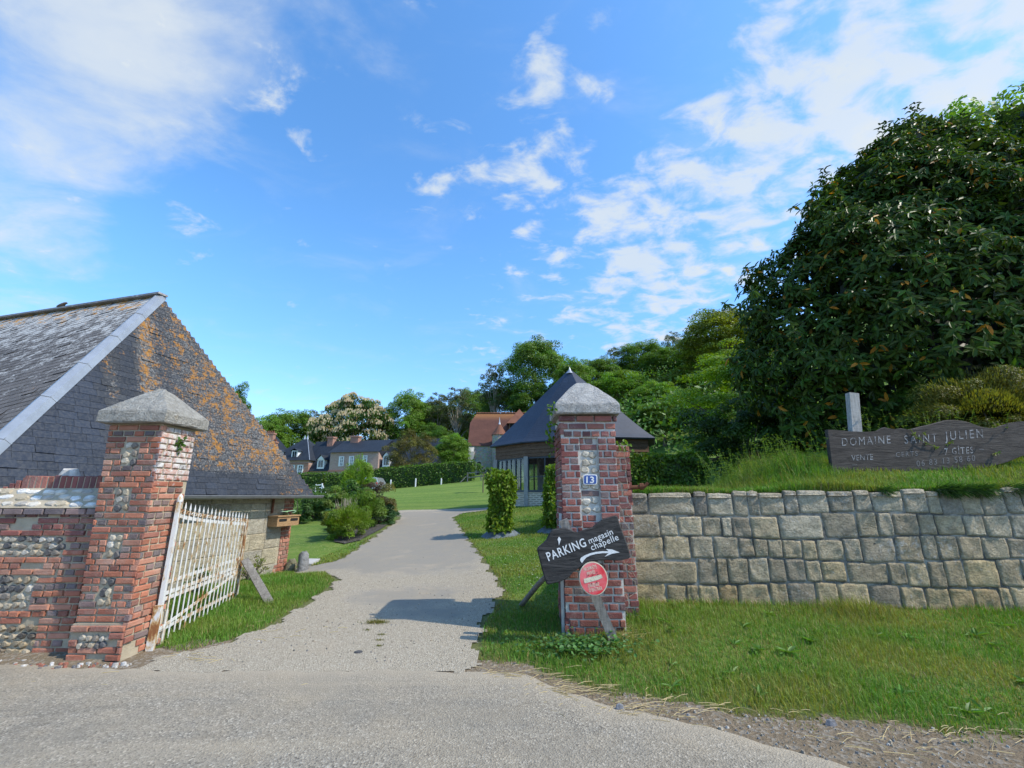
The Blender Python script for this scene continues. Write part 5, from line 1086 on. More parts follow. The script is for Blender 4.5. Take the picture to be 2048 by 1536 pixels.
mb = MB(); p_ = at(2170, 880, DY + 0.13); mb.beam(p_ - Vector((0, 0, 0.8)), p_, 0.155, 0.10, (0, -1, 0)); mb.build('post', M_PALEPOST, t)

# ------------------------------------------------------------------ pavilion with the conical slate roof
PZ = EYE + 2.2; PE = np.array([(-1.05, 20.5), (0.41, 18.64), (3.55, 16.95), (5.68, 17.25), (6.4, 19.6), (5.3, 22.0), (2.6, 23.0), (0.1, 22.5)]); PC = np.array([2.66, 19.4]); PA = np.array([2.66, 19.3, EYE + 5.62]); PB = 1.2
t = thing('pavilion', 'many-sided glazed pavilion with steep dark conical slate roof and brown weatherboards', 'pavilion', (PC[0], PC[1], PB))
mb = MB(); n = 8; r1 = np.c_[PE, np.full(n, PZ)]; r2 = np.concatenate([np.c_[PC + (PE - PC) * a, np.full(n, PZ + h)] for a, h in ((0.94, 0.165), (0.88, 0.355), (0.82, 0.56), (0.75, 0.80))]); r3 = np.c_[PA[:2] + (PE - PC) * 0.02, np.full(n, PA[2] - 0.04)]; r0 = np.c_[PC + (PE - PC) * 0.99, np.full(n, PZ - 0.05)]; r00 = np.c_[PC + (PE - PC) * 0.90, np.full(n, PZ - 0.04)]
V = np.concatenate([r00, r0, r1, r2, r3]); F = [[i * n + k, i * n + (k + 1) % n, (i + 1) * n + (k + 1) % n, (i + 1) * n + k] for i in range(7) for k in range(n)]
mb.add(V, F); mb.poly(r3); mb.build('roof', M_PAVROOF, t)
mb = MB(); mb.tube([PA + np.array([0, 0, z]) for z in (-0.22, -0.06, 0.03, 0.12)], [0.20, 0.07, 0.03, 0.006], n=12); mb.build('finial', M_ZINC, t, smooth=True)
PW = PC + (PE - PC) * 0.915
def wall_fr(i): 
    a, b_ = PW[i], PW[(i + 1) % 8]; d = b_ - a; L = np.linalg.norm(d); d = d / L; return framef((a[0], a[1], 0), (d[0], d[1], 0), (d[1], -d[0], 0)), L
mb = MB(); pli = MB(); fl_ = MB(); fl_.poly([(p[0], p[1], PB + 0.12) for p in PC + (PE - PC) * 0.85], (1, 1, 1, 1)); fl_.poly([(p[0], p[1], PZ - 0.03) for p in PC + (PE - PC) * 0.88])
GLZ = {0: 3, 1: 2, 5: 2, 6: 3, 7: 2}; ZS, ZH = PB + 0.62, PZ - 0.63
for i in range(8):
    fr, L = wall_fr(i); nb_ = 4 if i in GLZ else 12; z0 = ZH if i in GLZ else PB + 0.5; hb = (PZ - 0.02 - z0) / nb_
    for k in range(nb_):
        za = z0 + k * hb; V = np.array([(-0.01, 0.0, za), (L + 0.01, 0.0, za), (L + 0.01, 0.034, za), (-0.01, 0.034, za), (-0.01, 0.0, za + hb), (L + 0.01, 0.0, za + hb), (L + 0.01, 0.012, za + hb), (-0.01, 0.012, za + hb)])
        mb.add(fr(V), [[0, 3, 2, 1], [4, 5, 6, 7], [0, 1, 5, 4], [1, 2, 6, 5], [2, 3, 7, 6], [3, 0, 4, 7]])
    if i not in GLZ: mb.box((0, -0.12, PB - 0.2), (L, -0.002, PZ - 0.03), fr=fr)
    pli.box((0.0, -0.14, PB - 0.5), (L, 0.02, ZS - 0.06), fr=fr)
mb.build('weatherboards', M_CLAD, t); pli.build('brick_plinth', M_PLINTH, t); fl_.build('floor_and_ceiling', M_DARK, t)
for i, nwin in GLZ.items():
    fr, L = wall_fr(i); wf = MB(); wf.box((0.06, -0.09, ZS - 0.06), (L - 0.06, 0.05, ZS + 0.02), fr=fr); wf.box((0.06, -0.07, ZH - 0.07), (L - 0.06, -0.01, ZH), fr=fr)
    for k in range(nwin + 1):
        s = 0.08 + (L - 0.16) * k / nwin; wf.box((s - 0.03, -0.07, ZS + 0.02), (s + 0.03, -0.005, ZH - 0.07), fr=fr)
        if k < nwin: sm = s + (L - 0.16) / nwin / 2; wf.box((sm - 0.018, -0.06, ZS + 0.02), (sm + 0.018, -0.015, ZH - 0.07), fr=fr); wf.box((s + 0.03, -0.055, ZS + 0.55), (s + (L - 0.16) / nwin - 0.03, -0.02, ZS + 0.575), fr=fr)
    wo_ = wf.build('window', M_FRAME, t)
    g = MB(); V = fr(np.array([(0.08, -0.04, ZS), (L - 0.08, -0.04, ZS), (L - 0.08, -0.04, ZH - 0.05), (0.08, -0.04, ZH - 0.05)])); g.poly(V); g.build('pane', M_GLASS, wo_)
for i in (0, 1, 2): 
    p = PC + (PE[i] - PC) * 0.925; mb = MB(); mb.box((p[0] - 0.085, p[1] - 0.085, PB - 0.3), (p[0] + 0.085, p[1] + 0.085, ZH + 0.01)); mb.build('post', M_PALEPOST, t)
mb = MB(); mb.tube([(1.42, 19.3, z) for z in (PB + 1.30, PB + 1.42, PB + 1.95, PZ - 0.05)], [0.20, 0.24, 0.22, 0.15], n=12); mb.build('fireplace_hood', M_DARK, t)
mb = MB(); mb.box((1.15, 20.0, PB + 0.1), (1.42, 20.2, PZ - 0.2)); mb.build('inner_post', M_PALESTONE, t)
# low board wall right of the pavilion
t = thing('board_fence', 'brown board fence running on from the right side of the pavilion', 'fence', (7.2, 18.8, 1.5)); mb = MB()
for k in range(7): z = 1.9 + k * 0.19; mb.beam((6.15, 19.2, z), (8.6, 18.2, z), 0.03, 0.185)
mb.build('boarding', M_CLAD, t)
for f in (0.02, 0.98): mb = MB(); mb.beam((6.15 + 2.45 * f, 19.25 - 1.0 * f, 1.2), (6.15 + 2.45 * f, 19.25 - 1.0 * f, 3.2), 0.09, 0.09, (0, 1, 0)); mb.build('post', M_CLAD, t)

# ------------------------------------------------------------------ chapel
YC, YR = 68.0, 72.2
t = thing('chapel', 'old flint chapel with red tiled roof and round stair turret behind the lawn', 'chapel', (0, 70, 4.8))
L0 = at(937, 890, YC); ZE = L0.z; X1c = 7.5; ridge0 = at(953.5, 827, YR); hipp = Vector((at(940.5, 845, 70.9).x, 70.9, at(940.5, 845, 70.9).z)); YB_ = 2 * YR - YC
mb = MB(); mb.poly([(L0.x - 0.1, YC - 0.25, ZE - 0.15), (X1c, YC - 0.25, ZE - 0.15), (X1c, YR, ridge0.z), tuple(ridge0), (hipp.x, hipp.y, hipp.z)])
mb.poly([tuple(ridge0), (hipp.x, 2 * YR - hipp.y, hipp.z), (hipp.x, hipp.y, hipp.z)]); mb.poly([(L0.x, YB_, ZE), (hipp.x, 2 * YR - hipp.y, hipp.z), tuple(ridge0), (X1c, YR, ridge0.z), (X1c, YB_, ZE)])
rf = mb.build('roof', M_TILE, t); mb = MB()
for k in range(30): x = ridge0.x + (X1c - ridge0.x) * k / 30; mb.tube([(x, YR, ridge0.z + 0.05), (x + 0.40, YR, ridge0.z + 0.05)], [0.17, 0.14], n=7)
mb.build('ridge_tiles', M_TILE2, rf)
mb = MB(); mb.box((L0.x + 0.15, YC, 3.5), (X1c, YB_ - 0.3, ZE + 0.05)); mb.poly([(L0.x + 0.15, YC, ZE), (L0.x + 0.15, 70.9, hipp.z - 0.1), (L0.x + 0.15, 2 * YR - 70.9, hipp.z - 0.1), (L0.x + 0.15, YB_ - 0.3, ZE)]); mb.build('wall', M_RUBBLE, t)
mb = MB(); b0, b1 = at(936.5, 900, YC - 0.6), at(948, 900, YC - 0.6); mb.box((b0.x, YC - 0.75, 3.6), (b1.x, YC + 0.1, at(940, 904, YC).z)); z_ = at(940, 904, YC).z; z2_ = at(940, 892, YC).z
mb.add([(b0.x, YC - 0.75, z_), (b1.x, YC - 0.75, z_), (b1.x, YC - 0.003, z2_), (b0.x, YC - 0.003, z2_), (b0.x, YC - 0.003, z_), (b1.x, YC - 0.003, z_)], [[0, 1, 2, 3]]); mb.build('buttress', M_PALESTONE, t)
mb = MB(); q = []; d0, d1 = at(953.5, 949, YC), at(962, 949, YC); zt = at(957, 924, YC).z; w_ = (d1.x - d0.x) / 2; xm = (d0.x + d1.x) / 2
q = [(d0.x, YC - 0.03, d0.z), (d1.x, YC - 0.03, d0.z)] + [(xm + w_ * math.cos(a), YC - 0.03, zt - w_ + w_ * math.sin(a)) for a in np.linspace(0, math.pi, 9)]; mb.poly(q); mb.poly([(x, YC - 0.003, z) for x, y, z in q][::-1]); dr_ = mb.build('door', M_DOOR, t)
mb = MB(); prev = None
for a in np.linspace(-0.4, math.pi + 0.4, 14):
    p = (xm + (w_ + 0.14) * math.cos(min(max(a, 0), math.pi)), YC - 0.04, (zt - w_ + (w_ + 0.14) * math.sin(min(max(a, 0), math.pi))) - (1.4 if a < 0 or a > math.pi else 0))
    if prev: mb.beam(prev, p, 0.12, 0.2, (0, 1, 0))
    prev = p
mb.build('door_surround', M_PALESTONE, dr_)
TC = at(999, 870, YC - 1.0); TR = 1.12; mb = MB(); mb.tube([(TC.x, TC.y, 3.6), (TC.x, TC.y, TC.z)], TR, n=16); tu = mb.build('stair_turret', M_RUBBLE, t, smooth=True)
mb = MB(); apz = at(1000.5, 846, YC - 1.0).z; mb.tube([(TC.x, TC.y, TC.z - 0.05), (TC.x, TC.y, TC.z + 0.35), (TC.x, TC.y, apz)], [TR + 0.16, TR * 0.86, 0.05], n=14); mb.build('turret_roof', M_TILE2, tu)
mb = MB(); mb.tube([(TC.x, TC.y, apz - 0.25), (TC.x, TC.y, apz + 0.2), (TC.x, TC.y, apz + 0.9)], [0.20, 0.10, 0.02], n=8); mb.build('turret_finial', M_ZINC, tu)
bx0, bx1 = at(1015, 849, 70.0), at(1060, 849, 70.0); by0, by1 = 68.6, 72.6; zb = bx0.z; tp = at(1039, 818, 71.0); mb = MB(); c4 = [(bx0.x - 0.1, by0, zb), (bx1.x, by0, zb), (bx1.x, by1, zb), (bx0.x - 0.1, by1, zb)]
for k in range(4): mb.poly([c4[k], c4[(k + 1) % 4], tuple(tp)])
bc = mb.build('bell_roof', M_TILE2, t); mb = MB(); mb.box((bx0.x + 0.3, by0 + 0.3, zb - 2.2), (bx1.x - 0.2, by1 - 0.2, zb - 0.02)); mb.build('louvre_opening', M_DARK, bc)
mb = MB(); mb.box((bx0.x + 0.25, by0 + 0.22, zb - 2.0), (bx0.x + 0.42, by0 + 0.30, zb)); mb.beam((bx0.x + 0.25, by0 + 0.2, zb - 1.0), (bx0.x + 1.4, by0 + 0.2, zb - 0.2), 0.1, 0.1); mb.build('timber_frame', M_CLAD, bc)

# ------------------------------------------------------------------ long brick house
HP = np.array([-31.0, 67.2]); HE = np.array([19.0, -4.0]); HE = HE / np.linalg.norm(HE); HN = np.array([-HE[1], HE[0]])     # HN points away from the camera
HN = HN if HN[1] > 0 else -HN
hp = lambda px, py: on_plane(px, py, HP, HE)
hw = lambda s, d, z: (HP[0] + HE[0] * s + HN[0] * d, HP[1] + HE[1] * s + HN[1] * d, z)
frH = framef((HP[0], HP[1], 0), (HE[0], HE[1], 0), (HN[0], HN[1], 0))
t = thing('brick_house', 'long pink brick house with slate roofs and white dormers beyond the hedge', 'house', (HP[0] + HE[0] * 10, HP[1] + HE[1] * 10, 3.2))
def hbox(mb, s0, s1, d0, d1, z0, z1): mb.box((s0, d0, z0), (s1, d1, z1), fr=frH)
def gable(mb, s0, s1, d0, d1, ze, zr, over=0.25, hip0=0.0, hip1=0.0):
    dm = (d0 + d1) / 2; A = hw(s0 - over, d0 - over, ze - 0.15); B = hw(s1 + over, d0 - over, ze - 0.15); C_ = hw(s1 - hip1 + (over if not hip1 else 0), dm, zr); D = hw(s0 + hip0 - (over if not hip0 else 0), dm, zr); E = hw(s1 + over, d1 + over, ze - 0.15); F_ = hw(s0 - over, d1 + over, ze - 0.15)
    mb.poly([A, B, C_, D]); mb.poly([E, F_, D, C_]); mb.poly([B, E, C_]); mb.poly([F_, A, D])
def house_window(px0, px1, py0, py1, d=0.0, par=None, shut=True):
    s0, z1 = hp(px0, py0); s1, z0 = hp(px1, py1); z1 = hp((px0 + px1) / 2, py0)[1]; z0 = hp((px0 + px1) / 2, py1)[1]; wf = MB(); wd = s1 - s0
    hbox(wf, s0, s0 + 0.10, d - 0.07, d + 0.02, z0, z1); hbox(wf, s1 - 0.10, s1, d - 0.07, d + 0.02, z0, z1); hbox(wf, s0 + 0.10, s1 - 0.10, d - 0.06, d + 0.02, z1 - 0.10, z1); hbox(wf, s0 - 0.05, s1 + 0.05, d - 0.10, d + 0.02, z0 - 0.08, z0); hbox(wf, s0 + wd / 2 - 0.05, s0 + wd / 2 + 0.05, d - 0.055, d + 0.02, z0, z1 - 0.1)
    for k in (1, 2): hbox(wf, s0 + 0.1, s1 - 0.1, d - 0.05, d + 0.02, z0 + (z1 - z0) * k / 3 - 0.03, z0 + (z1 - z0) * k / 3 + 0.03)
    if shut: hbox(wf, s0 - 0.02, s0 + 0.24, d - 0.11, d - 0.07, z0, z1); hbox(wf, s1 - 0.13, s1 + 0.02, d - 0.11, d - 0.075, z0, z1)
    o = wf.build('window', M_WHITEPAINT, par or t); g = MB(); hbox(g, s0 + 0.10, s1 - 0.10, d - 0.03, d - 0.02, z0, z1 - 0.1); g.build('pane', M_DARKGLASS, o)
def dormer(px0, px1, py0, py1, roofz, gab=True, dd=2.2):
    s0, _ = hp(px0, py1); s1, _ = hp(px1, py1); z0 = hp((px0 + px1) / 2, py1)[1]; z1 = hp((px0 + px1) / 2, py0)[1]; sm = (s0 + s1) / 2; mb = MB(); hbox(mb, s0 - 0.1, s1 + 0.1, 0.25, dd, z0 - 0.1, z1 + 0.02); o = mb.build('dormer', M_WHITEPAINT, t); rr = MB(); zt = z1 + (0.75 if gab else 0.35)
    rr.poly([hw(s0 - 0.3, 0.05, z1 - 0.08), hw(sm, 0.05, zt), hw(sm, dd + 1.5, zt), hw(s0 - 0.3, dd + 1.5, z1 - 0.08)]); rr.poly([hw(sm, 0.05, zt), hw(s1 + 0.3, 0.05, z1 - 0.08), hw(s1 + 0.3, dd + 1.5, z1 - 0.08), hw(sm, dd + 1.5, zt)]); rr.build('dormer_roof', M_ROOF, o)
    if gab: mb = MB(); mb.poly([hw(s0 - 0.12, 0.2, z1), hw(s1 + 0.12, 0.2, z1), hw(sm, 0.2, zt - 0.12)]); mb.build('dormer_gable', M_WHITEPAINT, o)
    wf = MB(); hbox(wf, s0 + 0.12, sm - 0.05, 0.20, 0.24, z0 + 0.15, z1 - 0.12); hbox(wf, sm + 0.05, s1 - 0.12, 0.20, 0.24, z0 + 0.15, z1 - 0.12); wf.build('dormer_pane', M_DARKGLASS, o)
def chimney(px0, px1, py0, py1, d, par=None, m=None, pots=False):
    s0, _ = hp(px0, py1); s1, _ = hp(px1, py1); k = 1.0; za = at((px0 + px1) / 2, py0, HP[1] + HE[1] * (s0 + s1) / 2 + d * HN[1]).z; zb_ = za - (py1 - py0) / 871 * 75 - 0.6; off = (s0 + s1) / 2 * 0 
    sa = s0 * (1) + 0; mb = MB(); hbox(mb, s0, s1, d - 0.4, d + 0.5, zb_, za - 0.25); hbox(mb, s0 - 0.1, s1 + 0.1, d - 0.5, d + 0.6, za - 0.25, za); mb.build('chimney', M_CHIMBRICK, t)
# left hipped block
sA, zA = hp(552, 919); sB, _ = hp(613, 925); zE = hp(600, 919)[1]; sR0, _ = hp(571, 878); 
zR = at(595, 877.5, HP[1] + HE[1] * (sA + sB) / 2 + HN[1] * 3.6).z
wl_ = MB(); hbox(wl_, sA - 1.5, sB + 0.4, 0, 7.2, 1.8, zE); sM0, zM = hp(662.5, 907); sM1, _ = hp(759, 901); zM = hp(711, 904)[1]; sEnd, _ = hp(866, 900); zLow = hp(640, 940)[1]
hbox(wl_, sB + 0.4, sM0, 0.3, 7.0, 1.8, zLow + 0.1); hbox(wl_, sM0, sM1, -0.15, 7.0, 1.8, zM); hbox(wl_, sM1, sEnd, 0.3, 7.0, 1.8, zLow + 0.1); wl_.build('wall', M_HOUSEBRICK, t)
wl_ = MB(); zc = hp(711, 941)[1]; hbox(wl_, sM0 - 0.05, sM1 + 0.05, -0.25, -0.14, zc - 0.12, zc + 0.12); hbox(wl_, sA - 1.5, sB + 0.4, -0.08, 0.003, hp(590, 927)[1] - 0.08, hp(590, 927)[1] + 0.08); wl_.build('string_course', M_CHIMBRICK, t); wl_ = MB()
for k in range(int((zE - 2.4) / 0.42)): hbox(wl_, sB + 0.4 - (0.75 if k % 2 else 0.5), sB + 0.43, -0.04, 0.4, 2.0 + k * 0.42, 2.0 + k * 0.42 + 0.36)
wl_.build('corner_quoins', M_CHIMBRICK, t)
rf = MB(); gable(rf, sA - 1.5, sB + 0.4, 0, 7.2, zE, zR, 0.35, 3.4, 3.4)
zRm = at(720, 880.5, HP[1] + HE[1] * (sM0 + sM1) / 2 + HN[1] * 3.6).z
gable(rf, sB - 1.0, sEnd, 0.3, 7.0, zLow, zRm, 0.3); 
za_, zb_ = zM, zRm - 0.003; rf.poly([hw(sM0 - 0.25, -0.5, za_ - 0.05), hw(sM1 + 0.25, -0.5, za_ - 0.05), hw(sM1 + 0.25, 3.65, zb_), hw(sM0 - 0.25, 3.65, zb_)]); rf.poly([hw(sM0 - 0.02, -0.14, za_ - 0.06), hw(sM0 - 0.02, 3.6, zb_ - 0.1), hw(sM0 - 0.02, 3.6, zLow)]); rf.poly([hw(sM1 + 0.02, -0.14, za_ - 0.06), hw(sM1 + 0.02, 3.6, zb_ - 0.1), hw(sM1 + 0.02, 3.6, zLow)])
rf.build('roof', M_ROOF, t)
fz = MB()
for s in (sA - 1.5 + 3.4, sB + 0.4 - 3.4): fz.tube([hw(s, 3.6, zR - 0.1), hw(s, 3.6, zR + 0.35), hw(s, 3.6, zR + 0.6)], [0.22, 0.09, 0.03], n=8)
fz.beam(hw(sB + 0.4 + 0.35, -0.35, zE - 0.12), hw(sB + 0.4 - 3.4, 3.6, zR + 0.03), 0.09, 0.04); fz.build('roof_finials', M_ZINC, t)
chimney(629.5, 641, 874, 889, 3.4); chimney(679, 695, 872, 888, 3.2)
for a in ((579, 588, 930, 949), (596, 605, 930, 949)): house_window(*a)
for a in ((680.5, 688, 913, 931.5), (700.5, 708, 912.5, 930.5), (727.5, 735, 911, 929)): house_window(*a, d=-0.15)
for a in ((632, 639, 950, 960), (653, 660, 951, 960), (670, 677, 950, 960)): house_window(*a, d=(-0.15 if a[0] > 665 else 0.3), shut=False)
for a in ((581, 591, 901, 916, 0, False), (546, 556, 902, 916, 0, False), (632.5, 644, 919, 936, 0, True), (764, 775, 913, 932, 0, True)): dormer(*a)
# older house further left, mostly hidden by the barn roof
OY = 86.0; t = thing('old_house', 'steep roofed house with tall red chimneys partly hidden behind the barn roof', 'house', (-43, OY + 3, 2))
a_, b_ = at(500, 905, OY), at(548, 905, OY); zr = at(530, 872, OY + 3).z; mb = MB(); mb.box((a_.x, OY, 1.5), (b_.x, OY + 7, a_.z)); mb.build('wall', M_HOUSEBRICK, t)
mb = MB(); r0_, r1_ = at(505, 872, OY + 3.5), at(553, 874, OY + 3.5); mb.poly([(a_.x - 0.4, OY - 0.4, a_.z - 0.2), (b_.x + 0.4, OY - 0.4, a_.z - 0.2), (r1_.x, OY + 3.5, zr), (r0_.x, OY + 3.5, zr)]); mb.poly([(b_.x + 0.4, OY - 0.4, a_.z - 0.2), (b_.x + 0.4, OY + 7.4, a_.z - 0.2), (r1_.x, OY + 3.5, zr)]); mb.build('roof', M_ROOF, t)
for (x0, x1, yt) in ((534, 550, 864), (543, 554, 881)):
    a_, b_ = at(x0, yt, OY + 1.5), at(x1, yt, OY + 1.5); mb = MB(); mb.box((a_.x, OY + 1.0, 8), (b_.x, OY + 2.0, a_.z - 0.5)); mb.box((a_.x - 0.12, OY + 0.9, a_.z - 0.5), (b_.x + 0.12, OY + 2.1, a_.z - 0.2)); ch = mb.build('chimney', M_CHIMBRICK, t); mb = MB()
    for k in range(4): x = a_.x + (b_.x - a_.x) * (k + 0.5) / 4; mb.tube([(x, OY + 1.5, a_.z - 0.2), (x, OY + 1.5, a_.z + 0.25)], [0.15, 0.13], n=8)
    mb.build('chimney_pots', M_TILE2, ch)

# ------------------------------------------------------------------ hedges, posts, fences, car
HG = (0.075, 0.135, 0.018)
def hedge(label, pts_px, Ys, hts, width, leaf, dens, base, group=None, **kw):
    P = [at(px, py, Y) for (px, py), Y in zip(pts_px, Ys)]; mb = hedge_mesh([(p.x, p.y) for p in P], width, hts, leaf, dens, base, **kw)
    return tag(mb.build('hedge', M_LEAF), label, 'hedge', group)
hedge('clipped hornbeam hedge in front of the brick house, longest stretch right of the car', [(752, 975), (870, 970), (946, 962)], (52, 51, 50), (2.35, 2.3, 2.15), 1.3, 0.20, 55, (0.085, 0.165, 0.020), 'hedges below the houses')
hedge('short hedge stretch between the white gate and the young lime green tree', [(655, 983), (742, 976)], (52, 52), (2.1, 2.2), 1.3, 0.20, 55, (0.085, 0.160, 0.020), 'hedges below the houses')
hedge('hedge stretch left of the white gate, next to the barn roof', [(560, 990), (648, 984)], (54, 53), (2.2, 2.2), 1.3, 0.20, 55, (0.085, 0.165, 0.022), 'hedges below the houses')
P = [(2.85, 11.6), (4.9, 11.6)]; mb = hedge_mesh(P, 0.9, (1.02, 1.00), 0.085, 900, (0.085, 0.150, 0.016), zf=lambda x, y: 1.58, bulge=0.05, big=True)
tag(mb.build('hedge', M_LEAF), 'dark leafy hedge on the bank just right of the numbered pillar', 'hedge')
def post(px, pyt, pyb, Y, label):
    a, b_ = at(px, pyt, Y), at(px, pyb, Y); g = G(b_.x, Y); mb = MB(); w_ = 0.06; mb.beam((b_.x, Y, g - 0.2), (b_.x, Y, a.z - 0.05), w_ * 2, w_ * 2, (0, 1, 0)); mb.add([(b_.x - w_, Y - w_, a.z - 0.05), (b_.x + w_, Y - w_, a.z - 0.05), (b_.x + w_, Y + w_, a.z - 0.05), (b_.x - w_, Y + w_, a.z - 0.05), (b_.x, Y, a.z + 0.05)], [[0, 1, 4], [1, 2, 4], [2, 3, 4], [3, 0, 4]])
    tag(mb.build('white_post', M_WHITEPAINT), label, 'post', 'white posts in front of the hedge')
for a in ((687, 969.5, 981, 50, 'white post in front of the hedge, between the white gate and the bright young tree'), (781, 959.5, 976.5, 50, 'first white post right of the parked car'), (831, 957, 972, 49.5, 'middle white post of those on the lawn right of the car'), (882.5, 957, 970, 49, 'white post on the lawn nearest the chapel')): post(*a)
t = thing('small_gate', 'small white wooden gate with slanting braces in front of the hedge', 'gate', tuple(at(640, 984, 50)))
pL, pR = at(630.5, 986, 50), at(643, 985, 50)
for p, h_ in ((pL, 0.95), (pR, 1.0)): mb = MB(); mb.beam(p - Vector((0, 0, 0.3)), p + Vector((0, 0, h_)), 0.11, 0.11, (0, 1, 0)); mb.build('post', M_WHITEPAINT, t)
for z in (0.25, 0.55, 0.85): mb = MB(); mb.beam(pL + Vector((0.06, 0, z)), pR + Vector((-0.06, 0, z)), 0.04, 0.09); mb.build('rail', M_WHITEPAINT, t)
mb = MB(); mb.beam(pR + Vector((0, -0.06, 0.9)), at(652.5, 987, 50), 0.07, 0.09); mb.build('brace', M_WHITEPAINT, t); mb = MB(); mb.beam(pL + Vector((0, -0.06, 0.5)), at(624, 983, 50), 0.05, 0.06); mb.build('brace', M_WHITEPAINT, t)
t = thing('rail_fence', 'low wooden two-rail fence with slanting end brace below the chapel', 'fence', tuple(at(960, 962, 48)))
A_ = at(935, 963, 48); B_ = at(990, 960, 47)
for f in (0, 0.5, 1): mb = MB(); p = A_.lerp(B_, f); p.z = G(p.x, p.y); mb.beam(p - Vector((0, 0, 0.2)), p + Vector((0, 0, 1.0)), 0.12, 0.12, (0, 1, 0)); mb.build('post', M_GREYPOST, t)
gA, gB = G(A_.x, A_.y), G(B_.x, B_.y)
for z in (0.45, 0.92): mb = MB(); mb.beam((A_.x, A_.y - 0.09, gA + z), (B_.x, B_.y - 0.09, gB + z), 0.05, 0.11); mb.build('rail', M_GREYPOST, t)
mb = MB(); q = at(920, 966, 48); mb.beam((A_.x, A_.y, gA + 0.75), (q.x, q.y, G(q.x, q.y)), 0.08, 0.09); mb.build('brace', M_GREYPOST, t)
# silver car by the hedge, seen from behind
cp = at(740, 978, 46.5); cz = G(cp.x, cp.y); t = thing('parked_car', 'small silver car parked by the hedge behind the flower bed', 'car', (cp.x, cp.y, cz), None)
prof = [(-0.84, 0.30), (-0.86, 0.62), (-0.84, 0.86), (-0.66, 1.36), (-0.55, 1.45), (0.55, 1.45), (0.66, 1.36), (0.84, 0.86), (0.86, 0.62), (0.84, 0.30)]; mb = MB(); n = len(prof)
secs = [(0.0, 0.93, 0.0), (0.06, 0.98, 0.02), (0.9, 1.0, 0.04), (2.3, 1.0, 0.03), (2.9, 0.99, -0.5), (3.8, 0.95, -0.55), (3.95, 0.88, -0.62)]
V = [(cp.x + x * k, cp.y + y, cz + (z if z < 0.9 or dz > -0.1 else 0.86 + max(0, z - 0.86 + dz) * 0.2)) for y, k, dz in secs for x, z in prof]; mb.add(V, [[i * n + k, i * n + (k + 1) % n, (i + 1) * n + (k + 1) % n, (i + 1) * n + k] for i in range(len(secs) - 1) for k in range(n)]); mb.poly(V[:n][::-1]); mb.poly(V[-n:]); mb.build('body', M_SILVER, t, smooth=False)
mb = MB(); mb.poly([(cp.x + x, cp.y - 0.012, cz + z) for x, z in ((-0.66, 0.95), (0.66, 0.95), (0.55, 1.34), (-0.55, 1.34))]); mb.build('rear_window', M_DARKGLASS, t)
for sg in (-1, 1):
    mb = MB(); mb.box((cp.x + sg * 0.66 - 0.10, cp.y - 0.02, cz + 0.72), (cp.x + sg * 0.66 + 0.10, cp.y - 0.004, cz + 0.95)); mb.build('rear_light', M_RED, t)
    for yy in (0.7, 3.1): mb = MB(); mb.tube([(cp.x + sg * 0.84, cp.y + yy, cz + 0.31), (cp.x + sg * 0.66, cp.y + yy, cz + 0.31)], 0.31, n=16); wo_ = mb.build('wheel', M_TYRE, t)
mb = MB(); mb.box((cp.x - 0.26, cp.y - 0.016, cz + 0.56), (cp.x + 0.26, cp.y - 0.005, cz + 0.67)); mb.build('number_plate', M_WHITEPAINT, t)

# clipped hornbeam columns on the lawn
def column(px, pyb, Y, h_, w_, label, d=None):
    p = at(px, pyb, Y); g = G(p.x, p.y); t = thing('clipped_column', label, 'topiary', (p.x, p.y, g), 'clipped hornbeam columns on the lawn'); hw_ = w_ / 2 - 0.05
    mb = hedge_mesh([(p.x - hw_, p.y), (p.x + hw_, p.y)], (d or w_), (h_, h_), 0.10, 1100, (0.150, 0.235, 0.022), zf=lambda x, y: g + 0.12, bulge=0.05, vv=0.35, big=True); mb.build('foliage', M_LEAF, t)
    s = MB(); k = 14; ring = [(p.x + math.cos(2 * math.pi * i / k) * (w_ * 0.95) * (1 + 0.15 * math.sin(i * 2.2)), p.y + math.sin(2 * math.pi * i / k) * w_ * 0.7, 0) for i in range(k)]; ring = [(x, y, G(x, y) - 0.01) for x, y, _ in ring]; top = [(p.x + (x - p.x) * 0.35, p.y + (y - p.y) * 0.35, g + 0.24) for x, y, _ in ring]
    s.add(ring + top, [[i, (i + 1) % k, k + (i + 1) % k, k + i] for i in range(k)]); s.poly(top); s.build('weed_sheet', M_SHEET, t, smooth=True)
    s = MB(); s.tube([(p.x, p.y, g), (p.x, p.y, g + 0.4)], 0.05, n=7); s.build('stem', M_BARK, t)
column(1001, 1070, 12.8, 1.54, 0.60, 'bright green clipped hornbeam column standing free beside the drive', 0.5)
column(1119, 1065, 12.9, 1.62, 0.68, 'clipped hornbeam column half hidden behind the numbered pillar', 0.55)
# sapling with a stake
p = at(966, 981, 33); g = G(p.x, p.y); t = thing('sapling', 'thin young tree with a dark stake on the upper lawn', 'tree', (p.x, p.y, g)); mb = MB(); mb.tube([(p.x, p.y, g - 0.1), (p.x, p.y, g + 1.0), (p.x + 0.05, p.y, g + 1.9)], [0.05, 0.045, 0.02], n=6); mb.build('trunk', M_BARK, t)
mb = MB(); crown(mb, (p.x, p.y, g + 1.55), (0.62, 0.62, 0.55), 700, 14, 0.12, (0.07, 0.14, 0.025)); mb.build('crown', M_LEAF, t)

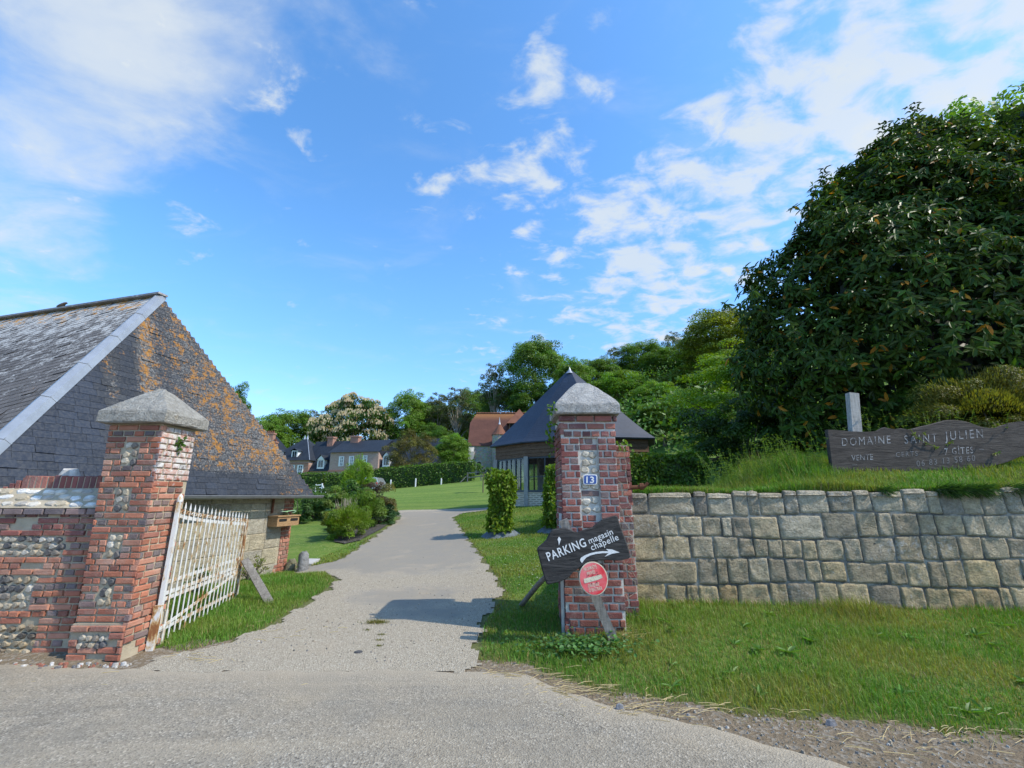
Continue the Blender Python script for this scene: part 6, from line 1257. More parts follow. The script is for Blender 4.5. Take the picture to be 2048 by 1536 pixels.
# ------------------------------------------------------------------ flower bed shrubs left of the drive
def shrub(name, label, px, pyb, Y, w_, h_, nl, leaf, base, group='shrubs in the bed left of the drive', ncl=26, d=None, up=0.5, asp=0.4, stems=None, lo=-0.9, cat='shrub', zf=None, vv=0.3, spiky=False, m=None):
    p = at(px, pyb, Y); g = G(p.x, p.y) if zf is None else zf(p.x, p.y); t = thing(name, label, cat, (p.x, p.y, g), group); mb = MB(); d = d or w_
    cc, cr = crown(mb, (p.x, p.y, g + h_ * 0.40), (w_ / 2, d / 2, h_ * 0.58), nl, ncl, leaf, base, (0.2, 0.36), 0.35, up=up, aspect=asp, lo=lo, vv=vv)
    if spiky:
        k = nl // 3; dd = rand_dir(k); dd[:, 2] = np.abs(dd[:, 2]) * 0.9 + 0.15; lump_ = (1 + 0.16 * np.sin(dd[:, 0] * 7 + 1) * np.sin(dd[:, 2] * 6 + 2) + 0.12 * np.sin(dd[:, 1] * 9 + dd[:, 0] * 5))[:, None]; P = np.array([p.x, p.y, g + h_ * 0.35]) + lump_ * unit(dd) * np.array([w_ / 2, d / 2, h_ * 0.62]) * rng.uniform(0.75, 1.0, (k, 1)); A = unit(dd + np.array([0, 0, 0.7]) + rand_dir(k) * 0.35); rhombs(mb, P, A, np.cross(A, rand_dir(k)), leaf * rng.uniform(1.0, 2.0, k), leaf * 0.28, tint(k, base, 0.1, 0.3))
    mb.build('foliage', m or M_LEAF, t); st = MB()
    for i in range(9):
        q = cc[rng.integers(len(cc))]; st.tube([(p.x + rng.uniform(-0.1, 0.1) * w_, p.y, g - 0.05), ((p.x + q[0]) / 2, (p.y + q[1]) / 2, g + (q[2] - g) * 0.55), tuple(q)], [0.022, 0.016, 0.006], n=5)
    st.build('stems', M_BARK, t); return t
shrub('feathery_shrub', 'low feathery lime green shrub at the front of the bed by the drive', 694, 1080, 14.0, 1.42, 0.92, 12000, 0.055, (0.150, 0.235, 0.020), up=0.3, asp=0.3, spiky=True)
shrub('golden_shrub', 'olive and yellow tinged shrub at the left front of the bed', 668, 1078, 14.3, 0.85, 0.78, 5500, 0.055, (0.165, 0.175, 0.022), up=0.3, asp=0.3, spiky=True)
shrub('dark_shrub', 'dark bluish green round shrub at the right end of the bed beside the drive', 768, 1044, 17.3, 1.2, 0.70, 6500, 0.08, (0.045, 0.100, 0.034))
shrub('bronze_shrub', 'bronze brown topped bushy shrub at the back right of the bed', 760, 1040, 18.0, 1.8, 1.4, 11000, 0.07, (0.150, 0.130, 0.030))
shrub('green_shrub', 'mid green shrub in the middle of the bed behind the feathery one', 722, 1055, 16.2, 1.6, 1.25, 11000, 0.065, (0.110, 0.190, 0.024), spiky=True)
shrub('laurel_shrub', 'dark glossy bush behind the bed, below the silver car', 712, 1020, 20.5, 2.0, 1.55, 8000, 0.09, (0.060, 0.125, 0.020), m=M_LAUREL)
shrub('young_tree', 'bright lime green young tree rising in front of the brick house', 712, 995, 24.0, 1.7, 2.6, 9500, 0.10, (0.175, 0.29, 0.032), cat='tree', ncl=34, spiky=True)
shrub('purple_shrub', 'purplish brown thin shrub just below the silver car', 744, 1010, 23.0, 1.6, 1.7, 3200, 0.085, (0.085, 0.055, 0.035), ncl=18)
shrub('tall_shrub', 'yellow green leafy shrub at the back left of the bed', 672, 1030, 19.0, 1.3, 1.3, 7500, 0.07, (0.130, 0.195, 0.028))
shrub('dark_bush', 'dark green rounded bush between the barn corner and the bed', 622, 1030, 19.5, 1.75, 1.5, 10000, 0.08, (0.065, 0.135, 0.020), group='bushes behind the barn corner')
shrub('dark_bush', 'darkest bush tucked right behind the barn corner under the gutter', 596, 1040, 18.0, 1.1, 1.3, 6000, 0.08, (0.050, 0.105, 0.020), group='bushes behind the barn corner')
p = at(690, 1050, 15.0); g = G(p.x, p.y); st = MB()
for i in range(150):
    a = rng.uniform(0, 6.28); r = rng.uniform(0, 0.42); q = Vector((p.x + math.cos(a) * r, p.y + math.sin(a) * r * 0.6, g + rng.uniform(0.65, 1.15))); st.tube([(p.x + rng.uniform(-0.1, 0.1), p.y, g), (p.x + (q.x - p.x) * 0.45, p.y + (q.y - p.y) * 0.45, g + 0.5), tuple(q)], [0.007, 0.006, 0.003], n=4, caps=False)
tag(st.build('bare_shrub', M_PALEBARK), 'leafless grey twiggy shrub standing in the middle of the bed', 'shrub', 'shrubs in the bed left of the drive')
# mulch sheet round the bed
mb = MB(); q = [ground_px(*x) for x in ((668, 1076), (668, 1085), (690, 1089), (720, 1082), (765, 1058), (785, 1042), (760, 1034), (700, 1050))]; c = sum(q, Vector()) / len(q); mb.add([(v.x, v.y, G(v.x, v.y) + 0.03) for v in q] + [(c.x, c.y, G(c.x, c.y) + 0.06)], [[i, (i + 1) % 8, 8] for i in range(8)]); tag(mb.build('flower_bed', m_simple('dark_mulch', (0.075, 0.07, 0.062), 0.95, 0.1, 0, 0.5, 14, 0.03), smooth=True), kind='structure')
# stray weeds by the barn wall behind the gate
for (px, pyb, Y, w_, h_, lb, bc) in ((505, 1140, 9.3, 0.45, 0.62, 'leggy yellow green weed growing against the barn wall beyond the gate', (0.13, 0.17, 0.02)), (405, 1130, 8.0, 0.4, 0.5, 'green weed against the barn wall seen through the gate bars', (0.06, 0.13, 0.02))):
    t = shrub('wall_weed', lb, px, pyb, Y, w_, h_, 420, 0.05, bc, None, 14, up=0.4, cat='plant')

# ------------------------------------------------------------------ trees
TG = (0.055, 0.115, 0.018)
pA = proto_tree('leafy_tree', 14, 10, 46000, 210, 0.23, (0.110, 0.200, 0.022), clump_r=(0.16, 0.28))
pB = proto_tree('bright_tree', 13, 8, 40000, 190, 0.22, (0.135, 0.245, 0.024), clump_r=(0.16, 0.28))
pC = proto_tree('sparse_tree', 15, 7, 7000, 80, 0.24, (0.105, 0.130, 0.055), bark=M_PALEBARK, clump_r=(0.10, 0.22), r0=0.17, nl=26, shell=0.3, trunk=0.5)
pD = proto_tree('chestnut_tree', 13, 15, 40000, 240, 0.36, (0.062, 0.118, 0.018), blossom=8000, clump_r=(0.10, 0.18), shell=0.45, trunk=0.15, lo=-0.95)
pE = proto_tree('yew_tree', 6, 7, 30000, 130, 0.15, (0.120, 0.110, 0.022), trunk=0.03, lo=-0.95, clump_r=(0.12, 0.22), shell=0.4, up=0.8, aspect=0.35, vv=0.35)
pF = proto_tree('layered_tree', 9, 8, 36000, 110, 0.15, (0.170, 0.270, 0.018), flat=0.42, trunk=0.03, lo=-0.95, clump_r=(0.18, 0.32), vv=0.22, up=1.0, shell=0.45)
pG = proto_tree('dark_tree', 14, 9, 40000, 190, 0.23, (0.085, 0.165, 0.020), clump_r=(0.16, 0.28))
pH = proto_tree('golden_tree', 13, 9, 42000, 200, 0.22, (0.170, 0.210, 0.022), clump_r=(0.15, 0.27))
def tree(proto, label, cx, top, wpx, Y, group='trees on the wooded slope', base=None, dz=0.0):
    T = at(cx, top, Y); zc = (T.z - EYE) * 0.5; z_ = Y * CP + zc * SP; x = (cx - 1024) / FPX * z_; g = G(x, Y) + dz; H = T.z - g; W = wpx / FPX * z_
    return place(proto, label, 'tree', x, Y, H, W, group, z=g)
FAR = 'trees behind the houses'
tree(pG, 'small treetop peeping out above the barn roof edge', 462, 766, 62, 62, FAR)
tree(pB, 'leftmost bright tree behind the chimneys of the old house', 528, 834, 90, 100, FAR); tree(pA, 'broad tree behind the old house chimneys', 580, 818, 115, 106, FAR); tree(pC, 'thin pale tree just left of the blossoming chestnut', 632, 816, 80, 108, FAR); tree(pB, 'low green tree behind the hipped roof', 648, 850, 80, 104, FAR)
tree(pD, 'big horse chestnut covered in cream blossom behind the brick house', 706, 788, 168, 88, FAR)
tree(pB, 'bright green tree touching the right side of the blossoming chestnut', 812, 784, 92, 92, FAR); tree(pA, 'green tree above the right end of the brick house', 850, 800, 90, 96, FAR)
W_ = 'trees on the wooded slope'
tree(pC, 'tall thin tree with bare pale trunks between the house and the chapel', 872, 782, 75, 93); tree(pC, 'second tall bare-trunked tree, nearer the chapel', 912, 772, 85, 90); tree(pA, 'leafy tree just left of the chapel roof', 940, 776, 80, 98)
tree(pG, 'dark tree behind the tall bare trunks', 890, 810, 110, 104); tree(pB, 'small light green tree beside the chapel wall', 905, 868, 70, 60); tree(pG, 'low dark tree behind the yew', 868, 850, 80, 78)
tree(pC, 'grey half-bare tree left of the tallest rounded tree', 987, 722, 72, 84); tree(pA, 'tallest rounded tree on the skyline above the chapel', 1075, 678, 132, 82); tree(pA, 'leafy tree low behind the chapel roof', 1010, 772, 100, 88); tree(pG, 'dark tree between chapel roof and pavilion roof', 1072, 775, 110, 78)
tree(pB, 'green tree right behind the point of the pavilion roof', 1150, 720, 90, 76); tree(pA, 'tree on the skyline right of the pavilion point', 1205, 716, 90, 80); tree(pC, 'grey thin-leaved tree on the skyline above the cap of the numbered pillar', 1242, 690, 64, 84); tree(pA, 'rounded tree on the skyline left of the thin wispy one', 1295, 684, 105, 82); tree(pC, 'small wispy tree standing highest on the slope crest', 1357, 662, 46, 84); tree(pG, 'dark tree on the crest right of the wispy one', 1340, 700, 100, 76)
tree(pH, 'golden green tree standing tallest just left of the big laurel', 1462, 624, 185, 56); tree(pH, 'yellowish tree half way up the slope below the crest', 1385, 735, 110, 58); tree(pB, 'bright green tree in the middle of the slope right of the pillar cap', 1250, 745, 130, 60); tree(pB, 'bright tree lower on the slope, right of the pavilion eaves', 1320, 765, 110, 48); tree(pG, 'dark tree directly behind the right eaves of the pavilion', 1330, 800, 130, 42); tree(pH, 'yellow green tree showing beside the pavilion roof point', 1195, 765, 90, 62); tree(pG, 'dark undergrowth tree below the golden one', 1420, 790, 120, 40); tree(pA, 'tree on the slope between the golden tree and the crest', 1410, 690, 100, 70); tree(pA, 'leafy tree low on the slope left of the pavilion eaves', 1120, 790, 110, 66)
tree(pG, 'dark tree low down behind the laurel', 1560, 700, 150, 45); tree(pA, 'green tree behind the laurel edge', 1530, 690, 150, 60)
tree(pE, 'dark brownish conical yew rising behind the hedge in front of the brick house', 822, 859, 106, 55.5, 'conifers on the upper lawn')
t = shrub('shade_shrub', 'added leafy shrub, coloured dark like shaded trees, filling the gap between the bank hedge and the big laurel', 1500, 930, 13.0, 4.2, 1.9, 16000, 0.11, (0.050, 0.100, 0.016), None, 50, d=2.2, zf=lambda x, y: float(bank_h(x, y)))  # added over the bare bright bank; dark leaf colour stands in for shaded trees
tree(pF, 'light green tree with layered branches between the pavilion and the laurel', 1478, 688, 260, 22.5, 'trees near the bank', dz=-0.9)
p = at(1965, 330, 16); place(pB, 'lighter green tree showing between the two dark laurels', 'tree', p.x, 16.5, at(1965, 243, 16.5).z - G(p.x, 16.5), 7.5, 'trees near the bank')
# undergrowth on the slope
n = 60000; X = rng.uniform(-30, 45, n); Y = rng.uniform(30, 108, n); ok = ((Y > 74) | (X > 9) | ((X > 3) & (Y > 40))) & ~((X < -8) & (Y < 84)); X, Y = X[ok], Y[ok]; n = len(X); h_ = rng.uniform(0, 1, n) ** 1.3 * 5.5
mb = MB(); N = unit(rand_dir(n) + np.array([0, -0.5, 0.6])); rhombs(mb, np.c_[X, Y, Gs(X, Y) + h_], np.cross(N, rand_dir(n)), N, rng.uniform(0.25, 0.55, n), rng.uniform(0.16, 0.34, n), tint(n, (0.085, 0.165, 0.022), 0.15, 0.35)); tag(mb.build('undergrowth', M_LEAF), 'dark green undergrowth covering the wooded slope', 'undergrowth', kind='stuff')

# ------------------------------------------------------------------ big laurels on the bank
def laurel(cx, cy, z0, rx_, ry_, H, nros, label, xmax=16.0, seed_lo=0.15, shoots=0.22, zlow=2.6):
    t = thing('laurel_tree', label, 'tree', (cx, cy, z0), 'dark laurels on the bank')
    f = rng.uniform(0, 1, nros); z = f ** 0.9 * (H - 0.1); prof = np.where(z > zlow, np.clip(1 - ((z - zlow) / (H - zlow)) ** 1.95, 0.02, 1), 0.72 + 0.28 * z / zlow)
    keepz = rng.uniform(0, 1, nros) < np.clip(prof + 0.15, 0, 1); z = z[keepz]; prof = prof[keepz]; n = len(z)
    th = rng.uniform(0, 2 * math.pi, n); back = (np.sin(th) > 0.35) & (rng.uniform(0, 1, n) < 0.75); 
    lump = 1 + 0.07 * (rng.uniform(0, 1, n) < 0.05) + 0.08 * np.sin(th * 7 + z * 1.1 + 1.5 * np.sin(z * 0.9)) + 0.05 * np.sin(th * 13 + 2 * np.sin(z * 1.7)) + 0.03 * np.sin(z * 3.7 + 4 * np.sin(th * 6)); depth = 1 - np.abs(rng.normal(0, 0.085, n)); r = prof * lump * depth
    P = np.c_[cx + np.cos(th) * rx_ * r, cy + np.sin(th) * ry_ * r, z0 + z + rng.normal(0, 0.08, n)]; ok = (~back) & (P[:, 0] < xmax) & (P[:, 1] > 7.35); P = P[ok]; th = th[ok]; z = z[ok]; n = len(P)
    slope = np.where(z > zlow, 0.25 + 1.3 * ((z - zlow) / (H - zlow)), -0.1); O = unit(np.c_[np.cos(th), np.sin(th) * rx_ / ry_, slope])
    # whorls of leaves round each twig tip
    mb = MB(); k = 9; A0 = unit(O + np.array([0, 0, 0.35]) + rand_dir(n) * 0.25)
    T1 = unit(np.cross(A0, rand_dir(n))); T2 = np.cross(A0, T1)
    for i in range(k):
        a = 2 * math.pi * (i * 0.382 + rng.uniform(0, 0.08, n)); side = T1 * np.cos(a)[:, None] + T2 * np.sin(a)[:, None]; ax = unit(side * 0.8 + A0 * rng.uniform(-0.2, 0.6, (n, 1)) + np.array([0, 0, 1.0]) * rng.uniform(-1.1, 0.15, (n, 1))); Nn = unit(A0 * 0.5 + O * 0.8 + np.array([0, 0, 0.25]) - side * 0.1 + rand_dir(n) * 0.35)
        L = rng.uniform(0.17, 0.26, n); C = tint(n, (0.050, 0.094, 0.012), 0.16, 0.4); yl = rng.uniform(0, 1, n) < 0.022; C[yl] = tint(int(yl.sum()), (0.42, 0.20, 0.02), 0.1, 0.3)
        big_leaves(mb, P - A0 * (i * 0.012), ax, Nn, L, L * 0.36, C, 0.12, 0.22)
    sh = np.where((rng.uniform(0, 1, n) < shoots * (0.35 + z / H)) )[0]; m = len(sh)
    for i in range(4):
        ax = unit(A0[sh] * 0.4 + np.array([0, 0, 1.0]) + rand_dir(m) * 0.35); big_leaves(mb, P[sh] + A0[sh] * 0.02, ax, unit(np.cross(ax, rand_dir(m))), rng.uniform(0.07, 0.14, m), 0.035, tint(m, (0.16, 0.22, 0.035), 0.1, 0.25), 0.1, 0.0)
    # tall whips along the top outline
    for i in range(42):
        j = rng.choice(np.where(z > H * 0.62)[0]); b_ = P[j]; hh = rng.uniform(0.35, 0.8); m = int(hh * 26); ff_ = np.linspace(0.15, 1, m); pp = b_ + np.c_[0.12 * ff_ ** 2 * rng.normal(), 0 * ff_, ff_ * hh]; an = np.arange(m) * 2.4; ax = unit(np.c_[np.cos(an), np.sin(an), 0.35 + 0 * an]); big_leaves(mb, pp, ax, unit(np.c_[-np.cos(an) * 0.3, -np.sin(an) * 0.3, 1 + 0 * an]), rng.uniform(0.15, 0.22, m), 0.06, tint(m, (0.022, 0.05, 0.016), 0.1, 0.3), 0.1, 0.3)
    mb.build('foliage', M_LAUREL, t)
    # inner shade put into the colour: sparse darkened leaves, with branches, inside the crown
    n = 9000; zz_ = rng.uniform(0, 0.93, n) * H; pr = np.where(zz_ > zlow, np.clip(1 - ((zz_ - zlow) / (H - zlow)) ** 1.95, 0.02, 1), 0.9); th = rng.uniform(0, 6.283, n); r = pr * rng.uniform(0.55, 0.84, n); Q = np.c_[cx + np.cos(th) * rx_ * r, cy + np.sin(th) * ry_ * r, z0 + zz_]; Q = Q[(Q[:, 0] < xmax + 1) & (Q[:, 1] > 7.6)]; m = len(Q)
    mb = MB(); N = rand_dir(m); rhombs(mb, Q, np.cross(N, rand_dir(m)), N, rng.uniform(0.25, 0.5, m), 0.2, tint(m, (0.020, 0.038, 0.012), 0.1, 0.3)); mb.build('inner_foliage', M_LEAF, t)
    br = MB(); 
    for i in range(12):
        a = rng.uniform(math.pi * 0.75, math.pi * 2.1); r = rng.uniform(0.3, 0.85); zt = z0 + rng.uniform(0.35, 0.8) * H; br.tube([(cx + math.cos(a) * 0.5, cy + math.sin(a) * 0.4, z0 - 0.3), (cx + math.cos(a) * rx_ * r * 0.4, cy + math.sin(a) * ry_ * r * 0.4, z0 + (zt - z0) * 0.5), (cx + math.cos(a) * rx_ * r * 0.55, cy + math.sin(a) * ry_ * r * 0.6, zt)], [0.14, 0.09, 0.02], n=7)
    br.build('trunk', M_BARK, t)
laurel(12.8, 11.3, 1.95, 6.4, 3.5, 11.3, 11500, 'huge dark glossy laurel towering over the grass bank and plank sign', 16.5)
laurel(19.4, 12.2, 1.95, 6.6, 3.8, 14.8, 6500, 'second dark laurel rising higher at the right edge of the photo', 17.0)
# yellowish shrub behind the sign
t = shrub('heather_shrub', 'olive yellow fine-leaved shrub behind the right half of the plank sign', 1990, 860, 8.3, 3.0, 1.55, 36000, 0.05, (0.150, 0.155, 0.026), None, 46, d=1.5, up=0.5, asp=0.28, zf=lambda x, y: float(bank_h(x, y)), spiky=True, vv=0.35)

# ------------------------------------------------------------------ grass
def blades(mb, X, Y, Z, H, W, base, lean=0.5, dry=0.06):
    n = len(X); a = rng.uniform(0, 2 * math.pi, n); l = np.abs(rng.normal(0, lean, n)); d = np.c_[np.cos(a), np.sin(a), np.zeros(n)]; s = np.c_[-np.sin(a + rng.normal(0, 0.8, n)), np.cos(a), np.zeros(n)]; s = unit(s)
    H = np.broadcast_to(H, (n,)) * rng.uniform(0.5, 1.35, n); P = np.c_[X, Y, Z]; m = P + np.array([0, 0, 1]) * (H * 0.55)[:, None] + d * (H * l * 0.28)[:, None]; tp = P + np.array([0, 0, 1]) * (H * np.sqrt(np.clip(1 - 0.35 * l * l, 0.15, 1)))[:, None] + d * (H * l)[:, None]; w_ = (np.broadcast_to(W, (n,)) * rng.uniform(0.7, 1.3, n))[:, None] * 0.5
    V = np.stack([P - s * w_, P + s * w_, m + s * w_ * 0.8, m - s * w_ * 0.8, tp], 1).reshape(-1, 3); i = np.arange(n)[:, None] * 5
    C = tint(n, base, 0.14, 0.3); dr = rng.uniform(0, 1, n) < dry; C[dr] = tint(int(dr.sum()), (0.34, 0.27, 0.12), 0.08, 0.25); C = np.repeat(np.c_[C, np.ones(n)], 5, axis=0)
    mb.add(V, i + np.array([[0, 1, 2, 3]]), C); mb.F.append(mb.F[-1][:, [3, 2]].copy() if False else np.c_[i + 3, i + 2, i + 4] + (mb.n - len(V))); 
def samp(n, x0, x1, y0, y1): return rng.uniform(x0, x1, n), rng.uniform(y0, y1, n)
def patchy(X, Y, k=1.0): return 0.5 + 0.25 * np.sin(X * 2.3 * k + 1.7 * np.sin(Y * 1.9 * k)) + 0.25 * np.sin(Y * 3.7 * k + 2.1 * np.sin(X * 1.3 * k + 2))
PIL = lambda X, Y: ((X > RX0 - 0.03) & (X < RX1 + 0.05) & (Y > RY0 - 0.02) & (Y < RY1)) | ((X > LX0 - 0.1) & (X < LX1 + 0.05) & (Y < LY1 + 0.05))
GB_ = np.array((0.118, 0.240, 0.030)); GY_ = np.array((0.25, 0.26, 0.055))
def gcol(X, Y, k=1.0, amt=0.8):
    f = np.clip((0.64 - patchy(X + 3.1, Y * 1.3 + 0.7, k)) * 2.6, 0, 1)[:, None] * amt
    return GB_ * (1 - f) + GY_ * f
mb = MB()
X, Y = samp(150000, -0.9, 8.6, 2.2, 6.5); e = verge_y(X) + wob(X, Y) * 1.5; ok = (Y > e - 0.02) & (Y < wall_y(np.clip(X, 1.62, 9)) - 0.02 + 0.2 * (X < 1.5)) & ~PIL(X, Y) & ~inside(DRIVE, X - 0.05, Y); ok &= rng.uniform(0, 1, len(X)) < (0.25 + 0.75 * smooth(0, 0.35, Y - e)); X, Y = X[ok], Y[ok]
pt = patchy(X, Y); wl2 = smooth(0.5, 0.05, wall_y(X) - Y) * (X > 1.5); Hh = 0.040 + 0.045 * pt + 0.05 * wl2 * patchy(X, Y, 2.5) + 0.16 * np.exp(-((X - 4.35) ** 2 / 0.10 + (Y - 6.0) ** 2 / 0.04)) + 0.06 * np.exp(-((X - 1.6) ** 2 / 0.05 + (Y - 6.1) ** 2 / 0.1)); Hh *= 0.55 + 0.45 * smooth(0, 0.3, Y - verge_y(X))
dryk = rng.uniform(0, 1, len(X)) < 0.42 * (1 - pt) ** 1.5 + 0.5 * smooth(0.35, 0.0, Y - verge_y(X)) + 0.1 * wl2
blades(mb, X[~dryk], Y[~dryk], Gs(X[~dryk], Y[~dryk]), Hh[~dryk], 0.0055, gcol(X[~dryk], Y[~dryk]), 0.65, 0.07); blades(mb, X[dryk], Y[dryk], Gs(X[dryk], Y[dryk]), Hh[dryk] * 0.8, 0.005, (0.27, 0.24, 0.06), 0.85, 0.38)
tag(mb.build('verge_grass', M_GRASS), 'rough green grass on the verge below the stone wall', 'grass', kind='stuff')
mb = MB(); X, Y = samp(70000, -5.6, -1.2, 5.0, 10.2); EW = wo; sw = (X - wo[0]) * bn[0] + (Y - wo[1]) * bn[1]; ok = ~inside(DRIVE, X + 0.06, Y) & ~inside(DRIVE, X - 0.06, Y) & (sw < -0.02) & ~PIL(X, Y) & (X < -2.2 + 0 * X) & ((X > -3.9) | (Y > 5.5)) & (Y > 5.22 - 0.5 * (X + 3.6)); X, Y = X[ok], Y[ok]; d = edge_dist(DRIVE, X, Y)
blades(mb, X, Y, Gs(X, Y), (0.05 + 0.05 * patchy(X, Y)) * (0.5 + 0.5 * smooth(0, 0.3, d)), 0.006, gcol(X, Y, 1.3, 0.4), 0.6, 0.06)
k = rng.uniform(0, 1, len(X)) < 0.5 * smooth(0.14, 0.0, d); blades(mb, X[k], Y[k], Gs(X[k], Y[k]), 0.05, 0.006, (0.20, 0.15, 0.05), 0.9, 0.5)
tag(mb.build('gate_grass', M_GRASS), 'green grass patch behind the white gate beside the drive', 'grass', kind='stuff')
mb = MB(); X, Y = samp(240000, -9, 3.4, 5.6, 20); Y = 5.6 + (Y - 5.6) ** 1.0; ok = ~inside(DRIVE, X + 0.05, Y) & ~inside(DRIVE, X - 0.05, Y) & ~PIL(X, Y) & ((X > -1.9) | (Y > 9.4)) & (X / Y < 0.15) & (((X - wo[0]) * bn[0] + (Y - wo[1]) * bn[1]) < -0.05) & ((rng.uniform(0, 1, len(X)) < 9.0 / Y)); X, Y = X[ok], Y[ok]; d = edge_dist(DRIVE, X, Y); pt = patchy(X, Y, 0.8)
blades(mb, X, Y, Gs(X, Y), (0.028 + 0.02 * pt) * (1 + 0.5 * smooth(0.25, 0, d)), 0.0065 + 0.0005 * Y, gcol(X, Y, 0.7, 0.7), 0.7, 0.04)
k = rng.uniform(0, 1, len(X)) < 0.8 * smooth(0.16, 0.0, d); blades(mb, X[k], Y[k], Gs(X[k], Y[k]), 0.045, 0.008, (0.24, 0.17, 0.06), 0.9, 0.5)
tag(mb.build('lawn_grass', M_GRASS), 'short mown grass on the lawns beside the drive', 'grass', kind='stuff')
mb = MB(); X, Tt = samp(80000, 1.75, 9.4, 0.0, 1.0); Y = wall_y(X) + 0.05 + Tt ** 1.6 * 4.35; ok = rng.uniform(0, 1, len(X)) < 1.0 - 0.5 * Tt; X, Y, Tt = X[ok], Y[ok], Tt[ok]; pt = patchy(X, Y, 1.2)
left = smooth(3.2, 4.2, X - 0.42 * np.clip(Y - 7, 0, 6)); tall = smooth(3.0, 4.7, X - 0.3 * np.clip(Y - 7, 0, 6)) * smooth(0.2, 1.2, Y - wall_y(X)) * smooth(5.4, 4.6, X); short = 1 - 0.55 * smooth(4.4, 5.2, X) * smooth(7.9, 6.9, Y)
Hh = ((0.055 + 0.06 * pt) * (1 + left) + 0.26 * tall * (0.5 + pt)) * short; hang = np.exp(-((X - 6.6) ** 2 / 0.02 + (Y - wall_y(X) - 0.15) ** 2 / 0.02))
blades(mb, X, Y, bank_h(X, Y), Hh, 0.0075, gcol(X, Y, 1.2, 0.6), 0.55, 0.07)
for cx, r_, k in ((5.15, 0.04, 160), (5.98, 0.09, 900), (6.33, 0.09, 800), (6.85, 0.10, 260)):     # tufts drooping over the coping
    X = cx + rng.normal(0, r_, k); Y = wall_y(X) + rng.uniform(-0.03, 0.14, k); Z = wall_top(X) + 0.01 + 0 * X; a = rng.uniform(0, 6.28, k); dd = unit(np.c_[np.cos(a) * 0.7, -np.abs(np.sin(a)) - 0.3, rng.uniform(-1.3, 0.6, k)]); L = rng.uniform(0.10, 0.24, k); rhombs(mb, np.c_[X, Y, Z], dd, unit(np.cross(dd, rand_dir(k))), L, 0.009, tint(k, (0.040, 0.095, 0.022), 0.1, 0.3))
tag(mb.build('bank_grass', M_GRASS), 'long uncut grass on the bank above the stone wall', 'grass', kind='stuff')
# tall weeds: cleavers on the bank and in front of the plank sign
def weeds(name, label, spots, hmin, hmax, col, whorls=7, cat='weeds'):
    mb = MB()
    for (x, y, z) in spots:
        h_ = rng.uniform(hmin, hmax); p = np.array([x, y, z]); lean = rng.normal(0, 0.22, 2); q = [tuple(p + np.array([lean[0] * f * f * h_, lean[1] * f * f * h_, f * h_])) for f in (0, 0.35, 0.7, 1)]; mb.tube(q, [0.004, 0.0035, 0.003, 0.002], tuple(np.array(col) * 1.1), 4, caps=False)
        for j in range(whorls):
            f = 0.15 + 0.85 * j / (whorls - 1); c = p + np.array([lean[0] * f * f * h_, lean[1] * f * f * h_, f * h_]); a = np.linspace(0, 6.28, 7)[:-1] + rng.uniform(0, 1); A = np.c_[np.cos(a), np.sin(a), 0.45 + 0 * a]; rhombs(mb, np.tile(c, (6, 1)), A, unit(np.c_[-np.cos(a) * 0.4, -np.sin(a) * 0.4, 1 + 0 * a]), rng.uniform(0.025, 0.05, 6) * (1.25 - 0.5 * f), 0.013, tint(6, col, 0.08, 0.2))
    return tag(mb.build(name, M_GRASS), label, cat, kind='stuff')
sp = []
for i in range(170):
    x = 4.95 - 1.7 * rng.uniform(0, 1) ** 1.4; y = 7.0 + rng.uniform(-0.1, 1.1); sp.append((x, y, float(bank_h(x, y))))
weeds('tall_weeds', 'tall green cleavers and grass stalks left of the plank sign', sp, 0.25, 0.72, (0.13, 0.22, 0.035))
sp = []
for i in range(95):
    px = rng.choice([1690, 1740, 1775, 1800, 1820, 1850, 1880, 1910, 1930, 1960, 2010]) + rng.normal(0, 14); p = at(px, 872, DY + 0.16 + abs(rng.normal(0, 0.1))); sp.append((p.x, p.y, p.z - 0.35))
weeds('tall_weeds', 'green weeds poking up behind the top edge of the plank sign', sp, 0.35, 0.80, (0.13, 0.20, 0.03))
mb = MB(); P_ = [at(1820, 858, DY - 0.02), at(1838, 878, DY - 0.03), at(1855, 887, DY - 0.03), at(1872, 894, DY - 0.02)]; mb.tube(P_, [0.006, 0.005, 0.004, 0.003], (0.16, 0.21, 0.04), 5)
for p in [P_[0].lerp(P_[1], 0.5), P_[1], P_[2], P_[3], at(1848, 866, DY - 0.03), at(1990, 908, DY - 0.03), at(1995, 905, DY - 0.03), at(1902, 883, DY - 0.02), at(1895, 888, DY - 0.02)]:
    k = 9; A = rand_dir(k); rhombs(mb, np.tile(tuple(p), (k, 1)), A, rand_dir(k), 0.05, 0.018, tint(k, (0.15, 0.20, 0.03)))
tag(mb.build('trailing_weed', M_GRASS), 'yellow green stems trailing across the lettering of the plank sign', 'weeds', kind='stuff')
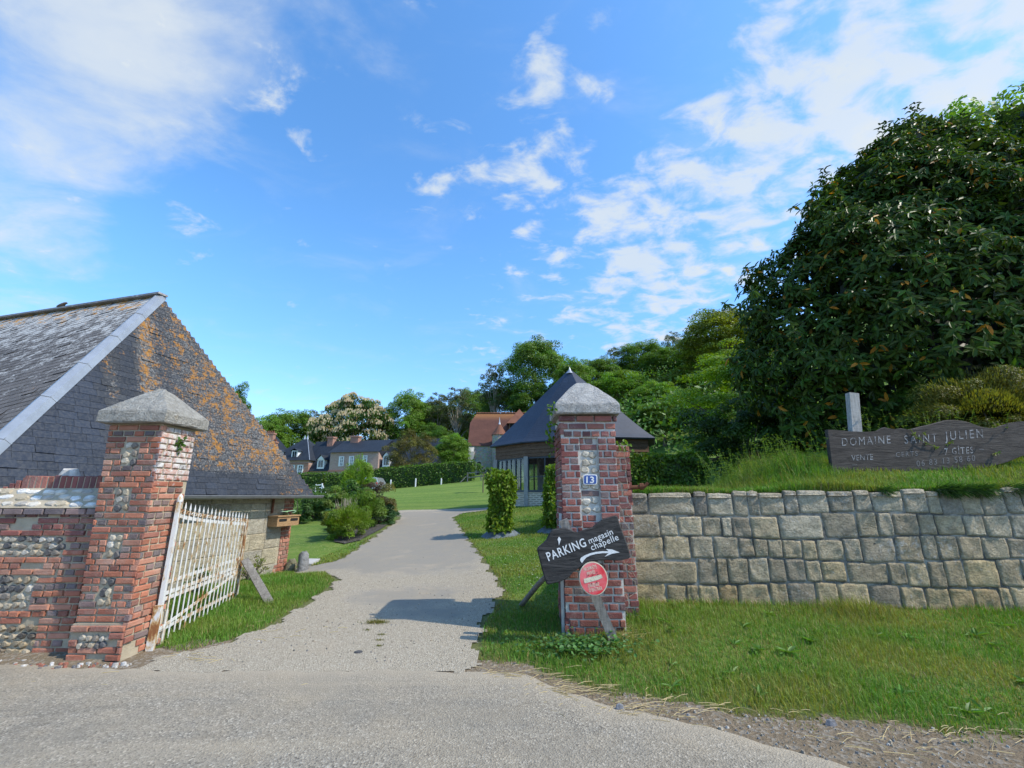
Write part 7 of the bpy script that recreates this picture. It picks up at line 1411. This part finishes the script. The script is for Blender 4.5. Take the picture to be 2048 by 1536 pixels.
# clover patch at the foot of the numbered pillar, dock leaves by the wall
mb = MB(); k = 650; X = rng.normal(0.72, 0.28, k); Y = rng.normal(5.18, 0.14, k); ok = (Y > verge_y(X) + 0.05) & ~PIL(X, Y); X, Y = X[ok], Y[ok]; k = len(X); Z = Gs(X, Y) + rng.uniform(0.05, 0.13, k); A = unit(np.c_[rng.normal(0, 1, (k, 2)), rng.normal(0, 0.15, k)]); big_leaves(mb, np.c_[X, Y, Z], A, unit(np.c_[rng.normal(0, 0.35, (k, 2)), np.ones(k)]), rng.uniform(0.03, 0.06, k), rng.uniform(0.03, 0.05, k), tint(k, (0.085, 0.19, 0.045), 0.1, 0.3), 0.1, 0.15)
tag(mb.build('clover', M_LEAF), 'broad-leaved clover patch at the foot of the numbered pillar', 'clover', kind='stuff')
mb = MB()
for i in range(42):
    x = rng.uniform(0.2, 7.0); y = rng.uniform(0.12, 1.0) * (float(wall_y(max(x, 1.62))) - float(verge_y(x))) + float(verge_y(x))
    if PIL(np.array([x]), np.array([y]))[0]: continue
    k = rng.integers(6, 13); a = rng.uniform(0, 6.28, k); A = np.c_[np.cos(a), np.sin(a), rng.uniform(0.2, 0.9, k)]; big_leaves(mb, np.c_[x + 0 * a, y + 0 * a, G(x, y) + 0.015 + 0 * a], A, np.c_[-np.cos(a) * 0.5, -np.sin(a) * 0.5, 1 + 0 * a], rng.uniform(0.06, 0.14, k), rng.uniform(0.02, 0.04), tint(k, (0.12, 0.24, 0.04), 0.1, 0.3), 0.12, 0.25)
tag(mb.build('broad_weeds', M_LEAF), 'broad-leaved weeds dotted through the verge grass', 'weeds', kind='stuff')
# daisies
mb = MB(); pts = []
for (cx, cy, sx_, sy_, k) in ((1040, 1115, 40, 28, 90), (1010, 1085, 35, 12, 40), (1085, 1140, 20, 20, 40), (730, 1082, 30, 7, 70), (650, 1100, 30, 10, 25), (1000, 1060, 30, 10, 16), (790, 1045, 6, 5, 16), (700, 1088, 16, 4, 30)):
    for i in range(k): 
        p = ground_px(cx + rng.normal(0, sx_), cy + rng.normal(0, sy_))
        if p.y < 30 and not inside(DRIVE, np.array([p.x]), np.array([p.y]))[0]: pts.append((p.x, p.y, p.z + 0.045))
P = np.array(pts); k = len(P); r = rng.uniform(0.009, 0.015, k)
V = np.stack([P + np.c_[r * math.cos(a), r * math.sin(a), 0.003 * math.sin(3 * a) + 0 * r] for a in np.linspace(0, 2 * math.pi, 7)[:-1]], 1).reshape(-1, 3); mb.add(V, np.arange(6 * k).reshape(-1, 6), (0.75, 0.75, 0.72)); tag(mb.build('daisies', M_LEAF), 'tiny white daisies dotted over the lawn', 'daisies', kind='stuff')

# ------------------------------------------------------------------ loose stones and straw
def pebbles(name, label, X, Y, R_, cols, zoff=0.012):
    n = len(X); Z = Gs(X, Y) + zoff; k = 6; V = []; 
    base = np.stack([X, Y, Z], 1); a = np.linspace(0, 2 * math.pi, k + 1)[:-1]; jit = rng.uniform(0.7, 1.25, (n, k)); rot = rng.uniform(0, 6.28, n); asp = rng.uniform(0.6, 1.0, n)
    lx = np.cos(a)[None, :] * jit * R_[:, None]; ly = np.sin(a)[None, :] * jit * (R_ * asp)[:, None]; wx = lx * np.cos(rot)[:, None] - ly * np.sin(rot)[:, None]; wy = lx * np.sin(rot)[:, None] + ly * np.cos(rot)[:, None]
    low = np.stack([base[:, None, 0] + wx, base[:, None, 1] + wy, np.repeat(Z[:, None] - 0.004, k, 1)], 2); up = np.stack([base[:, None, 0] + wx * 0.62, base[:, None, 1] + wy * 0.62, Z[:, None] + R_[:, None] * rng.uniform(0.4, 0.8, (n, k))], 2)
    V = np.concatenate([low, up], 1).reshape(-1, 3); i = np.arange(n)[:, None] * 2 * k; mb = MB(); C = cols[rng.integers(len(cols), size=n)] * rng.uniform(0.75, 1.2, (n, 1)); C = np.repeat(np.c_[np.clip(C, 0, 0.8), np.ones(n)], 2 * k, axis=0)
    mb.add(V, i + np.arange(k, 2 * k)[None, :], C); off = mb.n - len(V)
    for j in range(k): mb.F.append(np.c_[i + j, i + (j + 1) % k, i + k + (j + 1) % k, i + k + j] + off)
    return tag(mb.build(name, M_FLINT), label, 'gravel', kind='stuff')
PC_ = np.array([(0.50, 0.47, 0.41), (0.36, 0.32, 0.255), (0.27, 0.26, 0.24), (0.40, 0.33, 0.23), (0.20, 0.19, 0.175), (0.32, 0.27, 0.20)])
X, Y = samp(9000, 0.0, 7.5, 1.4, 5.0); ok = (Y < verge_y(X) + 0.12) & (Y > road_y(X) - 0.06 * rng.exponential(1, len(X))) & (rng.uniform(0, 1, len(X)) < smooth(0.2, 1.6, X) + 0.08); X, Y = X[ok], Y[ok]; pebbles('loose_gravel', 'loose grey and white gravel on the dusty shoulder of the road', X, Y, 0.003 + 0.0042 * rng.exponential(0.7, len(X)), PC_)
X, Y = samp(5000, -4.6, 0.6, 4.7, 11.0); dn = 0.9 * smooth(9.5, 6.5, Y) * (1 - np.exp(-((X + 1.9) ** 2 / 0.8 + (Y - 7.4) ** 2 / 0.4))) + 0.05; ok = inside(DRIVE, X, Y) & (rng.uniform(0, 1, len(X)) < dn) & (Y > road_y(X) + 0.12); X, Y = X[ok], Y[ok]; pebbles('drive_gravel', 'loose pale flint gravel scattered over the drive entrance', X, Y, 0.003 + 0.0035 * rng.exponential(0.8, len(X)), PC_ * 0.85, 0.016)
mb = MB()
for (cx, cy, sx_, sy_, k) in ((1300, 1425, 120, 14, 90), (1120, 1385, 60, 10, 80), (1800, 1480, 150, 16, 60), (1030, 1352, 40, 8, 40), (560, 1270, 60, 14, 12), (380, 1322, 40, 6, 12), (90, 1375, 60, 14, 4), (560, 1370, 200, 30, 4), (1240, 1272, 22, 9, 50)):
    for i in range(k):
        p = ground_px(cx + rng.normal(0, sx_), cy + rng.normal(0, sy_)); a = rng.normal(0.1, 0.55); L = rng.uniform(0.05, 0.18); d = Vector((math.cos(a), math.sin(a), 0)) * L; z0 = G(p.x, p.y) + 0.028; mb.tube([(p.x, p.y, z0), (p.x + d.x * 0.5, p.y + d.y * 0.5, z0 + rng.uniform(0.0, 0.008)), (p.x + d.x, p.y + d.y, G(p.x + d.x, p.y + d.y) + 0.026)], 0.0022, tuple(np.array((0.52, 0.42, 0.23)) * rng.uniform(0.7, 1.2)), 4, caps=False)
tag(mb.build('straw', M_GRASS), 'dry straw stalks lying along the road edge', 'straw', kind='stuff')
for (px, py, w_, h_, label, c) in ((716, 1308, 0.085, 0.012, 'dark broken slate chip lying on the drive entrance', (0.06, 0.06, 0.065)), (1240, 1423, 0.05, 0.03, 'grey stone lying on the edge of the road shoulder', (0.25, 0.25, 0.26)), (1662, 1452, 0.06, 0.022, 'flat grey slate piece in the gravel shoulder at right', (0.17, 0.17, 0.18))):
    p = ground_px(px, py); mb = MB(); nodule(mb, framef((p.x, p.y, p.z + 0.012), (1, 0, 0), (0, 0, 1), (0, 1, 0)), 0, 0, w_ * 0.8, w_ * 0.5, h_ * 1.5, c, 7); tag(mb.build('stone_chip', M_FLINT), label, 'stone')
p = ground_px(752, 1248); mb = MB(); X = p.x + rng.normal(0, 0.07, 500); Y = p.y + rng.normal(0, 0.035, 500); blades(mb, X, Y, Gs(X, Y) + 0.012, 0.035, 0.004, (0.13, 0.14, 0.02), 1.0, 0.25)
for (a, b_) in ((735, 1263), (762, 1272), (758, 1295), (760, 1283)): p = ground_px(a, b_); X = p.x + rng.normal(0, 0.02, 60); Y = p.y + rng.normal(0, 0.01, 60); blades(mb, X, Y, Gs(X, Y) + 0.012, 0.02, 0.004, (0.12, 0.14, 0.02), 1.0, 0.2)
tag(mb.build('drive_weeds', M_GRASS), 'small mossy grass tufts growing in the middle of the drive', 'weeds', kind='stuff')
